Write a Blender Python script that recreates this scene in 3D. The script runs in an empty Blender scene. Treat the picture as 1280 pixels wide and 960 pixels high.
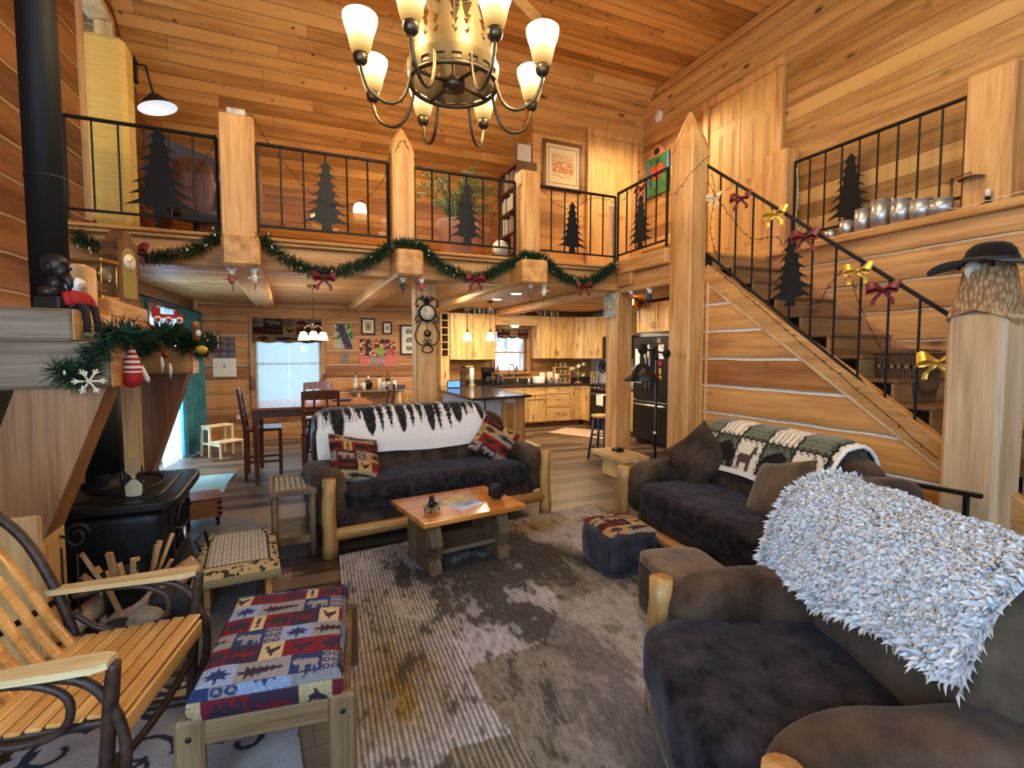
import bpy, math, random
from mathutils import Vector, Matrix, Euler, noise as mnoise
random.seed(7)
scene = bpy.context.scene
COL = scene.collection
PI = math.pi
sin, cos, radians = math.sin, math.cos, math.radians

# ------------------------------------------------------------------ mesh collector
class MB:
    def __init__(s):
        s.v = []; s.f = []; s.mi = []; s.sm = []; s.c = []; s.m = 0; s.smooth = False; s.col = None
    def _add(s, vs, fs, smooth=None, cols=None):
        o = len(s.v)
        s.v += [tuple(p) for p in vs]
        if cols is not None: s.c += cols
        else: s.c += [s.col or (1, 1, 1)] * len(vs)
        sm = s.smooth if smooth is None else smooth
        for f in fs:
            s.f.append(tuple(i + o for i in f)); s.mi.append(s.m); s.sm.append(sm)
        return s
    def box(s, x0, y0, z0, x1, y1, z1, b=0.004, M=None):
        if x0 > x1: x0, x1 = x1, x0
        if y0 > y1: y0, y1 = y1, y0
        if z0 > z1: z0, z1 = z1, z0
        b = min(b, (x1-x0)*.3, (y1-y0)*.3, (z1-z0)*.3)
        X = (x0, x1); Y = (y0, y1); Z = (z0, z1); vs = []; idx = {}
        for i in (0, 1):
            for j in (0, 1):
                for k in (0, 1):
                    sx = b if i == 0 else -b; sy = b if j == 0 else -b; sz = b if k == 0 else -b
                    idx[i, j, k, 0] = len(vs); vs.append((X[i], Y[j]+sy, Z[k]+sz))
                    idx[i, j, k, 1] = len(vs); vs.append((X[i]+sx, Y[j], Z[k]+sz))
                    idx[i, j, k, 2] = len(vs); vs.append((X[i]+sx, Y[j]+sy, Z[k]))
        fs = []
        g = lambda i, j, k, a: idx[i, j, k, a]
        fs.append([g(0,0,0,0), g(0,0,1,0), g(0,1,1,0), g(0,1,0,0)]); fs.append([g(1,0,0,0), g(1,1,0,0), g(1,1,1,0), g(1,0,1,0)])
        fs.append([g(0,0,0,1), g(1,0,0,1), g(1,0,1,1), g(0,0,1,1)]); fs.append([g(0,1,0,1), g(0,1,1,1), g(1,1,1,1), g(1,1,0,1)])
        fs.append([g(0,0,0,2), g(0,1,0,2), g(1,1,0,2), g(1,0,0,2)]); fs.append([g(0,0,1,2), g(1,0,1,2), g(1,1,1,2), g(0,1,1,2)])
        for k in (0, 1):
            for j in (0, 1):
                q = [g(0,j,k,1), g(1,j,k,1), g(1,j,k,2), g(0,j,k,2)]
                fs.append(q if (j != k) else q[::-1])
            for i in (0, 1):
                q = [g(i,0,k,0), g(i,1,k,0), g(i,1,k,2), g(i,0,k,2)]
                fs.append(q if (i == k) else q[::-1])
        for i in (0, 1):
            for j in (0, 1):
                q = [g(i,j,0,0), g(i,j,1,0), g(i,j,1,1), g(i,j,0,1)]
                fs.append(q if (i != j) else q[::-1])
        for i in (0, 1):
            for j in (0, 1):
                for k in (0, 1):
                    q = [g(i,j,k,0), g(i,j,k,1), g(i,j,k,2)]
                    fs.append(q if ((i+j+k) % 2) else q[::-1])
        if M is not None: vs = [M @ Vector(p) for p in vs]
        return s._add(vs, fs, False)
    def obox(s, c, size, rot=(0, 0, 0), b=0.004):
        M = Matrix.Translation(c) @ Euler(rot).to_matrix().to_4x4()
        h = [q/2 for q in size]
        return s.box(-h[0], -h[1], -h[2], h[0], h[1], h[2], b, M)
    def beam(s, p, q, w, h, b=0.01, up=(0, 0, 1)):
        p = Vector(p); q = Vector(q); d = (q-p); L = d.length; d.normalize()
        u = Vector(up); x = d.cross(u)
        if x.length < 1e-4: x = Vector((1, 0, 0))
        x.normalize(); z = x.cross(d).normalized()
        R = Matrix((x, d, z)).transposed().to_4x4()
        M = Matrix.Translation((p+q)/2) @ R
        return s.box(-w/2, -L/2, -h/2, w/2, L/2, h/2, b, M)
    def tube(s, pts, r, n=8, closed=False, cap=True, smooth=True):
        pts = [Vector(p) for p in pts]; N = len(pts)
        R = r if isinstance(r, (list, tuple)) else [r]*N
        vs = []; fs = []
        t0 = (pts[1]-pts[0]).normalized()
        a = t0.orthogonal().normalized()
        for i in range(N):
            if closed: t = (pts[(i+1) % N]-pts[i-1])
            else: t = (pts[min(i+1, N-1)]-pts[max(i-1, 0)])
            if t.length < 1e-9: t = t0
            t.normalize()
            a = (a - t*a.dot(t))
            if a.length < 1e-6: a = t.orthogonal()
            a.normalize(); b = t.cross(a)
            for k in range(n):
                th = 2*PI*k/n
                vs.append(pts[i] + (a*cos(th)+b*sin(th))*R[i])
        M = N if closed else N-1
        for i in range(M):
            for k in range(n):
                j = (i+1) % N
                fs.append((i*n+k, i*n+(k+1) % n, j*n+(k+1) % n, j*n+k))
        if cap and not closed:
            fs.append(tuple(range(n-1, -1, -1))); fs.append(tuple((N-1)*n+k for k in range(n)))
        return s._add(vs, fs, smooth)
    def cyl(s, p, q, r0, r1=None, n=16, smooth=True):
        p = Vector(p); q = Vector(q)
        r1 = r0 if r1 is None else r1
        return s.tube([p, q], [r0, r1], n, smooth=smooth)
    def lathe(s, prof, n=20, c=(0, 0, 0), smooth=True, M=None):
        vs = []; fs = []
        for r, z in prof:
            for k in range(n):
                th = 2*PI*k/n; vs.append(Vector((c[0]+r*cos(th), c[1]+r*sin(th), c[2]+z)))
        for i in range(len(prof)-1):
            for k in range(n):
                fs.append((i*n+k, i*n+(k+1) % n, (i+1)*n+(k+1) % n, (i+1)*n+k))
        if prof[0][0] > 1e-4 and False: pass
        if M is not None: vs = [M @ p for p in vs]
        return s._add(vs, fs, smooth)
    def sph(s, c, r, nu=16, nv=10, M=None, disp=None):
        if not isinstance(r, (tuple, list)): r = (r, r, r)
        vs = []; fs = []
        for j in range(nv+1):
            ph = -PI/2+PI*j/nv
            for i in range(nu):
                th = 2*PI*i/nu
                p = Vector((r[0]*cos(ph)*cos(th), r[1]*cos(ph)*sin(th), r[2]*sin(ph)))
                if disp: p *= 1+disp*mnoise.noise(p*6/max(r)+Vector(c)*3)
                if M is not None: p = M @ p
                vs.append(p+Vector(c))
        for j in range(nv):
            for i in range(nu):
                fs.append((j*nu+i, j*nu+(i+1) % nu, (j+1)*nu+(i+1) % nu, (j+1)*nu+i))
        return s._add(vs, fs, True)
    def prism(s, poly, t, M=None, smooth=False):
        # polygon in local XZ plane, thickness t along local Y (centred)
        n = len(poly); vs = []
        for sg in (-1, 1):
            for x, z in poly: vs.append(Vector((x, sg*t/2, z)))
        fs = [tuple(range(n)), tuple(range(2*n-1, n-1, -1))]
        for i in range(n):
            j = (i+1) % n; fs.append((j, i, i+n, j+n))
        if M is not None: vs = [M @ p for p in vs]
        return s._add(vs, fs, smooth)
    def slab(s, poly, z0, z1, M=None):
        n = len(poly); vs = [Vector((x, y, z0)) for x, y in poly]+[Vector((x, y, z1)) for x, y in poly]
        fs = [tuple(range(n-1, -1, -1)), tuple(range(n, 2*n))]+[(i, (i+1) % n, n+(i+1) % n, n+i) for i in range(n)]
        if M is not None: vs = [M @ p for p in vs]
        return s._add(vs, fs, False)
    def poly(s, pts):
        return s._add(pts, [tuple(range(len(pts)))], False)
    def grid(s, fn, nu, nv, colfn=None, cu=False, smooth=True, keep=None):
        vs = []; cols = [] if colfn else None; fs = []
        for j in range(nv+1):
            for i in range(nu + (0 if cu else 1)):
                u = i/nu; v = j/nv; vs.append(fn(u, v))
                if colfn: cols.append(colfn(u, v))
        W = nu if cu else nu+1
        for j in range(nv):
            for i in range(nu):
                if keep and not keep((i+.5)/nu, (j+.5)/nv): continue
                fs.append((j*W+i, j*W+(i+1) % W, (j+1)*W+(i+1) % W, (j+1)*W+i))
        return s._add(vs, fs, smooth, cols)
    def puff(s, c, half, e=4.0, n=10, M=None, disp=None, colfn=None, fn=None):
        """rounded box: cube grid projected on a p-norm ball"""
        vs = []; fs = []; key = {}; cols = [] if colfn else None
        def vert(d):
            k = (round(d[0], 4), round(d[1], 4), round(d[2], 4))
            if k in key: return key[k]
            nn = (abs(d[0])**e+abs(d[1])**e+abs(d[2])**e)**(1/e)
            q = Vector((d[0]/nn*half[0], d[1]/nn*half[1], d[2]/nn*half[2]))
            if fn: q = fn(q, d)
            if disp: q += q.normalized()*disp(q+Vector(c))
            if M is not None: q = M @ q
            key[k] = len(vs); vs.append(q+Vector(c))
            if colfn: cols.append(colfn(d))
            return key[k]
        for ax in range(3):
            for sg in (-1, 1):
                for i in range(n):
                    for j in range(n):
                        q = []
                        for a, b in ((i, j), (i+1, j), (i+1, j+1), (i, j+1)):
                            d = [0, 0, 0]; d[ax] = sg
                            d[(ax+1) % 3] = -1+2*a/n; d[(ax+2) % 3] = -1+2*b/n
                            q.append(vert(d))
                        fs.append(q if sg > 0 else q[::-1])
        return s._add(vs, fs, True, cols)
    def build(s, name, mats, parent=None, world=False):
        if not isinstance(mats, (list, tuple)): mats = [mats]
        vs = s.v
        if world and parent is not None:
            Mi = Matrix.LocRotScale(parent.location, parent.rotation_euler, None)
            pp = parent.parent
            while pp is not None:
                Mi = Matrix.LocRotScale(pp.location, pp.rotation_euler, None) @ Mi; pp = pp.parent
            Mi = Mi.inverted()
            vs = [tuple(Mi @ Vector(p)) for p in vs]
        me = bpy.data.meshes.new(name)
        me.from_pydata(vs, [], s.f)
        me.polygons.foreach_set('material_index', s.mi)
        me.polygons.foreach_set('use_smooth', s.sm)
        for m in mats: me.materials.append(m)
        if any(c != (1, 1, 1) for c in s.c[:1]) or len(set(s.c[:400])) > 1 or len(set(s.c[::97])) > 1:
            ca = me.color_attributes.new('Col', 'FLOAT_COLOR', 'POINT')
            flat = []
            for c in s.c: flat += [c[0], c[1], c[2], 1.0]
            ca.data.foreach_set('color', flat)
        me.validate(); me.update()
        o = bpy.data.objects.new(name, me); COL.objects.link(o)
        if parent is not None: o.parent = parent
        return o

def tag(o, label=None, cat=None, group=None, kind=None):
    if label: o['label'] = label
    if cat: o['category'] = cat
    if group: o['group'] = group
    if kind: o['kind'] = kind
    return o
def thing(name, label, cat, loc=(0, 0, 0), rz=0.0, group=None, kind=None):
    o = bpy.data.objects.new(name, None); COL.objects.link(o)
    o.empty_display_size = .05
    o.location = loc; o.rotation_euler = (0, 0, rz)
    return tag(o, label, cat, group, kind)
def one(name, mb, mats, label, cat, group=None, kind=None, loc=None, rz=0, origin=None):
    """a thing that is one mesh; origin recentres world-space vertices"""
    if origin is not None:
        ov = Vector(origin); mb.v = [tuple(Vector(p)-ov) for p in mb.v]; loc = origin
    o = mb.build(name, mats)
    if loc is not None: o.location = loc
    o.rotation_euler = (0, 0, rz)
    return tag(o, label, cat, group, kind)
def struct(name, mb, mats, label=None, cat=None, parent=None):
    o = mb.build(name, mats, parent)
    if parent is None: tag(o, label or name.replace('_', ' '), cat or name.split('_')[0], None, 'structure')
    return o
def copy_tree(o, loc=None, rz=None, label=None, parent=None):
    c = o.copy(); COL.objects.link(c); c.parent = parent
    if loc is not None: c.location = loc
    if rz is not None: c.rotation_euler = (0, 0, rz)
    if label: c['label'] = label
    for ch in [x for x in bpy.data.objects if x.parent == o]: copy_tree(ch, parent=c)
    return c

def catmull(pts, n=6):
    P = [Vector(p) for p in pts]; out = []
    for i in range(len(P)-1):
        a, b, c, d = P[max(i-1, 0)], P[i], P[i+1], P[min(i+2, len(P)-1)]
        for k in range(n):
            t_ = k/n; out.append(.5*((2*b)+(c-a)*t_+(2*a-5*b+4*c-d)*t_*t_+(3*b-a-3*c+d)*t_**3))
    out.append(P[-1]); return out
# ------------------------------------------------------------------ materials
class NT:
    def __init__(s, name):
        s.mat = bpy.data.materials.new(name); s.mat.use_nodes = True
        s.t = s.mat.node_tree; s.t.nodes.clear()
        s.out = s.n('ShaderNodeOutputMaterial')
    def n(s, t, **k):
        x = s.t.nodes.new(t)
        for a, b in k.items(): setattr(x, a, b)
        return x
    def l(s, a, b): s.t.links.new(a, b)
    def val(s, sock, v):
        if hasattr(v, 'is_output') or isinstance(v, bpy.types.NodeSocket): s.l(v, sock)
        else: sock.default_value = v
    def math(s, op, a, b=0.0, c=None):
        x = s.n('ShaderNodeMath', operation=op); s.val(x.inputs[0], a); s.val(x.inputs[1], b)
        if c is not None: s.val(x.inputs[2], c)
        return x.outputs[0]
    def mix(s, f, a, b, mode='MIX'):
        x = s.n('ShaderNodeMix', data_type='RGBA', blend_type=mode); s.val(x.inputs[0], f)
        s.val(x.inputs[6], a if not isinstance(a, tuple) else (*a[:3], 1)); s.val(x.inputs[7], b if not isinstance(b, tuple) else (*b[:3], 1))
        return x.outputs[2]
    def xyz(s, x, y, z):
        c = s.n('ShaderNodeCombineXYZ'); s.val(c.inputs[0], x); s.val(c.inputs[1], y); s.val(c.inputs[2], z); return c.outputs[0]
    def noise(s, vec, scale=1, detail=3, rough=.5, out=0):
        x = s.n('ShaderNodeTexNoise'); s.val(x.inputs['Vector'], vec); x.inputs['Scale'].default_value = scale
        x.inputs['Detail'].default_value = detail; x.inputs['Roughness'].default_value = rough; return x.outputs[out]
    def ramp(s, f, *stops):
        x = s.n('ShaderNodeValToRGB'); s.val(x.inputs[0], f); e = x.color_ramp.elements
        while len(e) > len(stops): e.remove(e[-1])
        while len(e) < len(stops): e.new(1)
        for q, (p, c) in zip(e, stops): q.position = p; q.color = (*c, 1) if isinstance(c, tuple) else (c, c, c, 1)
        return x.outputs[0]
    def bsdf(s, col, rough=.6, metal=0, bump=None, bstr=.3, bdist=.01, spec=.5, sheen=0, **k):
        b = s.n('ShaderNodeBsdfPrincipled'); s.val(b.inputs['Base Color'], col if not isinstance(col, tuple) else (*col[:3], 1))
        s.val(b.inputs['Roughness'], rough); b.inputs['Metallic'].default_value = metal
        b.inputs['Specular IOR Level'].default_value = spec
        if sheen: b.inputs['Sheen Weight'].default_value = sheen; b.inputs['Sheen Roughness'].default_value = .4
        if 'sheen_tint' in k: b.inputs['Sheen Tint'].default_value = (*k['sheen_tint'], 1)
        if 'trans' in k: b.inputs['Transmission Weight'].default_value = k['trans']
        if 'coat' in k: b.inputs['Coat Weight'].default_value = k['coat']; b.inputs['Coat Roughness'].default_value = .1
        if 'alpha' in k: b.inputs['Alpha'].default_value = k['alpha']
        if 'emit' in k: b.inputs['Emission Color'].default_value = (*k['emit'][:3], 1); b.inputs['Emission Strength'].default_value = k['emit'][3]
        if bump is not None:
            u = s.n('ShaderNodeBump'); u.inputs['Strength'].default_value = bstr; u.inputs['Distance'].default_value = bdist
            s.l(bump, u.inputs['Height']); s.l(u.outputs[0], b.inputs['Normal'])
        s.l(b.outputs[0], s.out.inputs[0]); return s.mat
    def coords(s):
        t = s.n('ShaderNodeTexCoord'); q = s.n('ShaderNodeSeparateXYZ'); s.l(t.outputs['Object'], q.inputs[0]); return t.outputs['Object'], q.outputs

def wood(name, c1, c2, along='x', across='z', board=None, blen=None, chink=None, ckcol=(.62, .55, .46), knots=.5, kn=(1.3, 5.0), rough=.5, seam=.012, var=.35, gs=1.0, kcol=(.07, .03, .015), kr=.13, ckw=.075, seamcol=(.05, .025, .01), coat=0):
    T = NT(name); ob, o = T.coords(); ax = dict(x=0, y=1, z=2)
    L = o[ax[along]]; A = o[ax[across]]
    B = o[[i for i in range(3) if i not in (ax[along], ax[across])][0]]
    base_off = 0.0
    if board or chink:
        w = board or chink
        Aw = A
        if chink:
            wob = T.noise(T.xyz(L, A, 0.0), 3.0, 2)
            Aw = T.math('ADD', A, T.math('MULTIPLY', T.math('SUBTRACT', wob, .5), .025))
        sc = T.math('DIVIDE', Aw, w); idx = T.math('FLOOR', sc); fr = T.math('SUBTRACT', sc, idx)
        wn = T.n('ShaderNodeTexWhiteNoise', noise_dimensions='1D'); T.l(idx, wn.inputs['W']); rnd = wn.outputs['Value']
        L2 = T.math('ADD', L, T.math('MULTIPLY', rnd, 13.7)); rr = rnd
        if blen:
            s2 = T.math('DIVIDE', L2, blen); i2 = T.math('FLOOR', s2); f2 = T.math('SUBTRACT', s2, i2)
            w2 = T.n('ShaderNodeTexWhiteNoise', noise_dimensions='2D'); T.l(T.xyz(idx, i2, 0.0), w2.inputs['Vector']); rr = w2.outputs['Value']
            L2 = T.math('ADD', L2, T.math('MULTIPLY', rr, 5.1))
    else:
        L2 = L; rr = None
    g = T.noise(T.xyz(T.math('MULTIPLY', L2, .9*gs), T.math('MULTIPLY', A, 9*gs), T.math('MULTIPLY', B, 9*gs)), 1.0, 5, .6)
    g2 = T.noise(T.xyz(T.math('MULTIPLY', L2, 2.5*gs), T.math('MULTIPLY', A, 70*gs), T.math('MULTIPLY', B, 70*gs)), 1.0, 2, .5)
    f = T.math('ADD', T.math('MULTIPLY', g, .85), T.math('MULTIPLY', g2, .3))
    if rr is not None: f = T.math('ADD', f, T.math('MULTIPLY', T.math('SUBTRACT', rr, .5), var))
    mid = tuple((a+b)/2 for a, b in zip(c1, c2)); dk = tuple(a*.72 for a in c1)
    col = T.ramp(f, (.30, dk), (.44, c1), (.57, mid), (.72, c2))
    if knots:
        vo = T.n('ShaderNodeTexVoronoi', feature='F1'); vo.inputs['Scale'].default_value = 1.0
        vo.inputs['Randomness'].default_value = .9
        T.l(T.xyz(T.math('MULTIPLY', L2, kn[0]), T.math('MULTIPLY', A, kn[1]), T.math('MULTIPLY', B, kn[1]*.4)), vo.inputs['Vector'])
        sp = T.n('ShaderNodeSeparateColor'); T.l(vo.outputs['Color'], sp.inputs[0])
        on = T.math('LESS_THAN', sp.outputs[0], knots)
        # isotropic-ish knot: rescale along distance
        d = vo.outputs['Distance']
        kk = T.ramp(d, (kr*.55, 1.0), (kr, .55), (kr*1.7, 0.0))
        col = T.mix(T.math('MULTIPLY', T.math('MULTIPLY', kk, on), .9), col, kcol)
    h = f
    if chink:
        m = T.ramp(fr, (.0, 1.0), (.035, 1.0), (.06, 0.0)) if False else T.math('LESS_THAN', fr, ckw)
        nearm = T.ramp(fr, (.06, 1.0), (.16, .0)); nearm2 = T.ramp(fr, (.85, .0), (1.0, 1.0))
        col = T.mix(T.math('MULTIPLY', T.math('ADD', nearm, nearm2), .35), col, (.12, .05, .02))
        ck = T.mix(T.noise(ob, 30, 3), ckcol, tuple(c*.75 for c in ckcol))
        col = T.mix(m, col, ck)
        prof = T.ramp(fr, (.0, .35), (.07, .3), (.1, .7), (.3, 1.0), (.8, 1.0), (1.0, .4))
        h = T.math('ADD', T.math('MULTIPLY', f, .12), prof)
    elif board:
        e = T.math('MINIMUM', fr, T.math('SUBTRACT', 1.0, fr))
        sm = T.math('LESS_THAN', T.math('MULTIPLY', e, board), seam*.5)
        if blen:
            e2 = T.math('MULTIPLY', T.math('MINIMUM', f2, T.math('SUBTRACT', 1.0, f2)), blen)
            sm = T.math('MAXIMUM', sm, T.math('LESS_THAN', e2, seam*.3))
        col = T.mix(T.math('MULTIPLY', sm, .75), col, seamcol)
        h = T.math('SUBTRACT', T.math('MULTIPLY', f, .15), sm)
    return T.bsdf(col, rough, bump=h, bstr=.35 if not chink else .8, bdist=.004 if not chink else .03, coat=coat)

def plain(name, c, rough=.6, metal=0, nz=0.0, ns=20, **k):
    T = NT(name)
    if nz:
        ob, o = T.coords(); f = T.noise(ob, ns, 4)
        col = T.ramp(f, (.25, tuple(x*(1-nz) for x in c)), (.75, tuple(min(1, x*(1+nz)) for x in c)))
        return T.bsdf(col, rough, metal, bump=f, bstr=k.pop('bstr', .2), bdist=.003, **k)
    return T.bsdf(c, rough, metal, **k)
def glow(name, c, s):
    T = NT(name); e = T.n('ShaderNodeEmission'); e.inputs[0].default_value = (*c, 1); e.inputs[1].default_value = s
    T.l(e.outputs[0], T.out.inputs[0]); return T.mat
def vcol(name, rough=.85, ns=120, nz=.25, sheen=0, bstr=.3):
    T = NT(name); a = T.n('ShaderNodeAttribute', attribute_name='Col'); ob, o = T.coords()
    f = T.noise(ob, ns, 3); g = T.ramp(f, (.3, 1-nz), (.7, 1.0+nz*.2))
    return T.bsdf(T.mix(1.0, a.outputs['Color'], g, 'MULTIPLY'), rough, bump=f, bstr=bstr, bdist=.004, sheen=sheen, spec=.2)
def fabric(name, c, nz=.35, ns=9, rough=.9, sheen=.4, fine=180, tint=(1, 1, 1)):
    T = NT(name); ob, o = T.coords()
    f = T.noise(ob, ns, 5, .6); g = T.noise(ob, fine, 2)
    col = T.ramp(f, (.3, tuple(x*(1-nz) for x in c)), (.72, tuple(min(1, x*(1+nz)) for x in c)))
    return T.bsdf(col, rough, bump=T.math('ADD', f, T.math('MULTIPLY', g, .4)), bstr=.3, bdist=.006, sheen=sheen, spec=.15, sheen_tint=tint)
def glass(name, tint=(.95, .97, .96), rough=.02):
    T = NT(name); g = T.n('ShaderNodeBsdfGlossy'); g.inputs['Roughness'].default_value = rough
    t = T.n('ShaderNodeBsdfTransparent'); t.inputs[0].default_value = (*tint, 1)
    fr = T.n('ShaderNodeFresnel'); fr.inputs[0].default_value = 1.5
    m = T.n('ShaderNodeMixShader'); T.l(fr.outputs[0], m.inputs[0]); T.l(t.outputs[0], m.inputs[1]); T.l(g.outputs[0], m.inputs[2])
    T.l(m.outputs[0], T.out.inputs[0]); return T.mat

PINE1, PINE2 = (.43, .19, .06), (.74, .40, .15)
M = {}
M['logL'] = wood('log_wall_y', (.17, .07, .025), (.36, .165, .06), 'y', 'z', chink=.29, knots=.35, kn=(1.2, 3.4), ckcol=(.50, .36, .20))  # low light on the stove wall is put into this darker colour
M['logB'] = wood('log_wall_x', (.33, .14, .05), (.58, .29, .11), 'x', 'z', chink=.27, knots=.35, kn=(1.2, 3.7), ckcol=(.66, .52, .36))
M['logR'] = wood('log_wall_stair', (.44, .185, .055), (.72, .39, .14), 'y', 'z', chink=.30, knots=.75, kn=(2.0, 3.4), ckcol=(.86, .83, .76), kr=.11, ckw=.105)
M['logR2'] = wood('log_wall_right', (.42, .20, .08), (.70, .40, .17), 'y', 'z', chink=.28, knots=.5, kn=(1.5, 3.4), ckcol=(.62, .50, .36), kr=.11)
M['ceil'] = wood('pine_ceiling_boards', (.41, .205, .055), (.66, .385, .135), 'x', 'y', board=.15, blen=3.1, knots=.5, kn=(5, 7.5), kr=.10, seam=.008, var=.38)
M['ceilk'] = wood('pine_ceiling_low', (.50, .26, .09), (.72, .43, .18), 'x', 'y', board=.095, blen=2.6, knots=.5, kn=(3, 9), kr=.12, seam=.008)
M['boardR'] = wood('pine_boards_right', (.44, .23, .075), (.68, .42, .165), 'y', 'z', board=.175, knots=.7, kn=(2.6, 5.2), kr=.12, seam=.006, var=.45)
M['boardB'] = wood('pine_boards_loft', (.44, .215, .06), (.68, .385, .13), 'x', 'z', board=.2, blen=2.2, knots=.5, kn=(2, 5), kr=.12, seam=.006)
M['postz'] = wood('timber_vertical', (.52, .26, .09), (.80, .50, .22), 'z', 'x', knots=.35, kn=(1.1, 4), rough=.45, kr=.1)
M['posty'] = wood('timber_along_y', (.46, .22, .07), (.74, .43, .17), 'y', 'z', knots=.35, kn=(1.1, 4), rough=.5, kr=.1)
M['postx'] = wood('timber_along_x', (.46, .22, .07), (.72, .40, .15), 'x', 'z', knots=.35, kn=(1.1, 4), rough=.5, kr=.1)
M['pale'] = wood('pale_timber', (.58, .38, .20), (.80, .60, .36), 'z', 'x', knots=.25, kn=(1.1, 4), rough=.5, kr=.09)
M['greyx'] = wood('weathered_timber', (.15, .105, .07), (.36, .265, .18), 'x', 'z', knots=.3, kn=(1.1, 4), rough=.7, kcol=(.10, .07, .10), kr=.13)
M['cabz'] = wood('hickory_cabinet', (.50, .28, .10), (.80, .56, .26), 'z', 'x', knots=.6, kn=(2.0, 10), rough=.4, kr=.15, gs=1.3, kcol=(.22, .09, .03))
M['cabx'] = wood('hickory_drawer', (.50, .28, .10), (.80, .56, .26), 'x', 'z', knots=.65, kn=(2.4, 9), rough=.4, kr=.15, gs=1.3, kcol=(.2, .08, .03))
M['honey'] = wood('honey_pine', (.55, .26, .06), (.80, .46, .15), 'x', 'y', knots=.3, kn=(1.5, 5), rough=.3, kr=.11)
M['slat'] = wood('hickory_slat', (.56, .28, .08), (.80, .48, .18), 'x', 'y', knots=0, rough=.3, gs=1.4, coat=.3)
M['cherry'] = wood('cherry_wood', (.10, .028, .012), (.20, .065, .025), 'z', 'x', knots=0, rough=.25, gs=1.5, coat=.4)
M['cherryt'] = wood('cherry_top', (.24, .075, .025), (.38, .14, .05), 'x', 'y', knots=0, rough=.15, coat=.6)
M['floor'] = wood('plank_floor', (.075, .048, .033), (.20, .135, .092), 'x', 'y', board=.19, blen=1.3, knots=.2, kn=(1.2, 4), rough=.38, seam=.005, var=.55, kr=.1, seamcol=(.03, .02, .015))
M['logp'] = wood('peeled_log', (.34, .17, .05), (.60, .35, .13), 'z', 'x', knots=.45, kn=(3, 7), rough=.4, kr=.16)
M['logpx'] = wood('peeled_log_x', (.34, .17, .05), (.60, .35, .13), 'x', 'z', knots=.5, kn=(3, 7), rough=.4, kr=.16)
M['greyz'] = wood('greyed_pine', (.115, .062, .03), (.26, .16, .082), 'z', 'x', knots=.2, kn=(2, 6), rough=.6, kr=.1)
M['redwood'] = wood('red_brown_wood', (.13, .05, .02), (.26, .11, .05), 'z', 'x', knots=0, rough=.4)
M['tray'] = wood('weathered_oak', (.14, .09, .055), (.32, .22, .14), 'x', 'z', knots=.2, kn=(2, 6), rough=.6)
M['bark'] = plain('dark_bark', (.055, .03, .02), .45, nz=.6, ns=30, bstr=.5)
M['iron'] = plain('black_iron', (.012, .012, .014), .5, .3)
M['stove'] = plain('cast_iron', (.018, .019, .019), .45, .4, nz=.4, ns=40)
M['pipe'] = plain('matte_black_pipe', (.016, .017, .018), .6, .2)
M['bronze'] = plain('aged_bronze', (.16, .12, .075), .38, .85)
M['drum'] = plain('bronze_sheet', (.15, .105, .05), .45, .5, nz=.25, ns=8)
T = NT('lit_frosted_shade'); ob, o = T.coords()
e = T.n('ShaderNodeEmission'); T.l(T.ramp(o[2], (.03, (1.0, .60, .18)), (.15, (1.0, .84, .50))), e.inputs[0]); T.l(T.ramp(o[2], (.03, .07), (.09, .20), (.19, 1.0)), e.inputs[1])
e2 = T.n('ShaderNodeMath', operation='MULTIPLY'); T.l(e.inputs[1].links[0].from_socket, e2.inputs[0]); e2.inputs[1].default_value = 5.0; T.l(e2.outputs[0], e.inputs[1]); T.l(e.outputs[0], T.out.inputs[0]); SHADE = T.mat
M['shadek'] = glow('lit_kitchen_shade', (1.0, .85, .52), 1.6)
M['steel'] = plain('brushed_steel', (.55, .55, .56), .3, .9)
M['dsteel'] = plain('dark_stainless', (.055, .055, .062), .32, .75)
M['tin'] = plain('tin_metal', (.62, .62, .62), .38, .8)
M['black'] = plain('black_plastic', (.012, .012, .014), .4)
M['white'] = plain('white_paint', (.78, .76, .72), .5)
M['cream'] = plain('cream_ceramic', (.74, .66, .52), .4)
M['paper'] = plain('white_paper', (.82, .80, .76), .8)
M['granite'] = plain('dark_granite', (.055, .045, .042), .15, nz=.6, ns=60, bstr=.02)
M['suede'] = fabric('brown_suede', (.075, .048, .033), .7, 5, sheen=.2, tint=(.9, .8, .7))
M['suedel'] = fabric('light_brown_suede', (.115, .078, .054), .5, 5, sheen=.4, tint=(.9, .8, .7))
M['plush'] = fabric('dark_plush', (.030, .024, .026), .85, 11, sheen=.16, tint=(.7, .75, 1.0))
M['vc'] = vcol('woven_colours')
M['vcp'] = vcol('printed_colours', .6, 60, .08)
M['blanket'] = vcol('fleece_print', .95, 200, .15, sheen=.3)
M['teal'] = fabric('teal_curtain', (.055, .19, .24), .25, 6, sheen=.2)
M['needles'] = plain('pine_needles', (.010, .045, .018), .6)
M['needles2'] = plain('pine_needles_light', (.03, .10, .035), .6)
M['ribbon'] = plain('wine_ribbon', (.17, .022, .028), .4, nz=.4, ns=60)
M['gold'] = plain('gold_ribbon', (.72, .48, .10), .3, .5)
M['brass'] = plain('brass', (.75, .50, .16), .25, .9)
M['red'] = plain('red_cloth', (.42, .02, .02), .7)
M['wire'] = plain('dark_green_wire', (.012, .018, .012), .6)
M['glass'] = glass('clear_glass')
M['stone'] = plain('grey_stone', (.10, .105, .10), .8, nz=.5, ns=6, bstr=.6)
M['skin'] = plain('painted_face', (.55, .34, .24), .6)
M['bronzeb'] = plain('dark_bust', (.05, .04, .035), .4, .5)
M['terra'] = plain('terracotta', (.50, .27, .18), .55)
M['leaf'] = plain('leaf_green', (.06, .14, .025), .5)
M['soil'] = plain('soil', (.03, .02, .012), .9)
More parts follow.
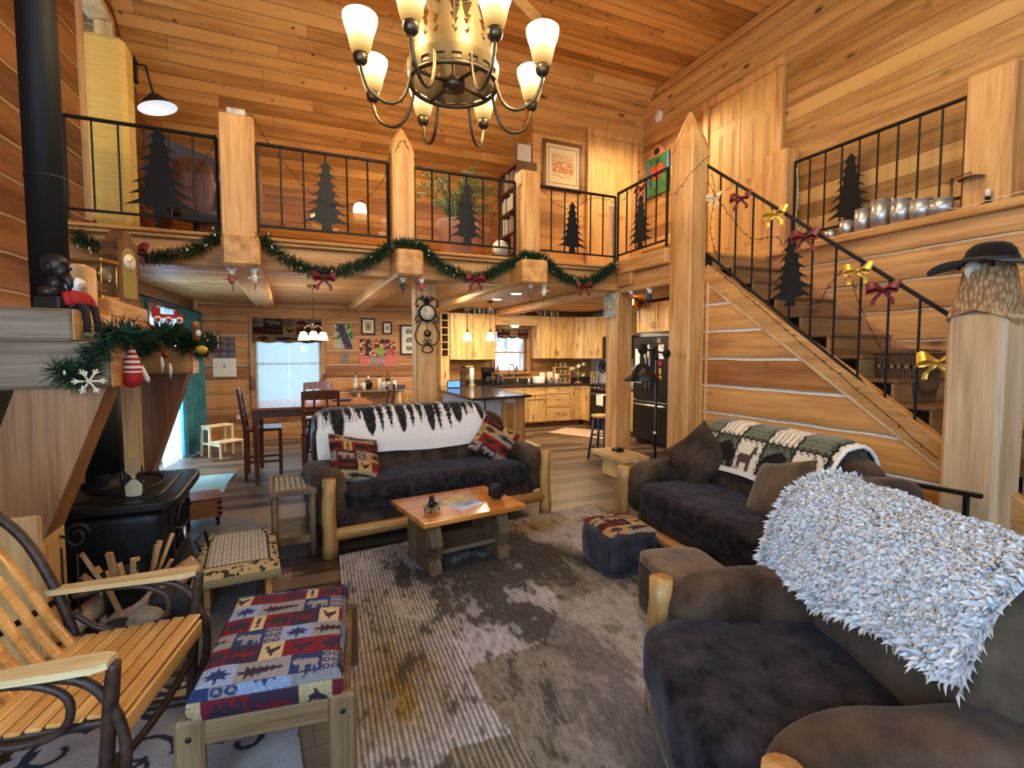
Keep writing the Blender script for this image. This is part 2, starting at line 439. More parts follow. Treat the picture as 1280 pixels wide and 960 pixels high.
M['navy'] = plain('navy_paint', (.035, .05, .12), .45)
M['dark'] = plain('dark_wood', (.05, .03, .02), .5)
M['felt'] = fabric('black_felt', (.018, .014, .012), .3, 20, sheen=.2)
M['wicker'] = None
T = NT('wicker_weave'); ob, o = T.coords()
wv = T.n('ShaderNodeTexWave', wave_type='BANDS', bands_direction='Z'); wv.inputs['Scale'].default_value = 22; T.l(ob, wv.inputs[0])
wv2 = T.n('ShaderNodeTexWave', wave_type='BANDS', bands_direction='Y'); wv2.inputs['Scale'].default_value = 16; T.l(ob, wv2.inputs[0])
hh = T.math('MULTIPLY', wv.outputs['Fac'], wv2.outputs['Fac'])
M['wicker'] = T.bsdf(T.ramp(hh, (.05, (.10, .05, .025)), (.7, (.36, .22, .12))), .6, bump=hh, bstr=.7, bdist=.01)
# ================================================================== SHELL
def wx(y): return -1.9 + (y-5.8)*.0787
CZ, KY, SL = 5.92, 6.93, .97
def roofz(y): return CZ if y < KY else CZ-(y-KY)*SL
BW = 10.25
mb = MB(); mb.box(-2.6, -3, -.1, 7, BW+.15, 0, .001); struct('floor', mb, M['floor'], 'dark plank floor', 'floor')
# left wall with the glass door opening and the loft window opening
mb = MB()
def lw(y0, y1, z0, z1a, z1b):
    a = [(wx(y0), y0, z0), (wx(y1), y1, z0), (wx(y1), y1, z1b), (wx(y0), y0, z1a)]
    b = [(x-.25, y, z) for x, y, z in a]
    mb._add(a+b, [(3, 2, 1, 0), (4, 5, 6, 7), (0, 1, 5, 4), (2, 3, 7, 6), (1, 2, 6, 5), (3, 0, 4, 7)], False)
DY0, DY1, LY0, LY1 = 7.55, 9.55, 6.45, 7.25
lw(-3, LY0, 0, CZ, CZ); lw(LY0, DY0, 0, 2.9, 2.9); lw(DY0, DY1, 2.12, 2.9, 2.9); lw(DY1, BW, 0, 2.9, 2.75)
lw(LY0, LY1, 2.85, 2.95, 2.95); lw(LY0, LY1, 5.3, CZ, 5.62); lw(LY1, BW, 2.85, roofz(LY1), 2.86)
struct('wall_left', mb, M['logL'], 'horizontal log wall with chinking behind the stove, low light in its colour', 'wall')
# back wall
mb = MB()
WX0, WX1, WZ0, WZ1 = -.60, .50, .55, 2.15
KX0, KX1, KZ0, KZ1 = 4.05, 4.80, 1.17, 2.08
for x0, x1, z0, z1 in ((-1.75, WX0, 0, 2.62), (WX0, WX1, 0, WZ0), (WX0, WX1, WZ1, 2.62), (WX1, 2.72, 0, 2.62)):
    mb.box(x0, BW, z0, x1, BW+.2, z1, .0001)
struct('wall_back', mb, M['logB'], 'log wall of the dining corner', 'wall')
mb = MB()
for x0, x1, z0, z1 in ((2.72, KX0, 0, 2.62), (KX0, KX1, 0, KZ0), (KX0, KX1, KZ1, 2.62), (KX1, 6.7, 0, 2.62)):
    mb.box(x0, BW, z0, x1, BW+.2, z1, .0001)
struct('wall_kitchen', mb, M['boardB'], 'pine kitchen wall behind the cabinets', 'wall')
mb = MB(); mb.box(6.5, 4.4, 0, 6.7, BW, 2.62, .001); struct('wall_kitchen_right', mb, plain('pale_blue_grey', (.55, .58, .60), .7), 'pale kitchen side wall', 'wall')
# low ceiling over kitchen and dining, loft floor
mb = MB(); mb.box(-1.95, 5.9, 2.50, 6.6, BW+.1, 2.53, .001); mb.box(4.2, 4.45, 2.50, 6.6, 5.9, 2.53, .001)
struct('ceiling', mb, M['ceilk'], 'low pine board ceiling over kitchen', 'ceiling')
mb = MB(); mb.box(-2, 5.8, 2.68, 5.7, BW+.1, 2.72, .001); mb.box(4.3, 4.43, 2.68, 5.7, 5.8, 2.72, .001); mb.box(4.1, 4.77, 2.685, 4.3, 5.8, 2.72, .001)
struct('floor_loft', mb, M['honey'], 'loft floor boards', 'floor')
# sloped roof lining and flat upper ceiling
a = math.atan(SL); Ls = (BW+.1-KY)/cos(a)
mb = MB(); mb.box(-2.6, 0, 0, 5.9, Ls, .08, .001)
o = struct('ceiling_slope', mb, M['ceil'], 'steep sloping pine ceiling of the loft', 'ceiling'); o.location = (0, KY, CZ); o.rotation_euler = (-a, 0, 0)
mb = MB(); mb.box(-2.7, -3, CZ, 5.9, KY+.06, CZ+.08, .001); struct('ceiling_upper', mb, M['ceil'], 'high flat pine ceiling', 'ceiling')
# right side
mb = MB(); mb.box(5.6, -3, 2.7, 5.8, 7.3, CZ, .001); struct('wall_right', mb, M['boardR'], 'knotty pine board wall above the stairs', 'wall')
mb = MB(); mb.box(5.3, -3, 0, 5.6, 4.5, 2.72, .001); struct('wall_stair', mb, M['logR2'], 'log wall beside the stairs', 'wall')
mb = MB(); mb.box(5.24, -3, 2.72, 5.62, 4.55, 2.80, .012); struct('trim_1', mb, M['posty'], 'timber ledge cap over stair wall', 'trim')
mb = MB(); mb.box(3.5, 7.25, 2.72, 5.6, 7.37, 5.62, .002)
mb._add([(3.5, 7.37, 2.72), (3.5, 10.1, 2.72), (3.5, 10.1, 2.85), (3.5, 7.37, 5.49)], [(0, 1, 2, 3)], False)
struct('wall_loft', mb, M['boardB'], 'pine wall of the loft room', 'wall')
# stair wall (triangular log wall)
def stz(y): return .91+(y-2.12)*(2.68-.91)/(4.63-2.12)
mb = MB()
pl = [(y, z) for y, z in ((4.45, 0), (4.45, stz(4.45)-.03), (1.0, stz(1.0)-.03), (1.0, 0))]
mb.prism([(-y, z) for y, z in pl], .1, Matrix.Translation((4.36, 0, 0)) @ Matrix.Rotation(-PI/2, 4, 'Z'))
struct('wall_under_stairs', mb, M['logR'], 'log wall with white chinking under the stairs', 'wall')
mb = MB(); mb.box(4.36, 4.42, 0, 6.6, 4.5, 2.52, .001); struct('wall_kitchen_front', mb, M['boardB'], 'kitchen wall under the landing', 'wall')
mb = MB(); mb.beam((4.305, 4.42, stz(4.42)-.16), (4.305, 1.1, stz(1.1)-.16), .012, .035, .002); mb.box(4.30, 4.375, 0, 4.315, 4.405, 2.42, .001)
struct('trim_2', mb, M['pale'], 'pale trim strip under the stair stringer', 'trim')
# ceiling beams with exposed ends under the loft edge
for (x0, x1) in ((-.57, -.25), (1.02, 1.31), (2.47, 2.80)):
    mb = MB(); mb.box(x0, 5.36, 2.385, x1, BW, 2.665, .025); struct('ceiling_beam', mb, M['posty'], 'timber ceiling beam with exposed end', 'beam')
mb = MB(); mb.box(-1.95, 5.74, 2.41, 4.32, 5.96, 2.655, .012); struct('loft_edge_beam', mb, M['postx'], 'long timber beam along loft edge', 'beam')
mb = MB(); mb.box(-1.95, 5.68, 2.655, 4.30, 5.98, 2.69, .008); mb.box(-1.95, 5.65, 2.69, 4.30, 5.98, 2.725, .008); struct('trim_3', mb, M['postx'], 'loft deck edge trim', 'trim')
mb = MB(); mb.box(4.0, 4.75, 2.62, 4.30, 5.72, 2.80, .012); struct('landing_beam', mb, M['posty'], 'beam along landing edge', 'beam')
mb = MB(); mb.box(4.08, 4.75, 2.38, 4.32, 5.74, 2.62, .012); struct('landing_beam', mb, M['posty'], 'lower beam along landing edge', 'beam')
mb = MB(); mb.box(4.02, 5.42, 2.46, 4.30, 5.74, 2.62, .015); struct('beam_end', mb, M['posty'], 'timber beam end above clock post', 'beam')
mb = MB(); mb.box(3.95, 5.9, 2.36, 4.2, BW, 2.5, .02); struct('ceiling_beam', mb, M['posty'], 'timber kitchen ceiling beam', 'beam')
mb = MB(); mb.beam((4.25, 6.2, 2.43), (6.4, 8.2, 2.43), .2, .14); struct('ceiling_beam', mb, M['posty'], 'diagonal kitchen ceiling beam', 'beam')
# posts
def post(x0, y0, x1, y1, z0, z1, label, mat='postz', cap=0):
    mb = MB()
    nz = 14
    def ring(t): return z0+(z1-z0)*t
    mb.box(x0, y0, z0, x1, y1, z1-cap, .014)
    if cap:
        cx, cy = (x0+x1)/2, (y0+y1)/2; hx, hy = (x1-x0)/2-.004, (y1-y0)/2-.004
        def f(u, v):
            k = (1-v**1.6*.85); th = 2*PI*u; c, s_ = cos(th), sin(th); m = max(abs(c), abs(s_))
            sq = Vector((c/m, s_/m, 0)); ro = Vector((c, s_, 0)); q = sq.lerp(ro, v)
            return Vector((cx+q.x*hx*k, cy+q.y*hy*k, z1-cap-.01+cap*v))
        mb.grid(f, 32, 8, cu=True)
        t = len(mb.v); mb.f.append(tuple(range(t-32, t))); mb.mi.append(0); mb.sm.append(False)
    return struct('timber_post', mb, M[mat], label, 'post')
post(1.36, 5.97, 1.61, 6.22, 0, 2.41, 'timber post with wrought iron clock behind sofa')
post(4.05, 5.76, 4.31, 6.02, 0, 2.46, 'timber post with square clock tile')
post(4.07, 4.42, 4.30, 4.76, 0, 4.29, 'tall carved timber post at top of stairs', cap=.42)
post(-.59, 5.62, -.29, 5.84, 2.665, 3.86, 'loft rail post at left', 'postz')
post(1.03, 5.62, 1.28, 5.84, 2.665, 4.04, 'loft rail post with carved rounded top', 'postz', cap=.26)
post(2.565, 5.62, 2.82, 5.84, 2.665, 3.77, 'loft rail post beside bookcase', 'postz')
post(5.36, 4.28, 5.58, 4.62, 2.8, 3.98, 'short timber post on ledge', 'posty' if 0 else 'postz')
post(5.36, 2.23, 5.58, 2.56, 2.8, 3.93, 'short timber post on ledge by stair bottom', 'postz')
post(4.10, 5.98, 4.2, 6.06, 2.72, 3.62, 'pale rail post at gallery corner', 'pale')
mb = MB(); mb.box(-.52, 5.67, 3.862, -.36, 5.80, 3.93, .006); one('post_cap_block', mb, plain('frosted_white_wood', (.55, .56, .55), .7, nz=.4, ns=12), 'whitewashed block sitting on top of loft rail post', 'block', origin=(-.44, 5.73, 3.862))

# ================================================================== RAILINGS
def pine_poly(w, h, tiers=7, trunk=.10, jag=.35, sd=0):
    rnd = random.Random(sd); R = [(0, h)]; zb = h*trunk; H = h-zb
    for i in range(tiers):
        f0 = (i+.35)/tiers; f1 = (i+1)/tiers
        wi = w/2*(.22+.78*f1)*(.93+.14*rnd.random())
        R.append((w/2*(.08+.40*f0), h-H*f0*.97)); R.append((wi, h-H*f1)); R.append((w/2*(.12+.42*f1), h-H*f1+H*.035))
    R.append((w*.085, zb)); R.append((w*.12, 0))
    return R+[(-x, z) for x, z in R[::-1][:-1]]
def railing(label, p, q, dz, n, tree=None, glassed=True, tw=.42, th=.62, thick=.022, endpost=True, treez=.0, tsd=0, skipmid=False, group=None):
    """p,q: bottom-rail end points; dz: height to the top rail"""
    p = Vector(p); q = Vector(q); base = (p+q)/2
    t = thing('railing', label, 'railing', tuple(base), 0)
    up = Vector((0, 0, dz))
    W = lambda m, nm, mt=M['iron'], par=t: m.build(nm, mt, par, True)
    m = MB(); m.beam(p+up, q+up, .04, .025, .003); W(m, 'top_rail')
    m = MB(); m.beam(p, q, .03, .02, .003); W(m, 'bottom_rail')
    for i in range(n):
        f = (i+1)/(n+1); c = p.lerp(q, f)
        m = MB(); m.beam(c, c+up, .016, .016, .002, up=(1, .3, 0)); W(m, 'baluster')
    if endpost:
        for c in (p, q):
            m = MB(); m.beam(c-Vector((0, 0, .08)), c+up, .025, .025, .002, up=(1, .3, 0)); W(m, 'end_bar')
    d = (q-p).normalized(); dh = Vector((d.x, d.y, 0)).normalized()
    if tree is not None:
        c = p.lerp(q, tree)+Vector((0, 0, treez))
        yv = dh.cross(Vector((0, 0, 1)))
        R = Matrix((dh, yv, Vector((0, 0, 1)))).transposed().to_4x4()
        side = yv*(-.02 if yv.dot(c) > 0 else .02)
        m = MB(); m.prism(pine_poly(tw, th, 7, sd=tsd), .006, Matrix.Translation(c+side) @ R); W(m, 'tree_cutout')
    if glassed:
        m = MB(); yv = dh.cross(Vector((0, 0, 1))); off = yv*(.03 if yv.dot(p) > 0 else -.03)
        a, b = p+off+Vector((0, 0, -.02)), q+off+Vector((0, 0, -.02))
        m.poly([a, b, b+up, a+up]); W(m, 'clear_panel', M['glass'])
    return t
railing('black iron loft railing panel beside the yellow fabric panel, far left', (-1.78, 5.74, 2.85), (-.62, 5.74, 2.85), .80, 5, .60, tw=.56, th=.80, tsd=1)
railing('black iron loft railing panel between the capped post and the carved post', (-.27, 5.74, 2.85), (1.01, 5.74, 2.85), .80, 5, .5, tw=.48, th=.72, tsd=2)
railing('black iron loft railing panel in front of the potted plant', (1.30, 5.74, 2.85), (2.53, 5.74, 2.85), .79, 5, .5, tw=.46, th=.70, tsd=3)
railing('black iron gallery railing panel below the brown framed print', (2.84, 5.74, 2.86), (3.99, 5.74, 2.86), .78, 5, .42, tw=.42, th=.64, tsd=4, glassed=False)
railing('black iron gallery railing panel running back to the tall post', (4.05, 5.76, 2.88), (4.05, 4.79, 2.90), .82, 4, .52, tw=.50, th=.66, tsd=5, glassed=False)
railing('sloping black iron railing down the staircase', (4.31, 4.46, 2.72), (4.31, 2.06, .86), .96, 10, .465, tw=.48, th=.68, treez=.16, glassed=False, tsd=6)
railing('black iron railing on the ledge above the tin cans', (5.43, 4.22, 2.94), (5.43, 2.58, 2.94), .85, 8, .40, tw=.52, th=.72, glassed=False, tsd=7)

# ================================================================== STAIRCASE
st = thing('staircase', 'wooden staircase with dark treads climbing to the gallery landing', 'stairs', (4.8, 1.2, 0))
nst = 13; rise = 2.72/14; run = rise/((2.68-.91)/(4.63-2.12))
Mt = wood('stair_tread', (.16, .08, .035), (.30, .16, .07), 'x', 'y', knots=.2)
Mr = wood('stair_riser', (.28, .14, .055), (.48, .27, .11), 'x', 'z', knots=.3)
for i in range(14):
    y1 = 4.42-(i)*run; z = 2.72-(i+1)*rise
    m = MB(); m.box(4.41, y1-.005, z, 5.29, y1+.02, z+rise-.03, .003); m.build('riser', Mr, st, True)
    if i < 13:
        m = MB(); m.box(4.41, y1-run-.025, z-.03, 5.29, y1, z+.002, .006); m.build('tread', Mt, st, True)
m = MB(); m.beam((4.345, 4.45, stz(4.45)-.05), (4.345, 1.05, stz(1.05)-.05), .10, .16, .006); m.build('stringer', M['posty'], st, True)
m = MB(); m.beam((5.28, 4.42, stz(4.42)+.03), (5.28, 1.05, stz(1.05)+.03), .025, .26, .004); m.build('skirt_board', wood('skirt_pine', (.40, .19, .09), (.58, .32, .17), 'y', 'z', knots=.3), st, True)

# ================================================================== WINDOWS, DOORS
MP = wood('window_frame_pine', (.34, .17, .07), (.52, .30, .13), 'z', 'x', knots=.4, kn=(2, 8), kr=.1)
sky = glow('daylight_outside', (.58, .80, 1.0), .95)
T = NT('snowy_trees_outside'); ob, o = T.coords()
f = T.noise(T.xyz(T.math('MULTIPLY', o[0], 7), T.math('MULTIPLY', o[1], 7), T.math('MULTIPLY', o[2], 1.2)), 1.0, 5, .7)
c = T.ramp(f, (.42, (.16, .22, .30)), (.56, (.85, .93, 1.0)))
e = T.n('ShaderNodeEmission'); T.l(c, e.inputs[0]); e.inputs[1].default_value = 2.0; T.l(e.outputs[0], T.out.inputs[0]); trees = T.mat
def frame(par, x0, x1, z0, z1, y, w=.09, d=.05, mat=None, name='window_frame'):
    m = MB(); m.box(x0-w, y-d, z0-w*.6, x0, y+.03, z1+w, .005); m.box(x1, y-d, z0-w*.6, x1+w, y+.03, z1+w, .005)
    m.box(x0, y-d, z1, x1, y+.03, z1+w, .005); m.box(x0, y-d-.02, z0-w*.6, x1, y+.03, z0, .005)
    return m.build(name, mat or MP, par)
def windo(nm, x0, x1, z0, z1, sash, label, fmat):
    m = MB(); m.poly([(x0, BW+.10, z0), (x1, BW+.10, z0), (x1, BW+.10, z1), (x0, BW+.10, z1)])
    w = struct(nm, m, M['glass'], label, 'window')
    frame(w, x0, x1, z0, z1, BW, mat=MP)
    m = MB(); zm = z0+(z1-z0)*sash; s = .035
    m.box(x0, BW+.05, z0, x0+s, BW+.09, z1); m.box(x1-s, BW+.05, z0, x1, BW+.09, z1); m.box(x0, BW+.05, zm-.02, x1, BW+.09, zm+.02)
    m.box(x0, BW+.05, z0, x1, BW+.09, z0+s); m.box(x0, BW+.05, z1-s, x1, BW+.09, z1)
    m.build('sash', fmat, w)
    return w
w1 = windo('window_1', WX0, WX1, WZ0, WZ1, .52, 'dining window with white sash', M['white'])
w2 = windo('window_2', KX0, KX1, KZ0, KZ1, .47, 'kitchen window over the sink', MP)
m = MB(); m.box(-1.2, BW+1.2, -.5, 1.6, BW+1.22, 3, .001); struct('exterior', m, sky, 'pale daylight outside the dining window', 'exterior')
m = MB(); m.box(3.2, BW+1.2, -.5, 6.8, BW+1.22, 3.2, .001); struct('exterior', m, trees, 'snowy trees outside the kitchen window', 'exterior')
# sliding glass door in the left wall
m = MB(); m.poly([(wx(DY0)-.12, DY0, .05), (wx(DY1)-.12, DY1, .05), (wx(DY1)-.12, DY1, 2.1), (wx(DY0)-.12, DY0, 2.1)])
d1 = struct('door_1', m, M['glass'], 'sliding glass door in the left wall', 'door')
m = MB()
for y in (DY0+.03, (DY0+DY1)/2, DY1-.03): m.box(wx(y)-.16, y-.035, 0, wx(y)-.08, y+.035, 2.12, .004)
m.beam((wx(DY0)-.12, DY0, .03), (wx(DY1)-.12, DY1, .03), .08, .06); m.beam((wx(DY0)-.12, DY0, 2.09), (wx(DY1)-.12, DY1, 2.09), .08, .06)
m.build('door_frame', M['white'], d1)
m = MB(); m.box(-3.6, 6.0, -.2, -3.58, 11.5, 3, .001); struct('exterior', m, glow('blue_snow_light', (.45, .74, 1.0), 2.6), 'blue snowy daylight outside the glass door', 'exterior')
# loft window behind the blind
m = MB(); m.poly([(wx(LY0)-.12, LY0, 2.95), (wx(LY1)-.12, LY1, 2.95), (wx(LY1)-.12, LY1, 5.3), (wx(LY0)-.12, LY0, 5.3)])
w3 = struct('window_3', m, M['glass'], 'loft window behind yellow fabric panel', 'window')
m = MB()
for y in (LY0, LY1): m.box(wx(y)-.14, y-.05, 2.9, wx(y)+.03, y+.05, 5.28, .004)
m.box(wx(LY0)-.14, LY0-.05, 5.285, wx(LY0)+.09, LY1+.05, 5.36, .004); m.build('window_frame', M['pale'], w3)
m = MB(); m.box(-3.2, 5.2, 2.6, -3.18, 9, 6.5, .001); struct('exterior', m, sky, 'bright daylight outside the loft window', 'exterior')
# loft doors (six panel pine)
def panel_door(name, W, H, label, par_loc, rz, pairs=1, mat=None):
    mt = mat or wood('door_pine', (.62, .36, .12), (.82, .54, .22), 'z', 'x', knots=.15)
    m = MB(); w = W/pairs
    for k in range(pairs):
        x0 = -W/2+k*w
        m.box(x0+.003, -.02, 0, x0+w-.003, .02, H, .004)
    d = struct(name, m, mt, label, 'door'); d.location = par_loc; d.rotation_euler = (0, 0, rz)
    for k in range(pairs):
        x0 = -W/2+k*w; st_ = .10 if w > .5 else .07
        xs = [(x0+st_, x0+w/2-st_*.4), (x0+w/2+st_*.4, x0+w-st_)] if w > .35 else [(x0+st_, x0+w-st_)]
        for z0, z1 in ((.12*H, .40*H), (.47*H, .80*H), (.85*H, .95*H)):
            for a0, a1 in xs:
                m = MB(); m.box(a0, -.028, z0, a1, -.012, z1, .003); m.box(a0+.025, -.036, z0+.025, a1-.025, -.02, z1-.025, .008); m.build('door_panel', mt, d)
    m = MB(); t = .10
    m.box(-W/2-t, -.05, 0, -W/2, .02, H-.001, .005); m.box(W/2, -.05, 0, W/2+t, .02, H-.001, .005); m.box(-W/2-t-.01, -.055, H, W/2+t+.01, .02, H+t*1.1, .005)
    m.build('door_casing', M['postz'], d)
    return d
panel_door('door_2', .78, 2.36, 'six panel pine door on the loft back wall', (4.94, 7.22, 2.72), 0)
panel_door('door_3', 1.10, 2.34, 'pair of panelled pine doors at top of stairs', (5.575, 5.15, 2.72), -PI/2, pairs=2)
m = MB(); m.box(5.52, 4.30, 2.80, 5.60, 4.56, 2.99, .004); m.box(5.55, 4.64, 5.03, 5.61, 6.9, 5.17, .004); struct('trim_4', m, M['posty'], 'pine trim board above gallery doors', 'trim')
m = MB(); m.beam((5.59, -2.5, 5.85), (5.59, 6.9, 5.85), .03, .1); struct('trim_5', m, M['posty'], 'ceiling edge trim', 'trim')
m = MB(); m.beam((-1.50, BW-.02, 0), (-1.50, BW-.02, 2.5), .06, .06, up=(1, 0, 0)); struct('trim_6', m, M['pale'], 'pale corner chinking strip', 'trim')

# ================================================================== CAMERA / LIGHT
cam = bpy.data.cameras.new('camera'); co = bpy.data.objects.new('camera', cam); COL.objects.link(co)
cam.sensor_width = 36; cam.lens = 633/1280*36; cam.clip_start = .02
co.location = (0, 0, 1.57); co.rotation_euler = (PI/2-math.atan(38/633), 0, -math.atan(275/633)); scene.camera = co
def area(nm, loc, rot, sx, sy, e, c):
    l = bpy.data.lights.new(nm, 'AREA'); l.shape = 'RECTANGLE'; l.size = sx; l.size_y = sy; l.energy = e; l.color = c
    o = bpy.data.objects.new(nm, l); COL.objects.link(o); o.location = loc; o.rotation_euler = rot; return o
def point(nm, loc, e, c, r=.05):
    l = bpy.data.lights.new(nm, 'POINT'); l.energy = e; l.color = c; l.shadow_soft_size = r
    o = bpy.data.objects.new(nm, l); COL.objects.link(o); o.location = loc; return o
WARM = (1, .76, .42); WARM2 = (1, .82, .56); COOL = (.60, .80, 1.0)
# area fill added in place of unseen windows behind the photographer
area('daylight_fill_rear', (1.2, -2.2, 2.4), (radians(82), 0, 0), 6, 3.6, 62, (.66, .83, 1.0))
area('daylight_door', (-2.3, 8.55, 1.15), (0, radians(-90), 0), 1.9, 1.9, 110, (.42, .70, 1.0))
area('daylight_fill_side', (-1.95, -.9, 1.9), Vector((.9, .38, -.22)).to_track_quat('-Z', 'Y').to_euler(), 2.0, 2.2, 95, (.50, .74, 1.0))  # cool fill added from the left rear, for unseen glass there
for x, y in ((.2, 8.2), (2.1, 7.6), (3.3, 8.9), (5.0, 8.6), (5.0, 7.0)): area('kitchen_fill', (x, y, 2.47), (0, 0, 0), .5, .5, 26, WARM2)  # warm area fills added to brighten kitchen and dining, apart from the recessed lights
area('loft_fill', (1.6, 7.2, 4.6), (0, 0, 0), 1.2, 1.0, 45, WARM2)  # warm area fill added because the deep loft falls dark
area('landing_fill', (4.8, 6.2, 5.0), (0, 0, 0), .8, .8, 22, WARM2)  # added fill over the landing, not a fixture
area('upper_fill', (2.6, 2.6, 5.5), (0, 0, 0), 2.0, 2.0, 48, WARM2)  # unseen overhead fill added to brighten the tall room
w = bpy.data.worlds.new('World'); scene.world = w; w.use_nodes = True
bg = w.node_tree.nodes['Background']; bg.inputs[0].default_value = (.62, .80, 1, 1); bg.inputs[1].default_value = .55
scene.view_settings.view_transform = 'Standard'
scene.view_settings.exposure = .80; scene.view_settings.gamma = .88
scene.cycles.use_denoising = True
scene.cycles.max_bounces = 7; scene.cycles.transparent_max_bounces = 16
scene.cycles.sample_clamp_indirect = 6
# ================================================================== PATTERN RASTERS
def inpoly(x, y, P):
    c = False; j = len(P)-1
    for i in range(len(P)):
        xi, yi = P[i]; xj, yj = P[j]
        if (yi > y) != (yj > y) and x < (xj-xi)*(y-yi)/(yj-yi)+xi: c = not c
        j = i
    return c
MOOSE = [(.05,.55),(.02,.70),(.08,.66),(.10,.80),(.16,.70),(.20,.88),(.27,.72),(.34,.84),(.33,.66),(.45,.78),(.62,.72),(.88,.70),(.95,.55),(.92,.38),(.94,.08),(.86,.08),(.82,.36),(.78,.34),(.76,.08),(.69,.08),(.68,.38),(.48,.38),(.46,.08),(.39,.08),(.38,.34),(.36,.08),(.29,.08),(.29,.42),(.24,.50),(.16,.42),(.10,.46)]
BEAR = [(.04,.42),(.08,.58),(.16,.66),(.18,.74),(.25,.70),(.40,.80),(.62,.86),(.84,.76),(.95,.55),(.92,.08),(.78,.08),(.76,.28),(.62,.30),(.60,.08),(.46,.08),(.44,.30),(.36,.30),(.35,.08),(.22,.08),(.22,.36),(.14,.38)]
FISH = [(.5,.95),(.62,.80),(.64,.55),(.74,.48),(.60,.42),(.56,.28),(.70,.08),(.5,.14),(.30,.08),(.44,.28),(.38,.42),(.26,.50),(.36,.58),(.38,.80)]
DEER = [(.10,.62),(.18,.72),(.20,.95),(.24,.80),(.32,.98),(.30,.76),(.40,.92),(.33,.70),(.38,.58),(.80,.58),(.92,.50),(.88,.40),(.90,.06),(.84,.06),(.80,.34),(.76,.06),(.70,.06),(.70,.36),(.46,.36),(.45,.06),(.39,.06),(.38,.34),(.34,.06),(.28,.06),(.30,.44),(.24,.60)]
LEAF = [(.5,.95),(.58,.72),(.74,.80),(.70,.62),(.95,.58),(.76,.44),(.82,.26),(.56,.34),(.53,.05),(.47,.05),(.44,.34),(.18,.26),(.24,.44),(.05,.58),(.30,.62),(.26,.80),(.42,.72)]
DUCK = [(.10,.70),(.22,.84),(.34,.74),(.36,.58),(.60,.62),(.92,.78),(.86,.50),(.60,.30),(.54,.10),(.46,.10),(.46,.28),(.30,.34),(.24,.62)]
PINEP = [(x+.5, z) for x, z in pine_poly(.8, .95, 6, .12)]
def rot90(P): return [(y, x) for x, y in P]
MAR, NAV, GRY, CRM, BLU, DRK = (.20, .022, .035), (.035, .055, .15), (.30, .27, .27), (.55, .42, .24), (.30, .36, .52), (.06, .035, .06)
CELLS = [
 [('leaf', 1.3), ('pineh', 2.0), ('moose', 1.25), ('dots', .7)],
 [('bear', 1.2), ('fish', .55), ('bear', 1.15), ('canoe', 1.25), ('duck', .9), ('goose', 1.4)],
]
def quilt(u, v, rows=6, sc=1.0, warm=0.0, sd=3):
    v_ = v*rows; r = int(v_); fv = v_-r
    row = CELLS[r % 2]; tot = sum(w for _, w in row)
    x = u*5.2*sc+((r*2.15) if r % 2 else r*1.3); x = x % tot
    for nm, w in row:
        if x < w: break
        x -= w
    fu = x/w
    if nm == 'leaf': bg, fg, P = BLU, NAV, LEAF
    elif nm == 'pineh': bg, fg, P = GRY, DRK, rot90(PINEP)
    elif nm == 'moose': bg, fg, P = NAV, GRY, MOOSE
    elif nm == 'bear': bg, fg, P = MAR, DRK, BEAR
    elif nm == 'fish': bg, fg, P = CRM, DRK, FISH
    elif nm == 'canoe': bg, fg, P = DRK, MAR, rot90(FISH)
    elif nm == 'duck': bg, fg, P = CRM, DRK, DUCK
    elif nm == 'goose': bg, fg, P = MAR, DRK, DUCK
    else:
        bg, fg, P = GRY, NAV, None
    if P is None:
        a, b = (fu*2) % 1-.5, (fv*3) % 1-.5; d = math.hypot(a*.8, b); hit = .18 < d < .36
    else:
        g = .5+(fu-.5)*1.12; q = .5+(fv-.5)*1.12
        hit = inpoly(g, q, P)
    c = fg if hit else bg
    if warm:
        W = {NAV: (.07, .03, .04), BLU: (.42, .26, .12), GRY: (.34, .26, .20), MAR: (.24, .025, .02), CRM: (.50, .32, .12), DRK: (.035, .022, .02)}
        c = W.get(c, c)
    n = .85+.3*random.random()
    return tuple(q*n for q in c)

def treesprint(u, v, sd=5):
    """v=0 lower hem: white cloth with dark firs pointing down from the top edge"""
    c = (.80, .76, .74)
    k = .004
    for i, (uc, ln, w) in enumerate(TREEB):
        t = 1-v
        if t < ln and abs(u-uc) < w*1.3:
            f = t/ln
            if i % 3 == 2: hw = w*.95*math.sqrt(max(0, 1-f**2.5)); saw = 1
            else: hw = w*1.15*(1-f)**.75; saw = .40+.60*((f*9) % 1)
            d = abs(u-uc)
            if d < hw*saw: return (.022, .024, .026) if random.random() < .92 else (.10, .10, .10)
            if d < hw*1.2*saw and i % 2 == 0: c = (.33, .28, .26)
    if (u*60) % 1 < .22 and v > .55 and ((u*7.3) % 1) < .5: return (.30, .28, .27)
    return c
_r = random.Random(4); TREEB = []
_u = .0
while _u < 1:
    TREEB.append((_u, .38+.36*_r.random(), .026+.014*_r.random())); _u += .046+.02*_r.random()

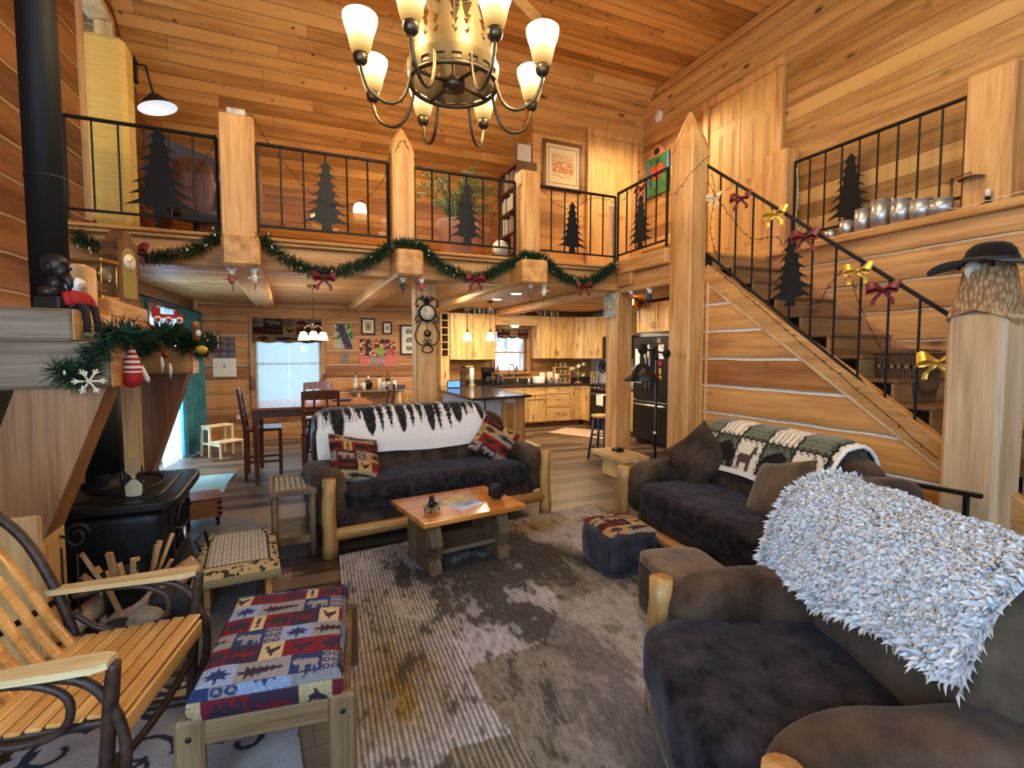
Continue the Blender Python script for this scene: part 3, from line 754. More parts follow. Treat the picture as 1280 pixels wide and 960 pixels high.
# ================================================================== SOFAS
def up_noise(a, f, g=0):
    return lambda p: a*mnoise.noise(Vector(p)*f+Vector((g, g*1.7, 0)))
def log_sofa(label, loc, rz, W, D=.95, hb=1.0, group=None, name='log_sofa', chair=False):
    t = thing(name, label, 'armchair' if chair else 'sofa', loc, rz, group)
    sx = -.12 if chair else .03
    m = MB(); m.puff((W/2, D/2+sx/2-.02, .22), (W/2-.10, D/2-.04-sx/2, .15), 9, 10, disp=up_noise(.008, 5)); m.build('base', M['suede'], t)
    m = MB()
    def sd(p): return (-.016 if chair else -.008)*(1-min(1, abs(mnoise.noise(Vector((p.x*2.2+p.y*2.5, p.y*5-p.x*1.5, 3))))*5))+.014*mnoise.noise(Vector((p.x*3, p.y*3, p.z*2)))+.010*mnoise.noise(Vector((p.x*9, p.y*5, p.z*4)))
    y0 = sx-.03; y1 = D*.64
    m.puff((W/2, (y0+y1)/2, .385), (W/2-.17, (y1-y0)/2, .125), 5, 26, disp=sd,
           fn=lambda q, d: q+Vector((0, 0, .02*(1-(q.x/(W/2))**2) if d[2] > .5 else 0)))
    m.build('seat_cushion', M['plush'], t)
    m = MB(); bx = W/2-(.11 if not chair else .14); zc = (hb+.34)/2; hh = (hb-.34)/2; yc = D*.80
    def bk(q, d):
        y = q.y; z = q.z
        if d[1] < -.9:
            ch = abs(((q.x/ (2*bx) * (7 if not chair else 3)) % 1)-.5)
            if not chair:
                k = max(0, min(1, (.45-z/hh)*1.4)); y -= .035*k*(1-(2*ch)**4*1.6)
                y += .02*max(0, 1-abs(z/hh-.12)*9)
            else:
                y -= .03*(1-(z/hh)**2)
        return Vector((q.x, y+(z+hh)*.13-.06, z))
    m.puff((W/2, yc, zc), (bx, .17, hh), 4.2, 30, fn=bk, disp=up_noise(.010, 7)); m.build('backrest', M['suede'] if not chair else M['suedel'], t)
    for k in (0, 1):
        ax = .12 if k == 0 else W-.12
        m = MB()
        def af(q, d): return Vector((q.x*(1.12 if d[2] > .3 else .93), q.y, q.z-.03*(q.y/.4)**2*(1 if q.z > 0 else 0)))
        m.puff((ax, D*.43, .42), (.125, D*.43-.01, .235), 3.6, 14, fn=af, disp=up_noise(.016, 5, k*3)); m.build('arm', M['suede'], t)
        px = .075 if k == 0 else W-(.025 if chair else .075)
        m = MB(); pts = [(px+.006*sin(i*1.3), .0-.01, .0+.61*i/6) for i in range(7)]
        m.tube(pts, [.058-.003*i*.5+.003*sin(i*2.1) for i in range(7)], 14); m.build('log_post', M['logp'], t)
        if chair:
            m = MB(); m.puff((ax+(.02 if k == 0 else -.02), D*.84, .72), (.075, .15, .34), 4, 10, fn=lambda q, d: Vector((q.x, q.y+(q.z+.3)*.16, q.z)), disp=up_noise(.008, 6)); m.build('wing', M['suede'], t)
    for lx in (.14, W-.14):
        m = MB(); m.cyl((lx, D-.14, 0), (lx, D-.14, .16), .045, n=12); m.build('rear_foot', M['logp'], t)
    if not chair:
        m = MB(); m.tube([(.1, .0, .165), (W*.3, -.005, .17), (W*.6, .004, .175), (W-.1, .0, .17)], [.05, .047, .052, .05], 14); m.build('front_rail', M['logpx'], t)
    return t
a9 = radians(9)
SC = (.16, 4.06, 0)
log_sofa('dark brown log framed sofa under the white fir tree throw, facing the camera', SC, a9, 2.20, .98, 1.0)
def sofa_pt(S, rz, x, y, z): return Vector((S[0]+x*cos(rz)-y*sin(rz), S[1]+x*sin(rz)+y*cos(rz), z))
SR = (2.60, 3.62, 0); aR = radians(-97)
SR_T = log_sofa('dark brown log framed loveseat against the stair wall with the moose quilt', SR, aR, 1.80, 1.0, .95)
for dx in (0, .07):
    m = MB(); m.tube(catmull([(.04, .02+dx, .50-dx*1.6), (-.07, .03+dx, .44-dx), (-.15+dx*.8, .05+dx, .28), (-.17+dx, .06+dx, .10), (-.15+dx, .06+dx, .0)], 5), .019, 8); m.build('curved_brace', M['logp'], SR_T)
SA = (1.47, 1.755, 0); aA = radians(-114)
log_sofa('large brown suede armchair under the shaggy white fleece', SA, aA, 1.10, .95, .975, chair=True, name='armchair')

def drape(path, x0, x1, nu, nv, sag=0.0, wob=.012, off=0, endcurve=0.0):
    P = [Vector((0, y, z)) for y, z in path]
    L = [0]
    for i in range(1, len(P)): L.append(L[-1]+(P[i]-P[i-1]).length)
    def fn(u, v):
        s = v*L[-1]; i = 0
        while i < len(P)-2 and L[i+1] < s: i += 1
        f = (s-L[i])/(L[i+1]-L[i]); p = P[i].lerp(P[i+1], f)
        x = x0+(x1-x0)*u
        n = mnoise.noise(Vector((u*5, v*3, off)))
        e = max(0, abs(u-.5)*2-.8)/.2
        return Vector((x+.01*n, p.y-wob*n*(1.0 if v < .5 else -.5)-.004, p.z+wob*.6*n-endcurve*e*e-sag*sin(u*9+off)*max(0, .4-v)))
    return fn
# fir tree throw on the long sofa
b = thing('throw_blanket', 'white fleece throw with black fir trees over the long sofa back', 'blanket', SC, a9)
m = MB()
path = [(.545, .66), (.565, .76), (.605, .88), (.65, .99), (.72, 1.065), (.84, 1.08), (.94, 1.04), (1.0, .93), (1.02, .75)]
m.grid(drape(path, .12, 1.86, 190, 60, sag=.03, wob=.014, off=2, endcurve=.09), 190, 60, lambda u, v: treesprint(u, min(1, v*1.75)))
m.build('fabric', M['blanket'], b)
b = thing('quilt', 'patchwork quilt with deer and bear patches over the loveseat back', 'blanket', SR, aR)
def patch(u, v):
    cu, cv = u*5.2, v*3.2; i, j = int(cu), int(cv); fu, fv = cu-i, cv-j
    if v < .045: return (.78, .76, .74)
    ed = min(fu, 1-fu, fv, 1-fv)
    if ed < .035 or (ed < .09 and (int(fu*14)+int(fv*14)) % 3 == 0): return (.02, .02, .018)
    k = (i+j) % 2
    if k == 0:
        c = (.74, .68, .58)
        if j == 0 and inpoly(1.06-fu*1.12, fv, DEER): c = (.10, .06, .055)
        if j > 0 and (fu*6) % 1 < .18: c = (.16, .13, .12)
    else:
        c = (.10, .115, .085) if (fu*9) % 1 > .25 and (fv*9) % 1 > .25 else (.20, .21, .15)
        if j == 0 and inpoly(fu, fv, BEAR): c = (.012, .011, .012)
    return c
m = MB(); path = [(.545, .655), (.57, .74), (.605, .84), (.66, .94), (.74, 1.01), (.86, 1.025), (.96, .985), (1.02, .88), (1.04, .70)]
m.grid(drape(path, .20, 1.52, 150, 80, sag=.02, wob=.015, off=7, endcurve=.04), 150, 80, patch); m.build('fabric', M['blanket'], b)
m = MB(); m.tube([drape(path, .20, 1.52, 1, 1, wob=.015, off=7, endcurve=.04)(1, i/14)+Vector((0, -.006, .004)) for i in range(15)], .014, 6); m.build('binding', M['white'], b)
# shaggy fleece on the armchair
fl = thing('fleece_throw', 'shaggy pale blue white fleece throw over the armchair back', 'blanket', SA, aA)
path = [(.485, .615), (.487, .64), (.505, .73), (.54, .83), (.59, .93), (.655, .995), (.77, 1.025), (.87, 1.005), (.95, .92), (.98, .80)]
fn0 = drape(path, -.02, .96, 40, 30, sag=.0, wob=.02, off=4)
def fn(u, v):
    v0 = .0+.14*u+.015*sin(u*11); return fn0(u, v0+(1-v0)*v)
m = MB(); m.grid(fn, 40, 30); m.build('backing', plain('fleece_backing', (.70, .71, .74), .9), fl)
m = MB(); R_ = random.Random(9); e = .01
for k in range(21000):
    u, v = R_.random(), R_.random()
    p = fn(u, v); du = (fn(min(1, u+e), v)-fn(max(0, u-e), v)).normalized(); dv = (fn(u, min(1, v+e))-fn(u, max(0, v-e))).normalized()
    n = du.cross(dv).normalized()
    if n.y > 0 and v < .5: n = -n
    if n.z < 0 and .3 < v < .7: n = -n
    if n.y < 0 and v > .8: n = -n
    edge = 1.0 if .03 < u < .97 and v > .03 else 1.6
    dr = (n*.55-dv*(.9*R_.random()-.15)+du*(R_.random()-.5)*1.9).normalized()
    if R_.random() < .2: dr = (n-du*.9*(R_.random()-.5)+dv*.5*(R_.random()-.4)).normalized()
    sd_ = dr.cross(n); sd_ = sd_.normalized() if sd_.length > 1e-3 else du
    ln = (.020+.018*R_.random())*edge; wd = .0034+.0026*R_.random()
    p0 = p; p1 = p+dr*ln*.55+n*.008; p2 = p+dr*ln+n*.004-Vector((0, 0, .006))
    sh = .78+.22*R_.random(); c = (.80*sh, .80*sh, .82*sh)
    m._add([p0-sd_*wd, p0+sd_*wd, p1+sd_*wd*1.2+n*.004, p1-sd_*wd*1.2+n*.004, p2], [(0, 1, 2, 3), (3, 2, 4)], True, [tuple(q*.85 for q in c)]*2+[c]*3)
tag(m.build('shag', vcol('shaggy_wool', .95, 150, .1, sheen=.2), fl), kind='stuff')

# cushions
def cushion(label, loc, rot, w, h, t, mats, colfn=None, e=2.6, name='cushion', corner=.10):
    T_ = thing(name, label, 'cushion', loc); T_.rotation_euler = rot
    m = MB(); n = 22 if not colfn else 44
    def fn(side):
        def f(u, v):
            a, b = u*2-1, v*2-1
            k = ((1-abs(a)**e)*(1-abs(b)**e))
            z = t*.5*max(0, k)**.42
            pin = 1-corner*(1-abs(a))*abs(b)**2-0; pin2 = 1-corner*(1-abs(b))*abs(a)**2
            return Vector((a*w/2*pin2, side*z, b*h/2*pin))
        return f
    m.grid(fn(-1), n, n, colfn); m.grid(fn(1), n, n, colfn)
    m.build('cover', mats, T_); return T_
qw = lambda u, v: quilt(u*.62+.1, v, 5, 1.0, warm=1)
p = sofa_pt(SC, a9, .38, .36, .66)
cushion('red and gold woodland tapestry cushion at the left end of the long sofa', p, (radians(-38), radians(14), a9+radians(8)), .46, .46, .15, M['vc'], qw)
p = sofa_pt(SC, a9, 1.80, .42, .68)
cushion('dark red woodland tapestry cushion at the right end of the long sofa', p, (radians(-30), radians(33), a9-radians(28)), .42, .42, .15, M['vc'], lambda u, v: quilt(u*.55+.5, v, 4, 1.0, warm=1))
p = sofa_pt(SR, aR, .40, .50, .72)
cushion('plain brown suede cushion standing on its corner at the loveseat arm', p, (radians(-22), radians(45), aR+radians(18)), .44, .44, .16, M['suede'])
p = sofa_pt(SR, aR, 1.30, .42, .68)
cushion('plain brown suede cushion half hidden behind the white fleece', p, (radians(-25), radians(-14), aR-radians(14)), .56, .42, .16, M['suedel'])

# ================================================================== TABLES, STOOLS
t = thing('coffee_table', 'small pine coffee table on two plank legs standing on the rug', 'table', (1.15, 3.70, 0), radians(9))
m = MB(); m.box(-.42, -.33, .385, .42, .33, .425, .006); m.build('tabletop', wood('orange_pine_top', (.46, .16, .03), (.72, .32, .08), 'x', 'y', knots=.35, kn=(3, 7), rough=.16, kr=.12, coat=.5), t)
for sx in (-.29, .27):
    m = MB()
    pr_ = [(-.24, 0), (-.20, .10), (-.25, .22), (-.20, .33), (-.20, .385), (.20, .385), (.20, .33), (.22, .20), (.19, .10), (.24, 0)]
    m.prism(pr_, .09, Matrix.Translation((sx, -.02, 0)) @ Matrix.Rotation(PI/2, 4, 'Z')); m.build('leg', M['greyz'], t)
m = MB(); m.box(-.25, -.20, .12, .23, .16, .155, .01); m.build('shelf', M['tray'], t)
m = MB(); m.tube([(-.35+.04*cos(a), -.265, .19+.02*sin(a)) for a in [i*PI/6 for i in range(13)]], .008, 6); m.build('knot', M['bark'], t)
# things on it
m = MB(); ct = Matrix.Translation((1.15, 3.70, 0)) @ Matrix.Rotation(a9, 4, 'Z')
def onct(x, y, z): return ct @ Vector((x, y, z))
def magazine(label, x, y, z, rz, c):
    m = MB()
    def col(u, v):
        n = mnoise.noise(Vector((u*3, v*7, x*9))); return tuple(q*(.75+.5*n) for q in (c[0] if v > .45+.1*n else c[1]))
    m.box(-.11, -.14, 0, .11, .14, .008, .001); m.grid(lambda u, v: Vector((-.108+.216*u, -.138+.276*v, .0086)), 24, 30, col)
    one('magazine', m, M['vcp'], label, 'magazine', 'magazines on the coffee table', loc=onct(x, y, z), rz=rz)
magazine('lower magazine of the pair on the coffee table', -.005, -.04, .425, a9+.30, ((.7, .6, .42), (.35, .4, .55)))
magazine('upper magazine with a pale sunset cover on the coffee table', .005, -.03, .4345, a9+.22, ((.75, .58, .28), (.42, .48, .66)))
t = thing('bear_dish', 'small dish with a black bear figurine on the coffee table', 'figurine', onct(-.26, -.10, .425), a9)
m = MB(); m.lathe([(.02, .02), (.05, .022), (.065, .035), (.062, .038), (.045, .028), (.0, .026)], 16); m.build('dish', plain('mottled_dish', (.20, .22, .08), .4, nz=.6), t)
for k in range(3):
    m = MB(); m.cyl((.055*cos(k*2.1), .055*sin(k*2.1), .03), (.062*cos(k*2.1), .062*sin(k*2.1), 0), .004); m.build('foot', M['iron'], t)
m = MB(); m.sph((0, 0, .055), (.028, .025, .032)); m.sph((0, -.008, .095), (.02, .02, .018)); m.sph((0, -.028, .091), (.008, .01, .007)); m.sph((.013, 0, .113), .006); m.sph((-.013, 0, .113), .006)
m.tube([(-.02, -.01, .065), (-.04, -.03, .05)], .009, 6); m.tube([(.02, -.01, .065), (.035, -.03, .05)], .009, 6); m.build('bear', M['black'], t)
t = thing('animal_figurine', 'round black carved animal holder at the right end of the coffee table', 'figurine', onct(.30, -.08, .425), a9)
for y in (-.022, .022):
    m = MB(); m.sph((0, y, .06), (.065, .016, .06), 20, 12, disp=.06); m.build('body', M['black'], t)
m = MB(); m.sph((-.05, -.02, .085), (.026, .024, .024)); m.sph((-.07, -.025, .078), (.012, .01, .01)); m.sph((-.045, -.01, .112), .009); m.sph((-.06, -.03, .11), .008); m.build('head', M['black'], t)

t = thing('side_table', 'small rustic side table with ridged top left of the long sofa', 'side table', (-.02, 4.43, 0), radians(2))
m = MB()
m.box(-.17, -.29, .49, .17, -.255, .535, .004); m.box(-.17, .255, .49, .17, .29, .535, .004); m.box(-.17, -.255, .49, -.14, .255, .535, .004); m.box(.14, -.255, .49, .17, .255, .535, .004)
m.build('tabletop_frame', M['greyz'], t)
m = MB(); R_ = random.Random(2)
m.grid(lambda u, v: Vector((-.14+.28*u, -.255+.51*v, .52+.006*abs(sin(u*PI*7)))), 56, 60, lambda u, v: (lambda k: (k*.95, k*.88, k*.8))((.10 if (u*7) % 1 < .14 else .5)*(.45+.9*abs(mnoise.noise(Vector((u*40, v*9, 0)))))))
m.build('tabletop', M['vcp'], t)
for x in (-.135, .135):
    for y in (-.25, .25):
        m = MB(); m.tube([(x, y, 0), (x*.99, y, .25), (x, y, .49)], [.028, .026, .028], 12); m.build('leg', M['greyz'], t)
m = MB(); m.box(-.14, -.25, .13, .14, .25, .165, .004); m.box(-.115, -.262, .10, .115, -.24, .165, .004); m.build('shelf', M['greyz'], t)

# big plaid ottoman
t = thing('ottoman', 'wood framed footstool with woodland patterned cushion beside the rocking chair', 'ottoman', (-.062, 2.27, 0), radians(-7))
m = MB()
def ofn(u, v):
    a, b = u*2-1, v*2-1
    e = max(abs(a), abs(b)); z = .445-.012*e**6
    return Vector((a*.25, b*.39, z+.006*mnoise.noise(Vector((u*4, v*4, 0)))))
cf = lambda u, v: quilt(u, v, 6, 1.0)
m.grid(ofn, 150, 200, cf)
def side(fx):
    def f(u, v):
        x, y = fx(u); k = sin(v*PI)*.02
        nx, ny = (x/.25, y/.39); 
        sx = 1+k/.25 if abs(nx) > .99 else 1; sy = 1+k/.39 if abs(ny) > .99 else 1
        return Vector((x*sx, y*sy, .435-.115*v+.004*(1-v)))
    return f
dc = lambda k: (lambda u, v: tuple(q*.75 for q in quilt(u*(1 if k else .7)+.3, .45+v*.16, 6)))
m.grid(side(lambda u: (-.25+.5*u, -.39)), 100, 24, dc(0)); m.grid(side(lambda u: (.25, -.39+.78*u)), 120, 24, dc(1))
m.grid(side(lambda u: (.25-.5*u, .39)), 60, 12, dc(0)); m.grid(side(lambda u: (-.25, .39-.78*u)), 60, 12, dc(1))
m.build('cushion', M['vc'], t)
for sx in (-1, 1):
    for sy in (-1, 1):
        m = MB(); m.box(sx*.265-.05, sy*.385-.022, 0, sx*.265+.05, sy*.385+.022, .335, .012); l_ = m.build('leg', M['greyz'], t)
        m = MB(); m.sph((sx*.265, sy*.385-.022, .27), (.011, .006, .011), 10, 6); m.build('bolt', M['iron'], l_)
for sy in (-1, 1):
    m = MB(); m.box(-.215, sy*.385-.018, .235, .215, sy*.385+.018, .325, .006); m.build('rail', wood('greyed_rail', (.115, .062, .03), (.26, .16, .082), 'x', 'z', knots=.2), t)
for sx in (-1, 1):
    m = MB(); m.box(sx*.27-.018, -.363, .235, sx*.27+.018, .363, .325, .006); m.build('rail', M['greyz'], t)

t.scale = (.94, .885, .965)
# pouf and cube footstool
t = thing('pouf', 'square dark pouf with red tapestry top in front of the loveseat', 'pouf', (2.19, 3.06, 0), radians(-4))
m = MB(); m.puff((0, 0, .16), (.215, .225, .16), 6, 20, disp=up_noise(.012, 8)); m.build('body', fabric('navy_suede', (.055, .048, .055), .4, 8, sheen=.4, tint=(.7, .75, 1)), t)
m = MB(); m.grid(lambda u, v: Vector((-.195+.39*u, -.205+.41*v, .326+.015*(1-(2*u-1)**4)*(1-(2*v-1)**4)-.025*max(abs(2*u-1), abs(2*v-1))**10)), 70, 70, lambda u, v: quilt(u*.6, v, 4, 1.0, warm=1)); m.build('top_panel', M['vc'], t)
for sx, sy in ((-1, -1), (1, -1), (-1, 1)):
    m = MB(); m.tube([(sx*.160, sy*.168, .02), (sx*.188, sy*.197, .07), (sx*.193, sy*.202, .16), (sx*.188, sy*.197, .25), (sx*.160, sy*.168, .30)], .006, 6); m.build('piping', M['black'], t)
t = thing('footstool', 'brown suede cube footstool between pouf and armchair', 'footstool', (2.06, 2.24, 0), radians(-14))
m = MB(); m.puff((0, 0, .175), (.20, .22, .175), 9, 14, disp=up_noise(.006, 9)); m.build('body', M['suede'], t)
m = MB(); m.puff((0, 0, .335), (.20, .22, .038), 6, 14, disp=up_noise(.008, 9)); m.build('top_cushion', fabric('worn_tan_suede', (.16, .105, .066), .5, 5), t)
m = MB(); m.tube([(-.197, -.217, .31), (.197, -.217, .31), (.197, .217, .31), (-.197, .217, .31)], .006, 6, closed=True); m.build('piping', M['black'], t)

# slab table, lamp
t = thing('slab_table', 'low pale live edge slab table in front of the clock post', 'side table', (3.80, 5.33, 0))
m = MB(); pl = [(-.22, -.36), (.0, -.40), (.20, -.36), (.225, -.1), (.21, .2), (.23, .38), (0, .36), (-.18, .38), (-.21, .15), (-.19, -.1)]
m.slab(pl, .262, .307); m.build('tabletop', wood('pale_slab', (.56, .36, .15), (.80, .60, .32), 'y', 'x', knots=.15, rough=.3), t)
m = MB(); m.box(-.10, -.22, 0, .12, .22, .262, .01); m.build('pedestal', wood('pale_block', (.56, .36, .15), (.80, .60, .32), 'z', 'x', knots=.15, rough=.4), t)
m = MB(); m.box(-.05, -.07, .308, .06, .06, .345, .006); m.box(-.045, -.065, .345, .055, .055, .35, .002)
one('small_box', m, M['black'], 'small flat black box on the pale slab table', 'box', loc=(3.84, 5.42, .0005))
t = thing('floor_lamp', 'black pulley arm floor lamp with cone shade beside the loveseat', 'lamp', (3.83, 4.66, 0))
m = MB(); m.lathe([(0, 0), (.13, 0), (.13, .02), (.03, .035), (0, .036)], 24); m.build('base', M['iron'], t)
m = MB(); m.cyl((0, 0, .03), (0, 0, 1.66), .016, .014, 12); m.cyl((0, 0, 1.50), (0, 0, 1.56), .022, n=12); m.build('pole', M['iron'], t)
m = MB(); m.beam((-.19, 0, 1.62), (.14, 0, 1.57), .018, .022); m.tube([(-.2, 0, 1.66), (0, 0, 1.70), (.14, 0, 1.60)], .003, 5); m.build('arm', M['iron'], t)
for x, r_ in ((-.2, .06), (.14, .05)):
    m = MB(); m.cyl((x, -.012, 1.62 if x < 0 else 1.57), (x, .012, 1.62 if x < 0 else 1.57), r_, n=20); m.build('pulley', M['iron'], t)
m = MB(); m.lathe([(.028, 1.50), (.03, 1.46), (.06, 1.445), (.215, 1.265), (.212, 1.262), (.055, 1.44), (.02, 1.45)], 28, (-.2, 0, 0)); m.cyl((-.2, 0, 1.45), (-.2, 0, 1.60), .014); m.build('lamp_shade', plain('dark_bronze_shade', (.035, .028, .02), .35, .5), t)
m = MB(); m.tube([(-.03, -.02, 1.5), (-.03, -.02, .68)], .002, 4); m.sph((-.03, -.02, .66), .018); m.build('pull_chain', M['cream'], t)

# ================================================================== RUGS
def quadmap(a, b, c, d, z):
    A, B, C_, D_ = [Vector((*p, z)) for p in (a, b, c, d)]
    return lambda u, v: (A.lerp(B, u)).lerp(D_.lerp(C_, u), v)
PT = []
_r = random.Random(11)
def fbm(x, y, z, o=4):
    a = 0; k = .5; t_ = 0
    for i in range(o): a += k*mnoise.noise(Vector((x, y, z+i*3.1))); t_ += k; x *= 2.1; y *= 2.1; k *= .6
    return a/t_
def rugcol(u, v):
    x = u*2.5; y = v*3.2
    n1 = mnoise.noise(Vector((x*1.3, y*1.3, 1))); m1 = fbm(x*4, y*3, 2, 5); m2 = fbm(x*11, y*5, 9, 4); n4 = mnoise.noise(Vector((x*60, y*14, 2)))
    light = (.46, .42, .39); tan = (.25, .215, .175); dark = (.065, .058, .052); gold = (.30, .19, .05); lav = (.47, .44, .47)
    xx = (x+.12*n1)/.62; yy = (y+.14*m1+(int(xx) % 2)*.35)/.85; i = int(xx); j = int(yy); h = random.Random(i*31+j*17+5).random()
    c = light if h < .3 else (tan if h < .65 else ((.36, .32, .28) if h < .8 else lav))
    lv = math.exp(-((x-1.55)/.55)**2-((y-.75)/.75)**2)+.8*math.exp(-((x-2.1)/.4)**2-((y-2.6)/.5)**2); lv = min(1, lv*1.4)
    c = tuple(a*(1-lv)+b*lv for a, b in zip(c, lav))
    g = math.exp(-((x-.22)/.26)**2-((y-1.35)/.42)**2)+.9*math.exp(-((x-1.75)/.33)**2-((y-2.95)/.16)**2); g = min(1, g*(1.0+m2))
    c = tuple(a*(1-g)+b*g for a, b in zip(c, gold))
    st = (h < .22 or i == 0 or (i == 2 and j == 2)) and lv < .5 and m1 > -.22
    if st:
        s = (x/.024) % 1; c = tuple(q*(1.2 if s < .5 else .55) for q in c)
    band = .95*math.exp(-((x-1.02-.2*n1+(y-1.6)*.10)/.20)**2)*(1 if y < 2.2 else .4)+math.exp(-((y-2.45-.25*n1+.2*(x-.6))/.22)**2)*(1 if .35 < x < 1.6 else 0)+.9*math.exp(-((x-1.85+.2*n1+(y-1.9)*.40)/.14)**2)
    k = max(0, min(1, (band*.85+m1*1.1+m2*1.5+n4*.55-.12)*2.1))*.92
    if lv > .3: k *= .72
    c = tuple(a*(1-k)+b*k for a, b in zip(c, dark))
    f = 1+.6*m2+.45*n4+.25*(random.random()-.5)
    return tuple(max(.01, q*f) for q in c)
m = MB(); fq = quadmap((.145, 1.0), (2.60, 1.0), (2.80, 4.42), (.30, 4.05), .012)
m.grid(fq, 430, 360, rugcol); e0 = quadmap((.145, 1.0), (2.60, 1.0), (2.80, 4.42), (.30, 4.05), .0)
n0 = 40
for (u0, v0, u1, v1) in ((0, 0, 1, 0), (1, 0, 1, 1), (1, 1, 0, 1), (0, 1, 0, 0)):
    m.grid(lambda s, w: (e0 if w < .5 else fq)(u0+(u1-u0)*s, v0+(v1-v0)*s), n0, 1, lambda s, w: (.25, .22, .18))
one('area_rug', m, vcol('distressed_rug', .95, 260, .35, bstr=.6), 'large distressed grey and tan area rug in the middle of the room', 'rug')
# swirl rug under the rocking chair
T = NT('swirl_rug'); ob, o = T.coords(); m = MB()
SW = []
_r = random.Random(21)
for k in range(36):
    cx, cy, r0, a0, s = _r.uniform(-.65, .65), _r.uniform(-.5, .5), _r.uniform(.06, .15), _r.uniform(0, 6.28), _r.choice((-1, 1))
    SW.append((cx, cy, r0, a0, s))
def swcol(u, v):
    x, y = (u-.5)*1.4, (v-.5)*1.1
    n = mnoise.noise(Vector((x*9, y*9, 0))); c = (.46, .42, .43)
    for cx, cy, r0, a0, s in SW:
        dx, dy = x-cx, y-cy; r = math.hypot(dx, dy)
        if r < r0*1.5:
            th = (math.atan2(dy, dx)*s-a0) % (2*PI)
            rs = r0*(.25+.75*th/(2*PI))
            if abs(r-rs) < .012+.004*n or (th > 5.6 and abs(r-r0*(1+.25*(th-5.6))) < .012): c = (.045, .05, .085)
    q = .85+.25*n+.1*random.random()
    return tuple(a*q for a in c)
m.grid(lambda u, v: Vector(((u-.5)*1.4, (v-.5)*1.1, .01)), 240, 190, swcol); m.box(-.70, -.55, 0, .70, .55, .0095, .002)
o_ = one('swirl_rug', m, vcol('swirl_pile', .95, 260, .25), 'pale rug with dark blue scrolls under the rocking chair', 'rug', loc=(-.72, 2.28, 0), rz=radians(4))
# ================================================================== STOVE CORNER
m = MB(); pl = [(-2.2, 2.75), (-.50, 2.75), (-.25, 3.1), (-.25, 5.05), (-.52, 5.4), (-2.0, 5.4)]
m._add([(x, y, 0) for x, y in pl]+[(x, y, .018) for x, y in pl], [tuple(range(6, 12))]+[(i, (i+1) % 6, 6+(i+1) % 6, 6+i) for i in range(6)], False)
one('hearth_slab', m, plain('blue_grey_slate', (.13, .145, .17), .35, nz=.35, ns=5), 'flat grey slate hearth slab under the wood stove', 'hearth')
m = MB()
for y0, y1, z0, z1 in ((3.0, 3.85, .02, .7), (3.86, 4.7, .02, .7), (4.71, 5.5, .02, .7), (3.0, 3.5, .71, 1.36), (3.51, 4.4, .71, 1.36), (4.41, 5.5, .71, 1.36)):
    m.box(-1.89, y0, z0, -1.82, y1, z1, .012)
one('stone_panel', m, M['stone'], 'grey stone slab panel on the wall behind the stove', 'stone panel')
# wood stove
t = thing('wood_stove', 'black cast iron wood stove with curved top on the slate hearth', 'stove', (-1.03, 4.12, .018))
V = lambda m, n, mt=M['stove'], par=t: m.build(n, mt, par)
m = MB(); m.puff((0, 0, .37), (.28, .44, .22), 12, 14); V(m, 'body')
m = MB(); m.puff((.02, 0, .625), (.34, .50, .035), 9, 14); m.puff((.0, 0, .655), (.26, .40, .02), 9, 10); V(m, 'top_plate')
m = MB(); m.tube([(.22*cos(a)*.9, .30*sin(a), .678) for a in [2*PI*i/28 for i in range(28)]], .007, 6, closed=True); V(m, 'lid_ring')
m = MB(); m.tube([(.03+.05*cos(a), .05*sin(a), .685+.012*sin(a)) for a in [PI*i/10 for i in range(11)]], .006, 6); V(m, 'lid_handle', M['steel'])
m = MB(); m.puff((.02, 0, .145), (.33, .47, .025), 9, 10); V(m, 'base_plate')
for sx in (-.2, .24):
    for sy in (-.36, .36):
        m = MB(); m.tube([(sx, sy, .14), (sx+.02, sy*1.05, .07), (sx, sy*1.02, 0)], [.035, .025, .035], 10); V(m, 'leg')
# door with arched lattice on the room side (+X)
m = MB(); m.box(.26, -.30, .20, .30, .30, .57, .01); d = V(m, 'door')
m = MB(); m.poly([(.302, -.23, .25), (.302, .23, .25), (.302, .23, .44), (.302, .15, .51), (.302, 0, .535), (.302, -.15, .51), (.302, -.23, .44)]); V(m, 'door_glass', plain('sooty_glass', (.006, .006, .007), .08), d)
m = MB()
for k in range(7):
    y = -.2+.4*k/6; m.beam((.307, y, .25), (.307, y, .50-.22*abs(y)*abs(y)*4), .01, .01, .002, up=(0, 1, 0))
m.tube([(.308, .23*cos(a), .43+.105*sin(a)) for a in [PI*i/14 for i in range(15)]], .010, 6)
m.beam((.307, -.23, .34), (.307, .23, .34), .01, .01, .002)
V(m, 'lattice', M['stove'], d)
m = MB(); m.tube([(.31, -.28, .42), (.36, -.29, .42), (.37, -.33, .36)], .010, 8); V(m, 'handle', M['steel'], d)
m = MB(); m.puff((.35, 0, .155), (.09, .36, .02), 6, 10); V(m, 'ash_lip')
m = MB(); m.lathe([(.13, .66), (.13, .70), (.105, .71), (.105, .80)], 20, (-.12, 0, 0)); V(m, 'flue_collar')
t = thing('stove_pipe', 'matte black stove pipe rising from the wood stove to the ceiling', 'stove pipe', (-1.15, 4.05, .80))
m = MB(); m.cyl((-1.14, 4.08, .80), (-1.14, 4.08, 1.46), .10, n=24); m.build('lower_pipe', M['pipe'], t, True)
m = MB(); m.tube([(-1.14, 4.08, 1.42), (-1.15, 4.06, 1.52), (-1.28, 3.98, 1.66), (-1.32, 3.93, 1.80)], .095, 20); m.build('elbow', M['pipe'], t, True)
m = MB(); m.cyl((-1.32, 3.93, 1.74), (-1.32, 3.93, 5.92), .093, n=24); m.build('upper_pipe', M['pipe'], t, True)
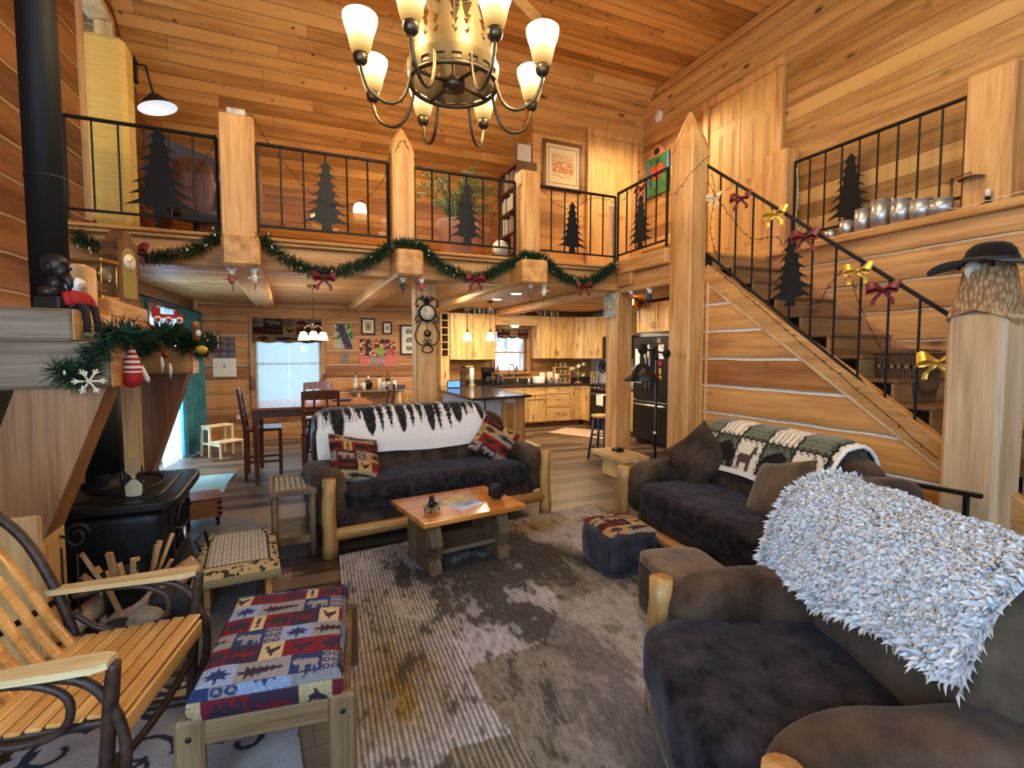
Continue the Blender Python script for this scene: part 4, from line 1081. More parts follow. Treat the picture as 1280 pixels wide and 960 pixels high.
for z in (2.6, 4.2):
    m = MB(); m.cyl((-1.32, 3.93, z), (-1.32, 3.93, z+.025), .096, n=24); m.build('seam_band', M['pipe'], t, True)
t = thing('stove_fan', 'two bladed gold heat fan standing on the stove', 'fan', (-.93, 3.80, .692), radians(20))
m = MB(); m.box(-.06, -.035, 0, .06, .035, .02, .004); m.box(-.05, -.02, .02, .05, .02, .10, .004); m.build('base', M['black'], t)
m = MB()
for k in range(7): m.box(-.055+.018*k, .0, .08, -.05+.018*k, .05, .17, .001)
m.build('fins', M['black'], t)
m = MB()
for s in (-1, 1):
    pl = [(.010*s*0-.012, .01), (-.045, .05), (-.04, .11), (0, .125), (.04, .11), (.045, .05), (.012, .01)]
    R = Matrix.Translation((0, -.05, .115)) @ Matrix.Rotation(0 if s > 0 else PI, 4, 'Y') @ Matrix.Rotation(radians(18), 4, 'Z')
    m.prism(pl, .003, R)
m.cyl((0, -.055, .115), (0, -.01, .115), .012, n=10); m.build('blade', plain('champagne_metal', (.62, .54, .36), .35, .6), t)
# timber mantel frame
t = thing('timber_mantel', 'massive timber mantel frame with knee braces around the stove', 'mantel', (-1.3, 3.2, 0))
V = lambda m, n, mt: m.build(n, mt, t, True)
for y0 in (3.08, 4.92):
    m = MB(); m.box(-2.1, y0, 1.40, -.82 if y0 < 4 else -.76, y0+.30, 1.63, .018); m.m = 1; x1 = -.82 if y0 < 4 else -.76; m.box(x1-.001, y0+.004, 1.404, x1+.004, y0+.296, 1.626, .001); V(m, 'beam', [M['greyx'] if y0 < 4 else M['postx'], M['posty']])  # thin orange cap paints warm light onto the beam end
    m = MB(); m.box(-1.46, y0+.02, .018, -1.12, y0+.28, 1.40 if y0 > 4 else .80, .018); V(m, 'post', M['postz'])
    m = MB(); c = Vector((0, y0+.14, 0)); pl = [(-1.14, .62), (-.85, 1.40), (-1.20, 1.40), (-1.46, .62)] if y0 < 4 else [(-1.10, .52), (-.80, 1.40), (-1.10, 1.40), (-1.38, .52)]
    m.prism(pl, .24, Matrix.Translation((0, y0+.15, 0))); V(m, 'brace', wood('brace_timber', (.21, .085, .025), (.42, .20, .065), 'z', 'x', knots=.3, kn=(1.1, 4)) if y0 < 4 else M['redwood'])
m = MB(); m.box(-2.1, 3.06, 1.63, -.955, 3.395, 1.785, .015); m.m = 1; m.box(-.956, 3.065, 1.634, -.951, 3.39, 1.781, .001); V(m, 'shelf_slab', [M['greyx'], M['posty']])  # slab end gets its warm light from a thin orange cap
m = MB(); m.box(-1.17, 3.40, 1.63, -.93, 5.25, 1.785, .015); V(m, 'shelf_slab', M['posty'])
m = MB(); m.box(-1.16, 3.43, 1.785, -1.0, 3.60, 2.05, .012); V(m, 'post_top', M['postz'])
m = MB(); m.box(-1.16, 3.62, 1.785, -.95, 4.45, 1.89, .01); V(m, 'riser_block', M['posty'])
# things on the mantel
t = thing('bust', 'dark bearded bust on a square base on the mantel shelf', 'bust', (-1.05, 3.2, 1.785), radians(70))
m = MB(); m.box(-.075, -.06, 0, .075, .06, .06, .006); m.build('base', M['bronzeb'], t)
m = MB()
def bust(q, d): return q
m.puff((0, .015, .085), (.072, .045, .035), 2.4, 12); m.cyl((0, .012, .09), (0, .0, .17), .036, .030)
m.puff((0, .008, .222), (.043, .056, .052), 2.2, 14); m.puff((0, -.022, .19), (.032, .032, .036), 2.2, 10); m.tube([(0, -.045, .222), (0, -.064, .200), (0, -.056, .192)], [.006, .011, .008], 8); m.sph((0, -.046, .228), (.030, .010, .007)); m.sph((.043, .006, .205), (.007, .012, .017)); m.sph((-.043, .006, .205), (.007, .012, .017))
m.tube([(0, -.035, .168), (0, -.055, .148), (0, -.062, .118), (0, -.055, .095)], [.026, .022, .015, .004], 10); m.build('head', M['bronzeb'], t)
t = thing('sitting_doll', 'white bearded doll in a red sweater sitting on the mantel edge', 'doll', (-.985, 3.22, 1.785), radians(60))
m = MB(); m.puff((0, 0, .05), (.055, .045, .055), 2.6, 12); m.build('sweater', M['red'], t)
m = MB(); m.sph((0, -.005, .125), (.042, .042, .04), disp=.1); m.build('hair', M['white'], t)
m = MB(); m.sph((0, -.025, .122), (.028, .026, .026)); m.sph((0, -.052, .122), .007); m.build('face', M['skin'], t)
m = MB(); m.tube([(0, 0, .015), (0, 0, 0.001)], .05, 14); m.build('trim', M['white'], t)
for s in (-1, 1):
    m = MB(); m.tube([(s*.05, 0, .08), (s*.068, -.015, .05), (s*.062, -.035, .02)], [.018, .016, .014], 8); a_ = m.build('arm', M['red'], t)
    m = MB(); m.sph((s*.062, -.04, .014), .015); m.build('hand', M['black'], a_)
    m = MB(); m.tube([(s*.022, -.03, .02), (s*.025, -.075, .012), (s*.028, -.085, -.06), (s*.03, -.085, -.11)], [.02, .018, .016, .015], 8); l_ = m.build('leg', plain('dark_trousers', (.03, .015, .018), .8), t)
    m = MB(); m.puff((s*.032, -.10, -.122), (.017, .035, .014), 3, 8); m.build('shoe', M['steel'], l_)
t = thing('anniversary_clock', 'brass and glass carriage clock on the mantel block', 'clock', (-1.03, 3.76, 1.89), radians(72))
m = MB(); m.box(-.075, -.055, 0, .075, .055, .02, .004); m.box(-.08, -.06, .215, .08, .06, .235, .004)
for sx in (-1, 1):
    for sy in (-1, 1): m.cyl((sx*.066, sy*.046, .02), (sx*.066, sy*.046, .215), .006, n=8)
m.build('brass_case', M['brass'], t)
m = MB(); m.box(-.06, -.044, .02, .06, .044, .215, .001); m.build('glass_case', M['glass'], t)
m = MB(); m.cyl((0, -.03, .15), (0, -.01, .15), .05, n=24); f = m.build('movement', M['brass'], t)
m = MB(); m.cyl((0, -.033, .15), (0, -.031, .15), .043, n=24); m.build('dial', M['cream'], f)
m = MB(); m.cyl((0, 0, .02), (0, 0, .10), .004, n=6); m.sph((.02, 0, .05), .012); m.sph((-.02, 0, .05), .012); m.build('pendulum', M['brass'], t)
t = thing('mantel_clock', 'tall carved walnut clock with arched glass front on the mantel', 'clock', (-1.06, 4.28, 1.89), radians(70))
pl = [(-.10, 0), (-.105, .05), (-.085, .08), (-.085, .28), (-.105, .31), (-.08, .35), (-.095, .39), (-.045, .42), (-.03, .455), (0, .48)]
pl = pl+[(-x, z) for x, z in pl[::-1][1:]]
t.scale = (1.15, 1.1, 1.08)
Mw = wood('walnut_case', (.11, .045, .018), (.24, .11, .045), 'z', 'x', knots=0)
m = MB(); m.prism(pl, .10); m.build('case', Mw, t)
m = MB(); m.box(-.115, -.06, -.002, .115, .06, .03, .006); m.build('base', Mw, t)
m = MB(); ar = [(-.06, .05)]+[(-.06*cos(a), .30+.07*sin(a)) for a in [PI*i/10 for i in range(11)]]+[(.06, .05)]
m.prism(ar, .004, Matrix.Translation((0, -.053, 0))); m.build('glass_door', plain('gold_glass', (.35, .27, .10), .2), t)
m = MB(); m.cyl((0, -.060, .28), (0, -.056, .28), .05, n=24); dl = m.build('dial', M['cream'], t)
m = MB(); m.beam((0, -.062, .28), (.02, -.062, .31), .003, .003); m.beam((0, -.062, .28), (-.028, -.062, .285), .003, .003); m.build('hands', M['black'], dl)

# ================================================================== GARLANDS, BOWS
def needles_along(m, path, r, n, ln, rnd, mat2=True):
    P = [Vector(p) for p in path]; L = [0]
    for i in range(1, len(P)): L.append(L[-1]+(P[i]-P[i-1]).length)
    for k in range(n):
        s = rnd.random()*L[-1]; i = 0
        while i < len(P)-2 and L[i+1] < s: i += 1
        f = (s-L[i])/max(1e-6, L[i+1]-L[i]); p = P[i].lerp(P[i+1], f); d = (P[i+1]-P[i]).normalized()
        a = Vector((rnd.gauss(0, 1), rnd.gauss(0, 1), rnd.gauss(0, 1))).normalized()
        a = (a-d*a.dot(d)*.5).normalized()
        q = p+a*r*rnd.random(); tip = q+(a+d*rnd.uniform(-.7, .7)).normalized()*ln*(.6+.6*rnd.random())
        w = (tip-q).cross(Vector((rnd.random(), rnd.random(), rnd.random()))).normalized()*ln*.06
        m.m = 1 if rnd.random() < .3 else 0
        m._add([q-w, q+w, tip], [(0, 1, 2)], False)
    m.m = 0
def garland(label, pts, r=.048, dens=1900, ln=.07, group=None, sd=1, lights=8):
    rnd = random.Random(sd); pa = catmull(pts, 6); c = pa[0]
    t = thing('pine_garland', label, 'garland', tuple(c), 0, group)
    m = MB(); m.tube(pa, .008, 6); m.build('stem', M['wire'], t, True)
    m = MB(); L = sum((pa[i+1]-pa[i]).length for i in range(len(pa)-1))
    needles_along(m, pa, r, int(dens*L), ln, rnd); tag(m.build('needles', [M['needles'], M['needles2']], t, True), kind='stuff')
    for k in range(lights):
        p = pa[rnd.randrange(len(pa))]+Vector((rnd.uniform(-1, 1), -1, rnd.uniform(-1, 1)))*r*1.2
        m = MB(); m.sph(tuple(p), (.006, .006, .012), 6, 4); m.build('bulb', M['white'], t, True)
    return t
def bow(label, loc, s, mat, rz=0, group='bows'):
    s *= 1.0
    t = thing('ribbon_bow', label, 'bow', loc, rz, group)
    for sg in (-1, 1):
        m = MB(); pts = [(0, 0, 0), (sg*.5*s, -.1*s, .28*s), (sg*.85*s, -.12*s, .12*s), (sg*.7*s, -.1*s, -.1*s), (0, -.02*s, 0)]
        pp = catmull(pts, 5)
        m.grid(lambda u, v: pp[min(len(pp)-1, int(round(u*(len(pp)-1))))]+Vector((sg*(v-.5)*.10*s, (v-.5)*.30*s, (v-.5)*.42*s*(.35+abs(sin(u*PI))))), 20, 3); m.build('loop', mat, t)
        m = MB(); pp2 = catmull([(0, 0, 0), (sg*.2*s, -.05*s, -.35*s), (sg*.45*s, -.02*s, -.62*s), (sg*.5*s, -.05*s, -.95*s)], 5)
        m.grid(lambda u, v: pp2[min(len(pp2)-1, int(round(u*(len(pp2)-1))))]+Vector(((v-.5)*.26*s, .02*s*sin(v*7), 0)), 15, 2); m.build('tail', mat, t)
    m = MB(); m.sph((0, -.03*s, 0), (.12*s, .10*s, .11*s)); m.build('knot', mat, t)
    return t
GY = 5.60
SWAGS = [([(-1.72, GY, 2.62), (-1.66, GY, 2.56), (-1.53, GY, 2.50), (-1.38, GY, 2.45)], 'short pine garland end behind the stove pipe on the loft edge'),
 ([(-1.34, GY, 2.45), (-1.15, GY, 2.44), (-.90, GY, 2.50), (-.72, GY, 2.60), (-.60, GY-.02, 2.70)], 'pine garland swag on the loft edge left of the capped post'),
 ([(-.24, GY, 2.72), (-.10, GY, 2.55), (.22, GY, 2.41), (.50, GY, 2.43), (.78, GY, 2.55), (1.0, GY, 2.72)], 'pine garland swag hanging between the capped post and the carved post'),
 ([(1.04, GY-.05, 2.75), (1.34, GY, 2.74), (1.56, GY, 2.55), (1.93, GY, 2.45), (2.22, GY, 2.53), (2.52, GY, 2.71)], 'pine garland swag hanging below the potted plant'),
 ([(2.52, GY-.05, 2.74), (2.86, GY, 2.72), (3.05, GY, 2.56), (3.37, GY, 2.47), (3.65, GY, 2.55), (3.90, GY, 2.73)], 'pine garland swag hanging under the right gallery panel')]
for i, (p, lb) in enumerate(SWAGS): garland(lb, p, group='pine garlands along the loft edge', sd=i+3)
garland('bushy pine garland trailing over the near mantel timber end', [(-1.02, 3.03, 1.50), (-.93, 3.02, 1.46), (-.88, 3.03, 1.55), (-.83, 3.04, 1.64), (-.78, 3.08, 1.68), (-.79, 3.45, 1.64), (-.84, 3.9, 1.62)], .045, 1500, .075, sd=31, lights=5)
garland('bushy pine garland over the far mantel timber end with ornaments', [(-.86, 4.25, 1.70), (-.82, 4.6, 1.72), (-.78, 4.85, 1.66), (-.74, 5.05, 1.60), (-.70, 5.25, 1.66), (-.68, 5.4, 1.68)], .065, 1900, .085, sd=32, lights=6)
for (x, z), lb in zip(((-1.27, 2.50), (.32, 2.34), (1.95, 2.42), (3.40, 2.42)), ('wine red bow behind the tall mantel clock on the loft edge', 'wine red bow at the dip of the garland left of the iron clock', 'wine red bow at the dip of the garland under the potted plant', 'wine red bow at the dip of the garland under the right gallery panel')):
    bow(lb, (x, GY-.06, z), .13, M['ribbon'], 0, 'wine red bows on the loft garlands')
# mantel ornaments
def orn(name, label, loc, build, group='ornaments on the mantel garland'):
    t = thing(name, label, 'ornament', loc, 0, group); build(t); return t
def train(t):
    m = MB(); m.box(-.005, -.10, -.02, .005, .10, .01, .001); m.box(-.005, -.10, .01, .005, -.05, .055, .001); m.box(-.005, .04, .01, .005, .06, .04, .001); m.build('body', M['red'], t)
    for y in (-.07, 0, .07):
        m = MB(); m.cyl((.004, y, -.03), (.010, y, -.03), .024, n=14); w_ = m.build('wheel', M['white'], t)
        m = MB(); m.cyl((.010, y, -.03), (.012, y, -.03), .013, n=10); m.build('hub', M['red'], w_)
orn('train_ornament', 'flat red toy train ornament on the far mantel garland', (-.80, 4.30, 1.84), train).rotation_euler = (0, 0, radians(-55))
def squash(t):
    m = MB(); m.sph((0, 0, 0), (.045, .045, .035), disp=.1); m.build('fruit', plain('yellow_squash', (.62, .42, .04), .4), t)
    m = MB(); m.cyl((0, 0, .03), (.01, 0, .09), .006, .002, 6); m.build('stalk', M['soil'], t)
orn('squash_ornament', 'yellow squash ornament on the far mantel garland', (-.66, 4.70, 1.60), squash)
def cracker(t):
    m = MB(); m.puff((0, 0, 0), (.03, .03, .055), 3, 8); m.build('body', plain('brown_coat', (.20, .07, .03), .7), t)
    m = MB(); m.sph((.015, -.01, .01), (.022, .025, .03)); m.build('beard', M['white'], t)
    m = MB(); m.sph((0, 0, .075), (.028, .028, .03)); m.build('hood', plain('tan_hood', (.45, .2, .07), .7), t)
orn('gnome_ornament', 'brown and white bearded ornament above the yellow squash', (-.69, 4.68, 1.72), cracker)
def gnome(t):
    m = MB(); m.lathe([(.0, .10), (.016, .07), (.03, .03), (.042, -.02), (.044, -.05)], 16); m.build('hat', NTstripe, t)
    m = MB(); m.lathe([(.044, -.05), (.046, -.08), (.035, -.12), (.0, -.135)], 16); m.build('body', M['red'], t)
    m = MB(); m.tube([(.03, .04, -.02), (.05, .06, -.09), (.055, .07, -.11)], [.012, .014, .004], 8); m.build('beard', M['white'], t)
    m = MB(); m.cyl((0, 0, .10), (0, 0, .18), .002, n=5); m.build('string', M['white'], t)
T = NT('red_white_stripes'); ob, o = T.coords(); s = T.math('FRACT', T.math('MULTIPLY', o[2], 36)); NTstripe = T.bsdf(T.mix(T.math('LESS_THAN', s, .5), (.42, .02, .02), (.75, .68, .58)), .8)
orn('gnome_ornament', 'gnome ornament in a red and cream striped hat hanging from the mantel timber end', (-.78, 3.28, 1.52), gnome)
def flake(t):
    m = MB()
    for k in range(6):
        a = k*PI/3; d = Vector((0, cos(a), sin(a))); m.beam((0, 0, 0), d*.065, .008, .008, .001, up=(1, 0, 0))
        for s_ in (-.5, .5):
            e = Vector((0, cos(a+s_), sin(a+s_))); m.beam(d*.035, d*.035+e*.025, .006, .006, .001, up=(1, 0, 0))
    m.build('crystal', plain('gold_glitter', (.72, .62, .42), .4), t)
o1 = orn('snowflake_ornament', 'glittery snowflake ornament at the far end of the mantel', (-.62, 5.38, 1.68), flake)
o2 = orn('snowflake_ornament', 'glittery snowflake ornament at the near end of the mantel garland', (-.88, 2.985, 1.44), flake); o2.rotation_euler = (0, 0, radians(-70))
def icicle(t):
    m = MB(); m.tube([(0, 0, .05), (0, .01, 0), (0, 0, -.06)], [.006, .014, .003], 6); m.build('drop', M['white'], t)
for k, (y, z, lb) in enumerate(((4.05, 1.50, 'white leafy ornament under the middle of the mantel garland'), (4.3, 1.45, 'pale drop ornament hanging lowest under the mantel'))): orn('icicle_ornament', lb, (-.80, y, z), icicle)
def berry(t):
    m = MB(); m.sph((0, 0, 0), .022); m.build('ball', M['ribbon'], t)
orn('ball_ornament', 'small wine red ball on the near mantel timber end', (-.81, 3.35, 1.60), berry); orn('ball_ornament', 'small wine red ball in the middle of the mantel garland', (-.80, 4.15, 1.56), berry)

# ================================================================== FIREWOOD, TOOLS, BENCH
t = thing('kindling_bucket', 'dark bucket holding split kindling in front of the stove', 'bucket', (-.87, 3.42, .018))
m = MB(); m.lathe([(0, .0), (.10, .0), (.13, .32), (.137, .33), (.125, .32), (.095, .02), (0, .02)], 20); m.build('pail', M['stove'], t)
R_ = random.Random(5); Mk = wood('split_kindling', (.35, .18, .08), (.62, .38, .18), 'z', 'x', knots=0)
for k in range(15):
    an = 2*PI*k/15+.3; r = .085*R_.random()+.03; L_ = .14+.19*R_.random()
    p = (-.87+r*cos(an), 3.42+r*sin(an), .16); q = (p[0]+.16*cos(an)*(1 if k % 3 else .3), p[1]+.09*sin(an), .18+L_)
    m = MB(); m.beam(p, q, .022+.014*R_.random(), .014+.01*R_.random(), .002)
    one('kindling_stick', m, Mk, 'split kindling stick standing in the dark bucket', 'firewood', 'kindling in the bucket', origin=p)
R_ = random.Random(8)
def rock(label, p, r, c, e=2.4, rz=0):
    m = MB(); m.puff((0, 0, 0), r, e, 9, disp=lambda q: .16*min(r)*mnoise.noise(q*14+Vector(p)*5)); m.v = [(v[0], v[1], v[2]+r[2]*.97) for v in m.v]
    one('rock', m, plain('rock', c, .75, nz=.5, ns=25, bstr=.5), label, 'rock', 'rocks by the hearth', loc=p, rz=rz)
rock('round speckled grey rock by the rocking chair arm', (-.74, 3.14, .07), (.085, .075, .085), (.27, .25, .23))
rock('blocky black rock behind the round grey rock', (-.66, 3.33, .06), (.10, .08, .09), (.035, .037, .042), 5)
rock('dark blue black flat rock left of the round grey rock', (-.86, 3.20, .04), (.09, .07, .06), (.03, .035, .05), 4)
rock('pale green grey flat rock at the left of the pile', (-.94, 3.10, .02), (.085, .06, .05), (.24, .28, .27), 5, .4)
def log_(label, p, q, r, sd):
    m = MB(); m.tube([p, Vector(p).lerp(Vector(q), .5)+Vector((0, 0, .01)), q], [r, r*1.08, r*.95], 7); one('firewood_log', m, wood('split_log%d' % sd, (.22, .12, .07), (.50, .31, .18), 'y', 'x', knots=0, gs=1.2), label, 'firewood', 'firewood by the hearth', origin=p)
log_('split log leaning behind the rocks', (-.92, 3.30, .09), (-.56, 3.52, .30), .065, 1)
log_('long split log lying under the rocks', (-1.02, 3.42, .08), (-.70, 3.58, .10), .06, 2)
log_('pale split log at the left of the pile', (-1.14, 3.25, .09), (-.98, 3.46, .20), .06, 3)
t = thing('fire_tools', 'black wrought iron fire tool stand with scroll top beside the stone panel', 'fire tools', (-1.12, 3.28, .018))
m = MB(); m.lathe([(0, 0), (.09, 0), (.09, .015), (0, .02)], 16); m.cyl((0, 0, .01), (0, 0, .55), .008); m.build('stand', M['iron'], t)
m = MB(); pts = [(.07+.055*(1-i/30)*cos(i*.42), 0, .60+.075*(1-i/30)*sin(i*.42)) for i in range(22)]; m.tube(pts, .008, 6); m.tube([(.0, 0, .5), (-.05, 0, .58), (-.03, 0, .63), (.02, 0, .60)], .007, 6); m.build('scroll', M['iron'], t)
for x in (-.06, .06):
    m = MB(); m.cyl((x, .02, .05), (x, .02, .5), .006, n=6); m.box(x-.03, .0, .03, x+.03, .03, .10, .004); m.build('tool', M['iron'], t)
# low bench with snowshoe print pad
t = thing('fireside_bench', 'low fireside bench with snowshoe print pad beside the stove', 'bench', (-.36, 3.80, 0), radians(4))
def bshape(u, v):
    w = .235*(1-.42*max(0, v-.72)**1.3*3); return (u*2-1)*w, -.43+.86*v
def bcol(u, v):
    x, y = bshape(u, v); a = abs(u*2-1)
    n = random.random()
    mesh = .18 < v < .93 and a < .74
    if mesh:
        if (x*42) % 1 < .45 and (y*26) % 1 < .4: return (.06, .05, .05)
        return (.56, .52, .47)
    if a < .80 and .165 < v < .945: return (.05, .05, .04)
    k = mnoise.noise(Vector((x*26, y*18, 0)))+.5*mnoise.noise(Vector((x*60, y*40, 3)))
    return (.045, .055, .035) if k > .22 else (.55, .43, .24)
m = MB()
def btop(u, v):
    x, y = bshape(u, v); e = max(abs(u*2-1), abs(v*2-1)); return Vector((x, y, .262-.02*e**8))
m.grid(btop, 110, 190, bcol)
def bside(k):
    def f(u, v):
        if k == 0: p = btop(0, u)
        elif k == 1: p = btop(1, u)
        elif k == 2: p = btop(u, 0)
        else: p = btop(u, 1)
        return Vector((p.x*(1+.02*sin(v*PI)), p.y*(1+.01*sin(v*PI)), p.z-.05*v))
    return f
for k in range(4): m.grid(bside(k), 40, 4, lambda u, v: (.42, .31, .16))
m.build('pad', M['vc'], t)
for sx in (-.17, .17):
    m = MB(); m.beam((sx, -.40, .02), (sx, .36, .02), .04, .035, .006); m.build('runner', M['slat'], t)
    for y in (-.30, .28):
        m = MB(); m.box(sx-.018, y-.018, .03, sx+.018, y+.018, .215, .004); m.build('leg', M['slat'], t)
m = MB(); m.tube([(-.2, .05, .2), (-.25, .1, .32), (-.20, .16, .36), (-.17, .12, .2)], .010, 6); m.build('bent_bracket', M['iron'], t)
# chest and mat
t = thing('small_chest', 'small wooden chest on turned feet beyond the stove', 'chest', (-.84, 5.32, .0), radians(10))
m = MB(); m.box(-.20, -.17, .10, .20, .17, .26, .006); m.build('body', wood('chest_wood', (.26, .10, .035), (.44, .20, .08), 'x', 'z', knots=.1), t)
m = MB(); m.box(-.205, -.175, .26, .205, .175, .275, .004); m.build('lid', M['redwood'], t)
for sx in (-.17, .17):
    for sy in (-.14, .14):
        m = MB(); m.lathe([(.010, .10), (.018, .07), (.009, .05), (.016, .02), (.006, .0)], 10, (sx, sy, .0)); m.build('foot', M['iron'], t)
for z in (.13, .18, .23):
    m = MB(); m.box(.165, -.176, z-.012, .204, -.168, z+.012, .002); m.build('corner_strap', M['iron'], t)
m = MB()
m.grid(lambda u, v: Vector((-.95+(u-.5)*.42+.06*(v-.5), 6.95+(v-.5)*.95, .012+.004*abs(sin(u*PI*16)))), 96, 2)
m.box(-1.16, 6.48, 0, -.74, 7.42, .011, .002); one('floor_mat', m, plain('pale_teal_mat', (.36, .58, .62), .6), 'pale blue ribbed mat by the glass door', 'mat', origin=(-.95, 6.95, 0))

# ================================================================== ROCKING CHAIR
t = thing('rocking_chair', 'bent hickory rocking chair with slatted seat at the left', 'rocking chair', (-.545, 1.92, .0105), radians(78.5))
Mb = M['bark']; W = .62
V = lambda m, n, mt=Mb, par=t: m.build(n, mt, par)
def tb(name, pts, r, par=t, n=9, mt=Mb, k=6):
    m = MB(); pp = catmull(pts, k); rr = [r*(1+.10*mnoise.noise(p*19)) for p in pp]; m.tube(pp, rr, n); return m.build(name, mt, par)
for i in range(9):
    y = -.005+i*.056; z = .41-.006*i
    m = MB()
    if i == 0: m.box(-.0, -.035, .335, W, -.018, .40, .006)
    m.box(0, y-.018 if i else -.03, z, W, y+.027, z+.014, .004); V(m, 'seat_slat', M['slat'])
for sx in (0.02, W-.02):
    tb('seat_bearer', [(sx, -.01, .385), (sx, .25, .37), (sx, .52, .35)], .016)
for i in range(7):
    x = .06+i*(W-.12)/6; c = (x-W/2)
    pts = [(x, .42, .37), (x, .49, .48), (W/2+c*1.04, .57, .62), (W/2+c*1.10, .72, .84), (W/2+c*1.12, .90, 1.02)]
    pp = catmull(pts, 6); m = MB()
    m.grid(lambda u, v: pp[min(len(pp)-1, int(round(v*(len(pp)-1))))]+Vector(((u-.5)*.046, -.004*(1-(2*u-1)**2), 0)), 4, 24)
    m.grid(lambda u, v: pp[min(len(pp)-1, int(round(v*(len(pp)-1))))]+Vector(((.5-u)*.046, .012, 0)), 4, 24)
    for s in (-1, 1): m.grid(lambda u, v: pp[min(len(pp)-1, int(round(v*(len(pp)-1))))]+Vector((s*.023, -.001+.013*u, 0)), 1, 24)
    V(m, 'back_slat', M['slat'])
tb('back_rail', [(-.02, .53, .52), (W/2, .575, .52), (W+.02, .53, .52)], .013); tb('back_rail', [(-.04, .74, .84), (W/2, .77, .84), (W+.04, .74, .84)], .013)
tb('back_hoop', [(-.0, .42, .25), (-.03, .53, .58), (-.05, .68, .84), (.04, .86, 1.03), (W/2, .92, 1.09), (W-.04, .86, 1.03), (W+.05, .68, .84), (W+.03, .53, .58), (W, .42, .25)], .020)
for s, sx in ((-1, -.025), (1, W+.025)):
    tb('front_leg', [(sx, -.02, .60), (sx, .0, .42), (sx*1.0, .02, .2), (sx, .03, .03)], .021)
    tb('rear_leg', [(sx, .46, .36), (sx, .44, .2), (sx, .42, .03)], .020)
    tb('runner', [(sx, -.34, .085), (sx, -.15, .035), (sx, .12, .018), (sx, .40, .02), (sx, .70, .06), (sx, .95, .15)], .021)
    tb('arm_hoop', [(sx, .03, .06), (sx, -.035, .22), (sx, -.03, .40), (sx, .06, .545), (sx, .25, .575), (sx, .46, .54)], .016)
    tb('arm_scroll', [(sx, .36, .56), (sx, .20, .555), (sx, .11, .50), (sx, .12, .41), (sx, .22, .37), (sx, .36, .385), (sx, .46, .46)], .013)
    m = MB(); pl = [(-.03, -.015), (.03, -.015), (.045, .02), (.045, .13), (.032, .33), (.028, .56), (-.028, .56), (-.032, .33), (-.045, .13), (-.045, .02)]
    m.slab([(x, y) for x, y in pl], -.011, .011, Matrix.Translation((sx, 0, .605)) @ Matrix.Rotation(radians(-4), 4, 'X')); V(m, 'arm_rest', wood('pale_hickory', (.58, .40, .18), (.78, .62, .36), 'y', 'x', knots=0, rough=.25, coat=.3))
tb('stretcher', [(-.02, .02, .22), (W/2, .01, .2), (W+.02, .02, .22)], .014); tb('stretcher', [(-.02, .43, .2), (W/2, .44, .18), (W+.02, .43, .2)], .014)
tb('side_stretcher', [(-.025, .02, .14), (-.03, .25, .16), (-.025, .43, .14)], .013); tb('side_stretcher', [(W+.025, .02, .14), (W+.03, .25, .16), (W+.025, .43, .14)], .013)

# ================================================================== DINING
t = thing('dining_table', 'tall dark cherry dining table by the sheer curtained window', 'table', (.25, 7.2, 0))
m = MB(); m.box(-.70, -.56, .895, .72, .56, .925, .006); m.build('tabletop', M['cherryt'], t)
for s in (-1, 1):
    m = MB(); m.box(-.63, s*.47-.012, .80, .65, s*.47+.012, .895, .003); m.build('apron', M['cherry'], t)
    m = MB(); m.box(s*.61+.01-.012, -.47, .80, s*.61+.01+.012, .47, .895, .003); m.build('apron', M['cherry'], t)
for x in (-.66, .68):
    for y in (-.50, .50):
        m = MB(); s = 1 if x > 0 else -1; m.tube([(x, y, 0), (x, y, .6), (x, y, .895)], [.033, .045, .048], 4, smooth=False); m.build('leg', M['cherry'], t)
def dchair():
    t = thing('dining_chair', '', 'chair', (0, 0, 0), 0, 'counter height dining chairs')
    m = MB(); m.box(-.22, -.22, .60, .22, .20, .635, .012); m.build('seat', M['cherry'], t)
    for s in (-1, 1):
        m = MB(); m.beam((s*.195, -.20, 0), (s*.195, -.20, .60), .036, .036, .004, up=(1, 0, 0)); m.build('leg', M['cherry'], t)
        m = MB(); pl = [(-.02, 0), (.02, 0), (.02, .6), (.085, 1.12), (.05, 1.12), (-.02, .62)]
        m.prism([(x, z) for x, z in pl], .034, Matrix.Translation((s*.195, .19, 0)) @ Matrix.Rotation(PI/2, 4, 'Z')); m.build('leg', M['cherry'], t)
        m = MB(); m.beam((s*.195, -.2, .22), (s*.195, .19, .22), .022, .03, .003); m.build('stretcher', M['cherry'], t)
    for y, z in ((-.2, .16), (.19, .28)):
        m = MB(); m.beam((-.195, y, z), (.195, y, z), .022, .034, .003); m.build('stretcher', M['cherry'], t)
    yz = lambda z: .19+.068*max(0, (z-.62)/.5)
    m = MB(); m.grid(lambda u, v: Vector((-.21+.42*u, yz(1.03+.09*v)+.015-.03*sin(u*PI)*0+.02*sin(u*PI), 1.03+.10*v+.012*sin(u*PI)*v)), 12, 3); m.grid(lambda u, v: Vector((.21-.42*u, yz(1.03+.09*v)-.012+.02*sin(u*PI), 1.03+.10*v+.012*sin(u*PI)*v)), 12, 3); m.build('top_rail', M['cherry'], t)
    for z in (.72, .80, .90):
        m = MB(); m.beam((-.19, yz(z), z), (.19, yz(z), z), .016, .024, .003); m.build('back_bar', M['cherry'], t)
    for x in (-.07, .07):
        m = MB(); m.beam((x, yz(.72), .72), (x, yz(1.05), 1.05), .022, .014, .003, up=(0, 1, 0)); m.build('back_bar', M['cherry'], t)
    return t
c0 = dchair(); c0.location = (.30, 6.58, 0); c0.rotation_euler = (0, 0, PI); c0['label'] = 'dark cherry grid back chair on the near side of the dining table'
copy_tree(c0, (-.36, 7.20, 0), PI/2, 'dark cherry grid back chair at the left end of the dining table')
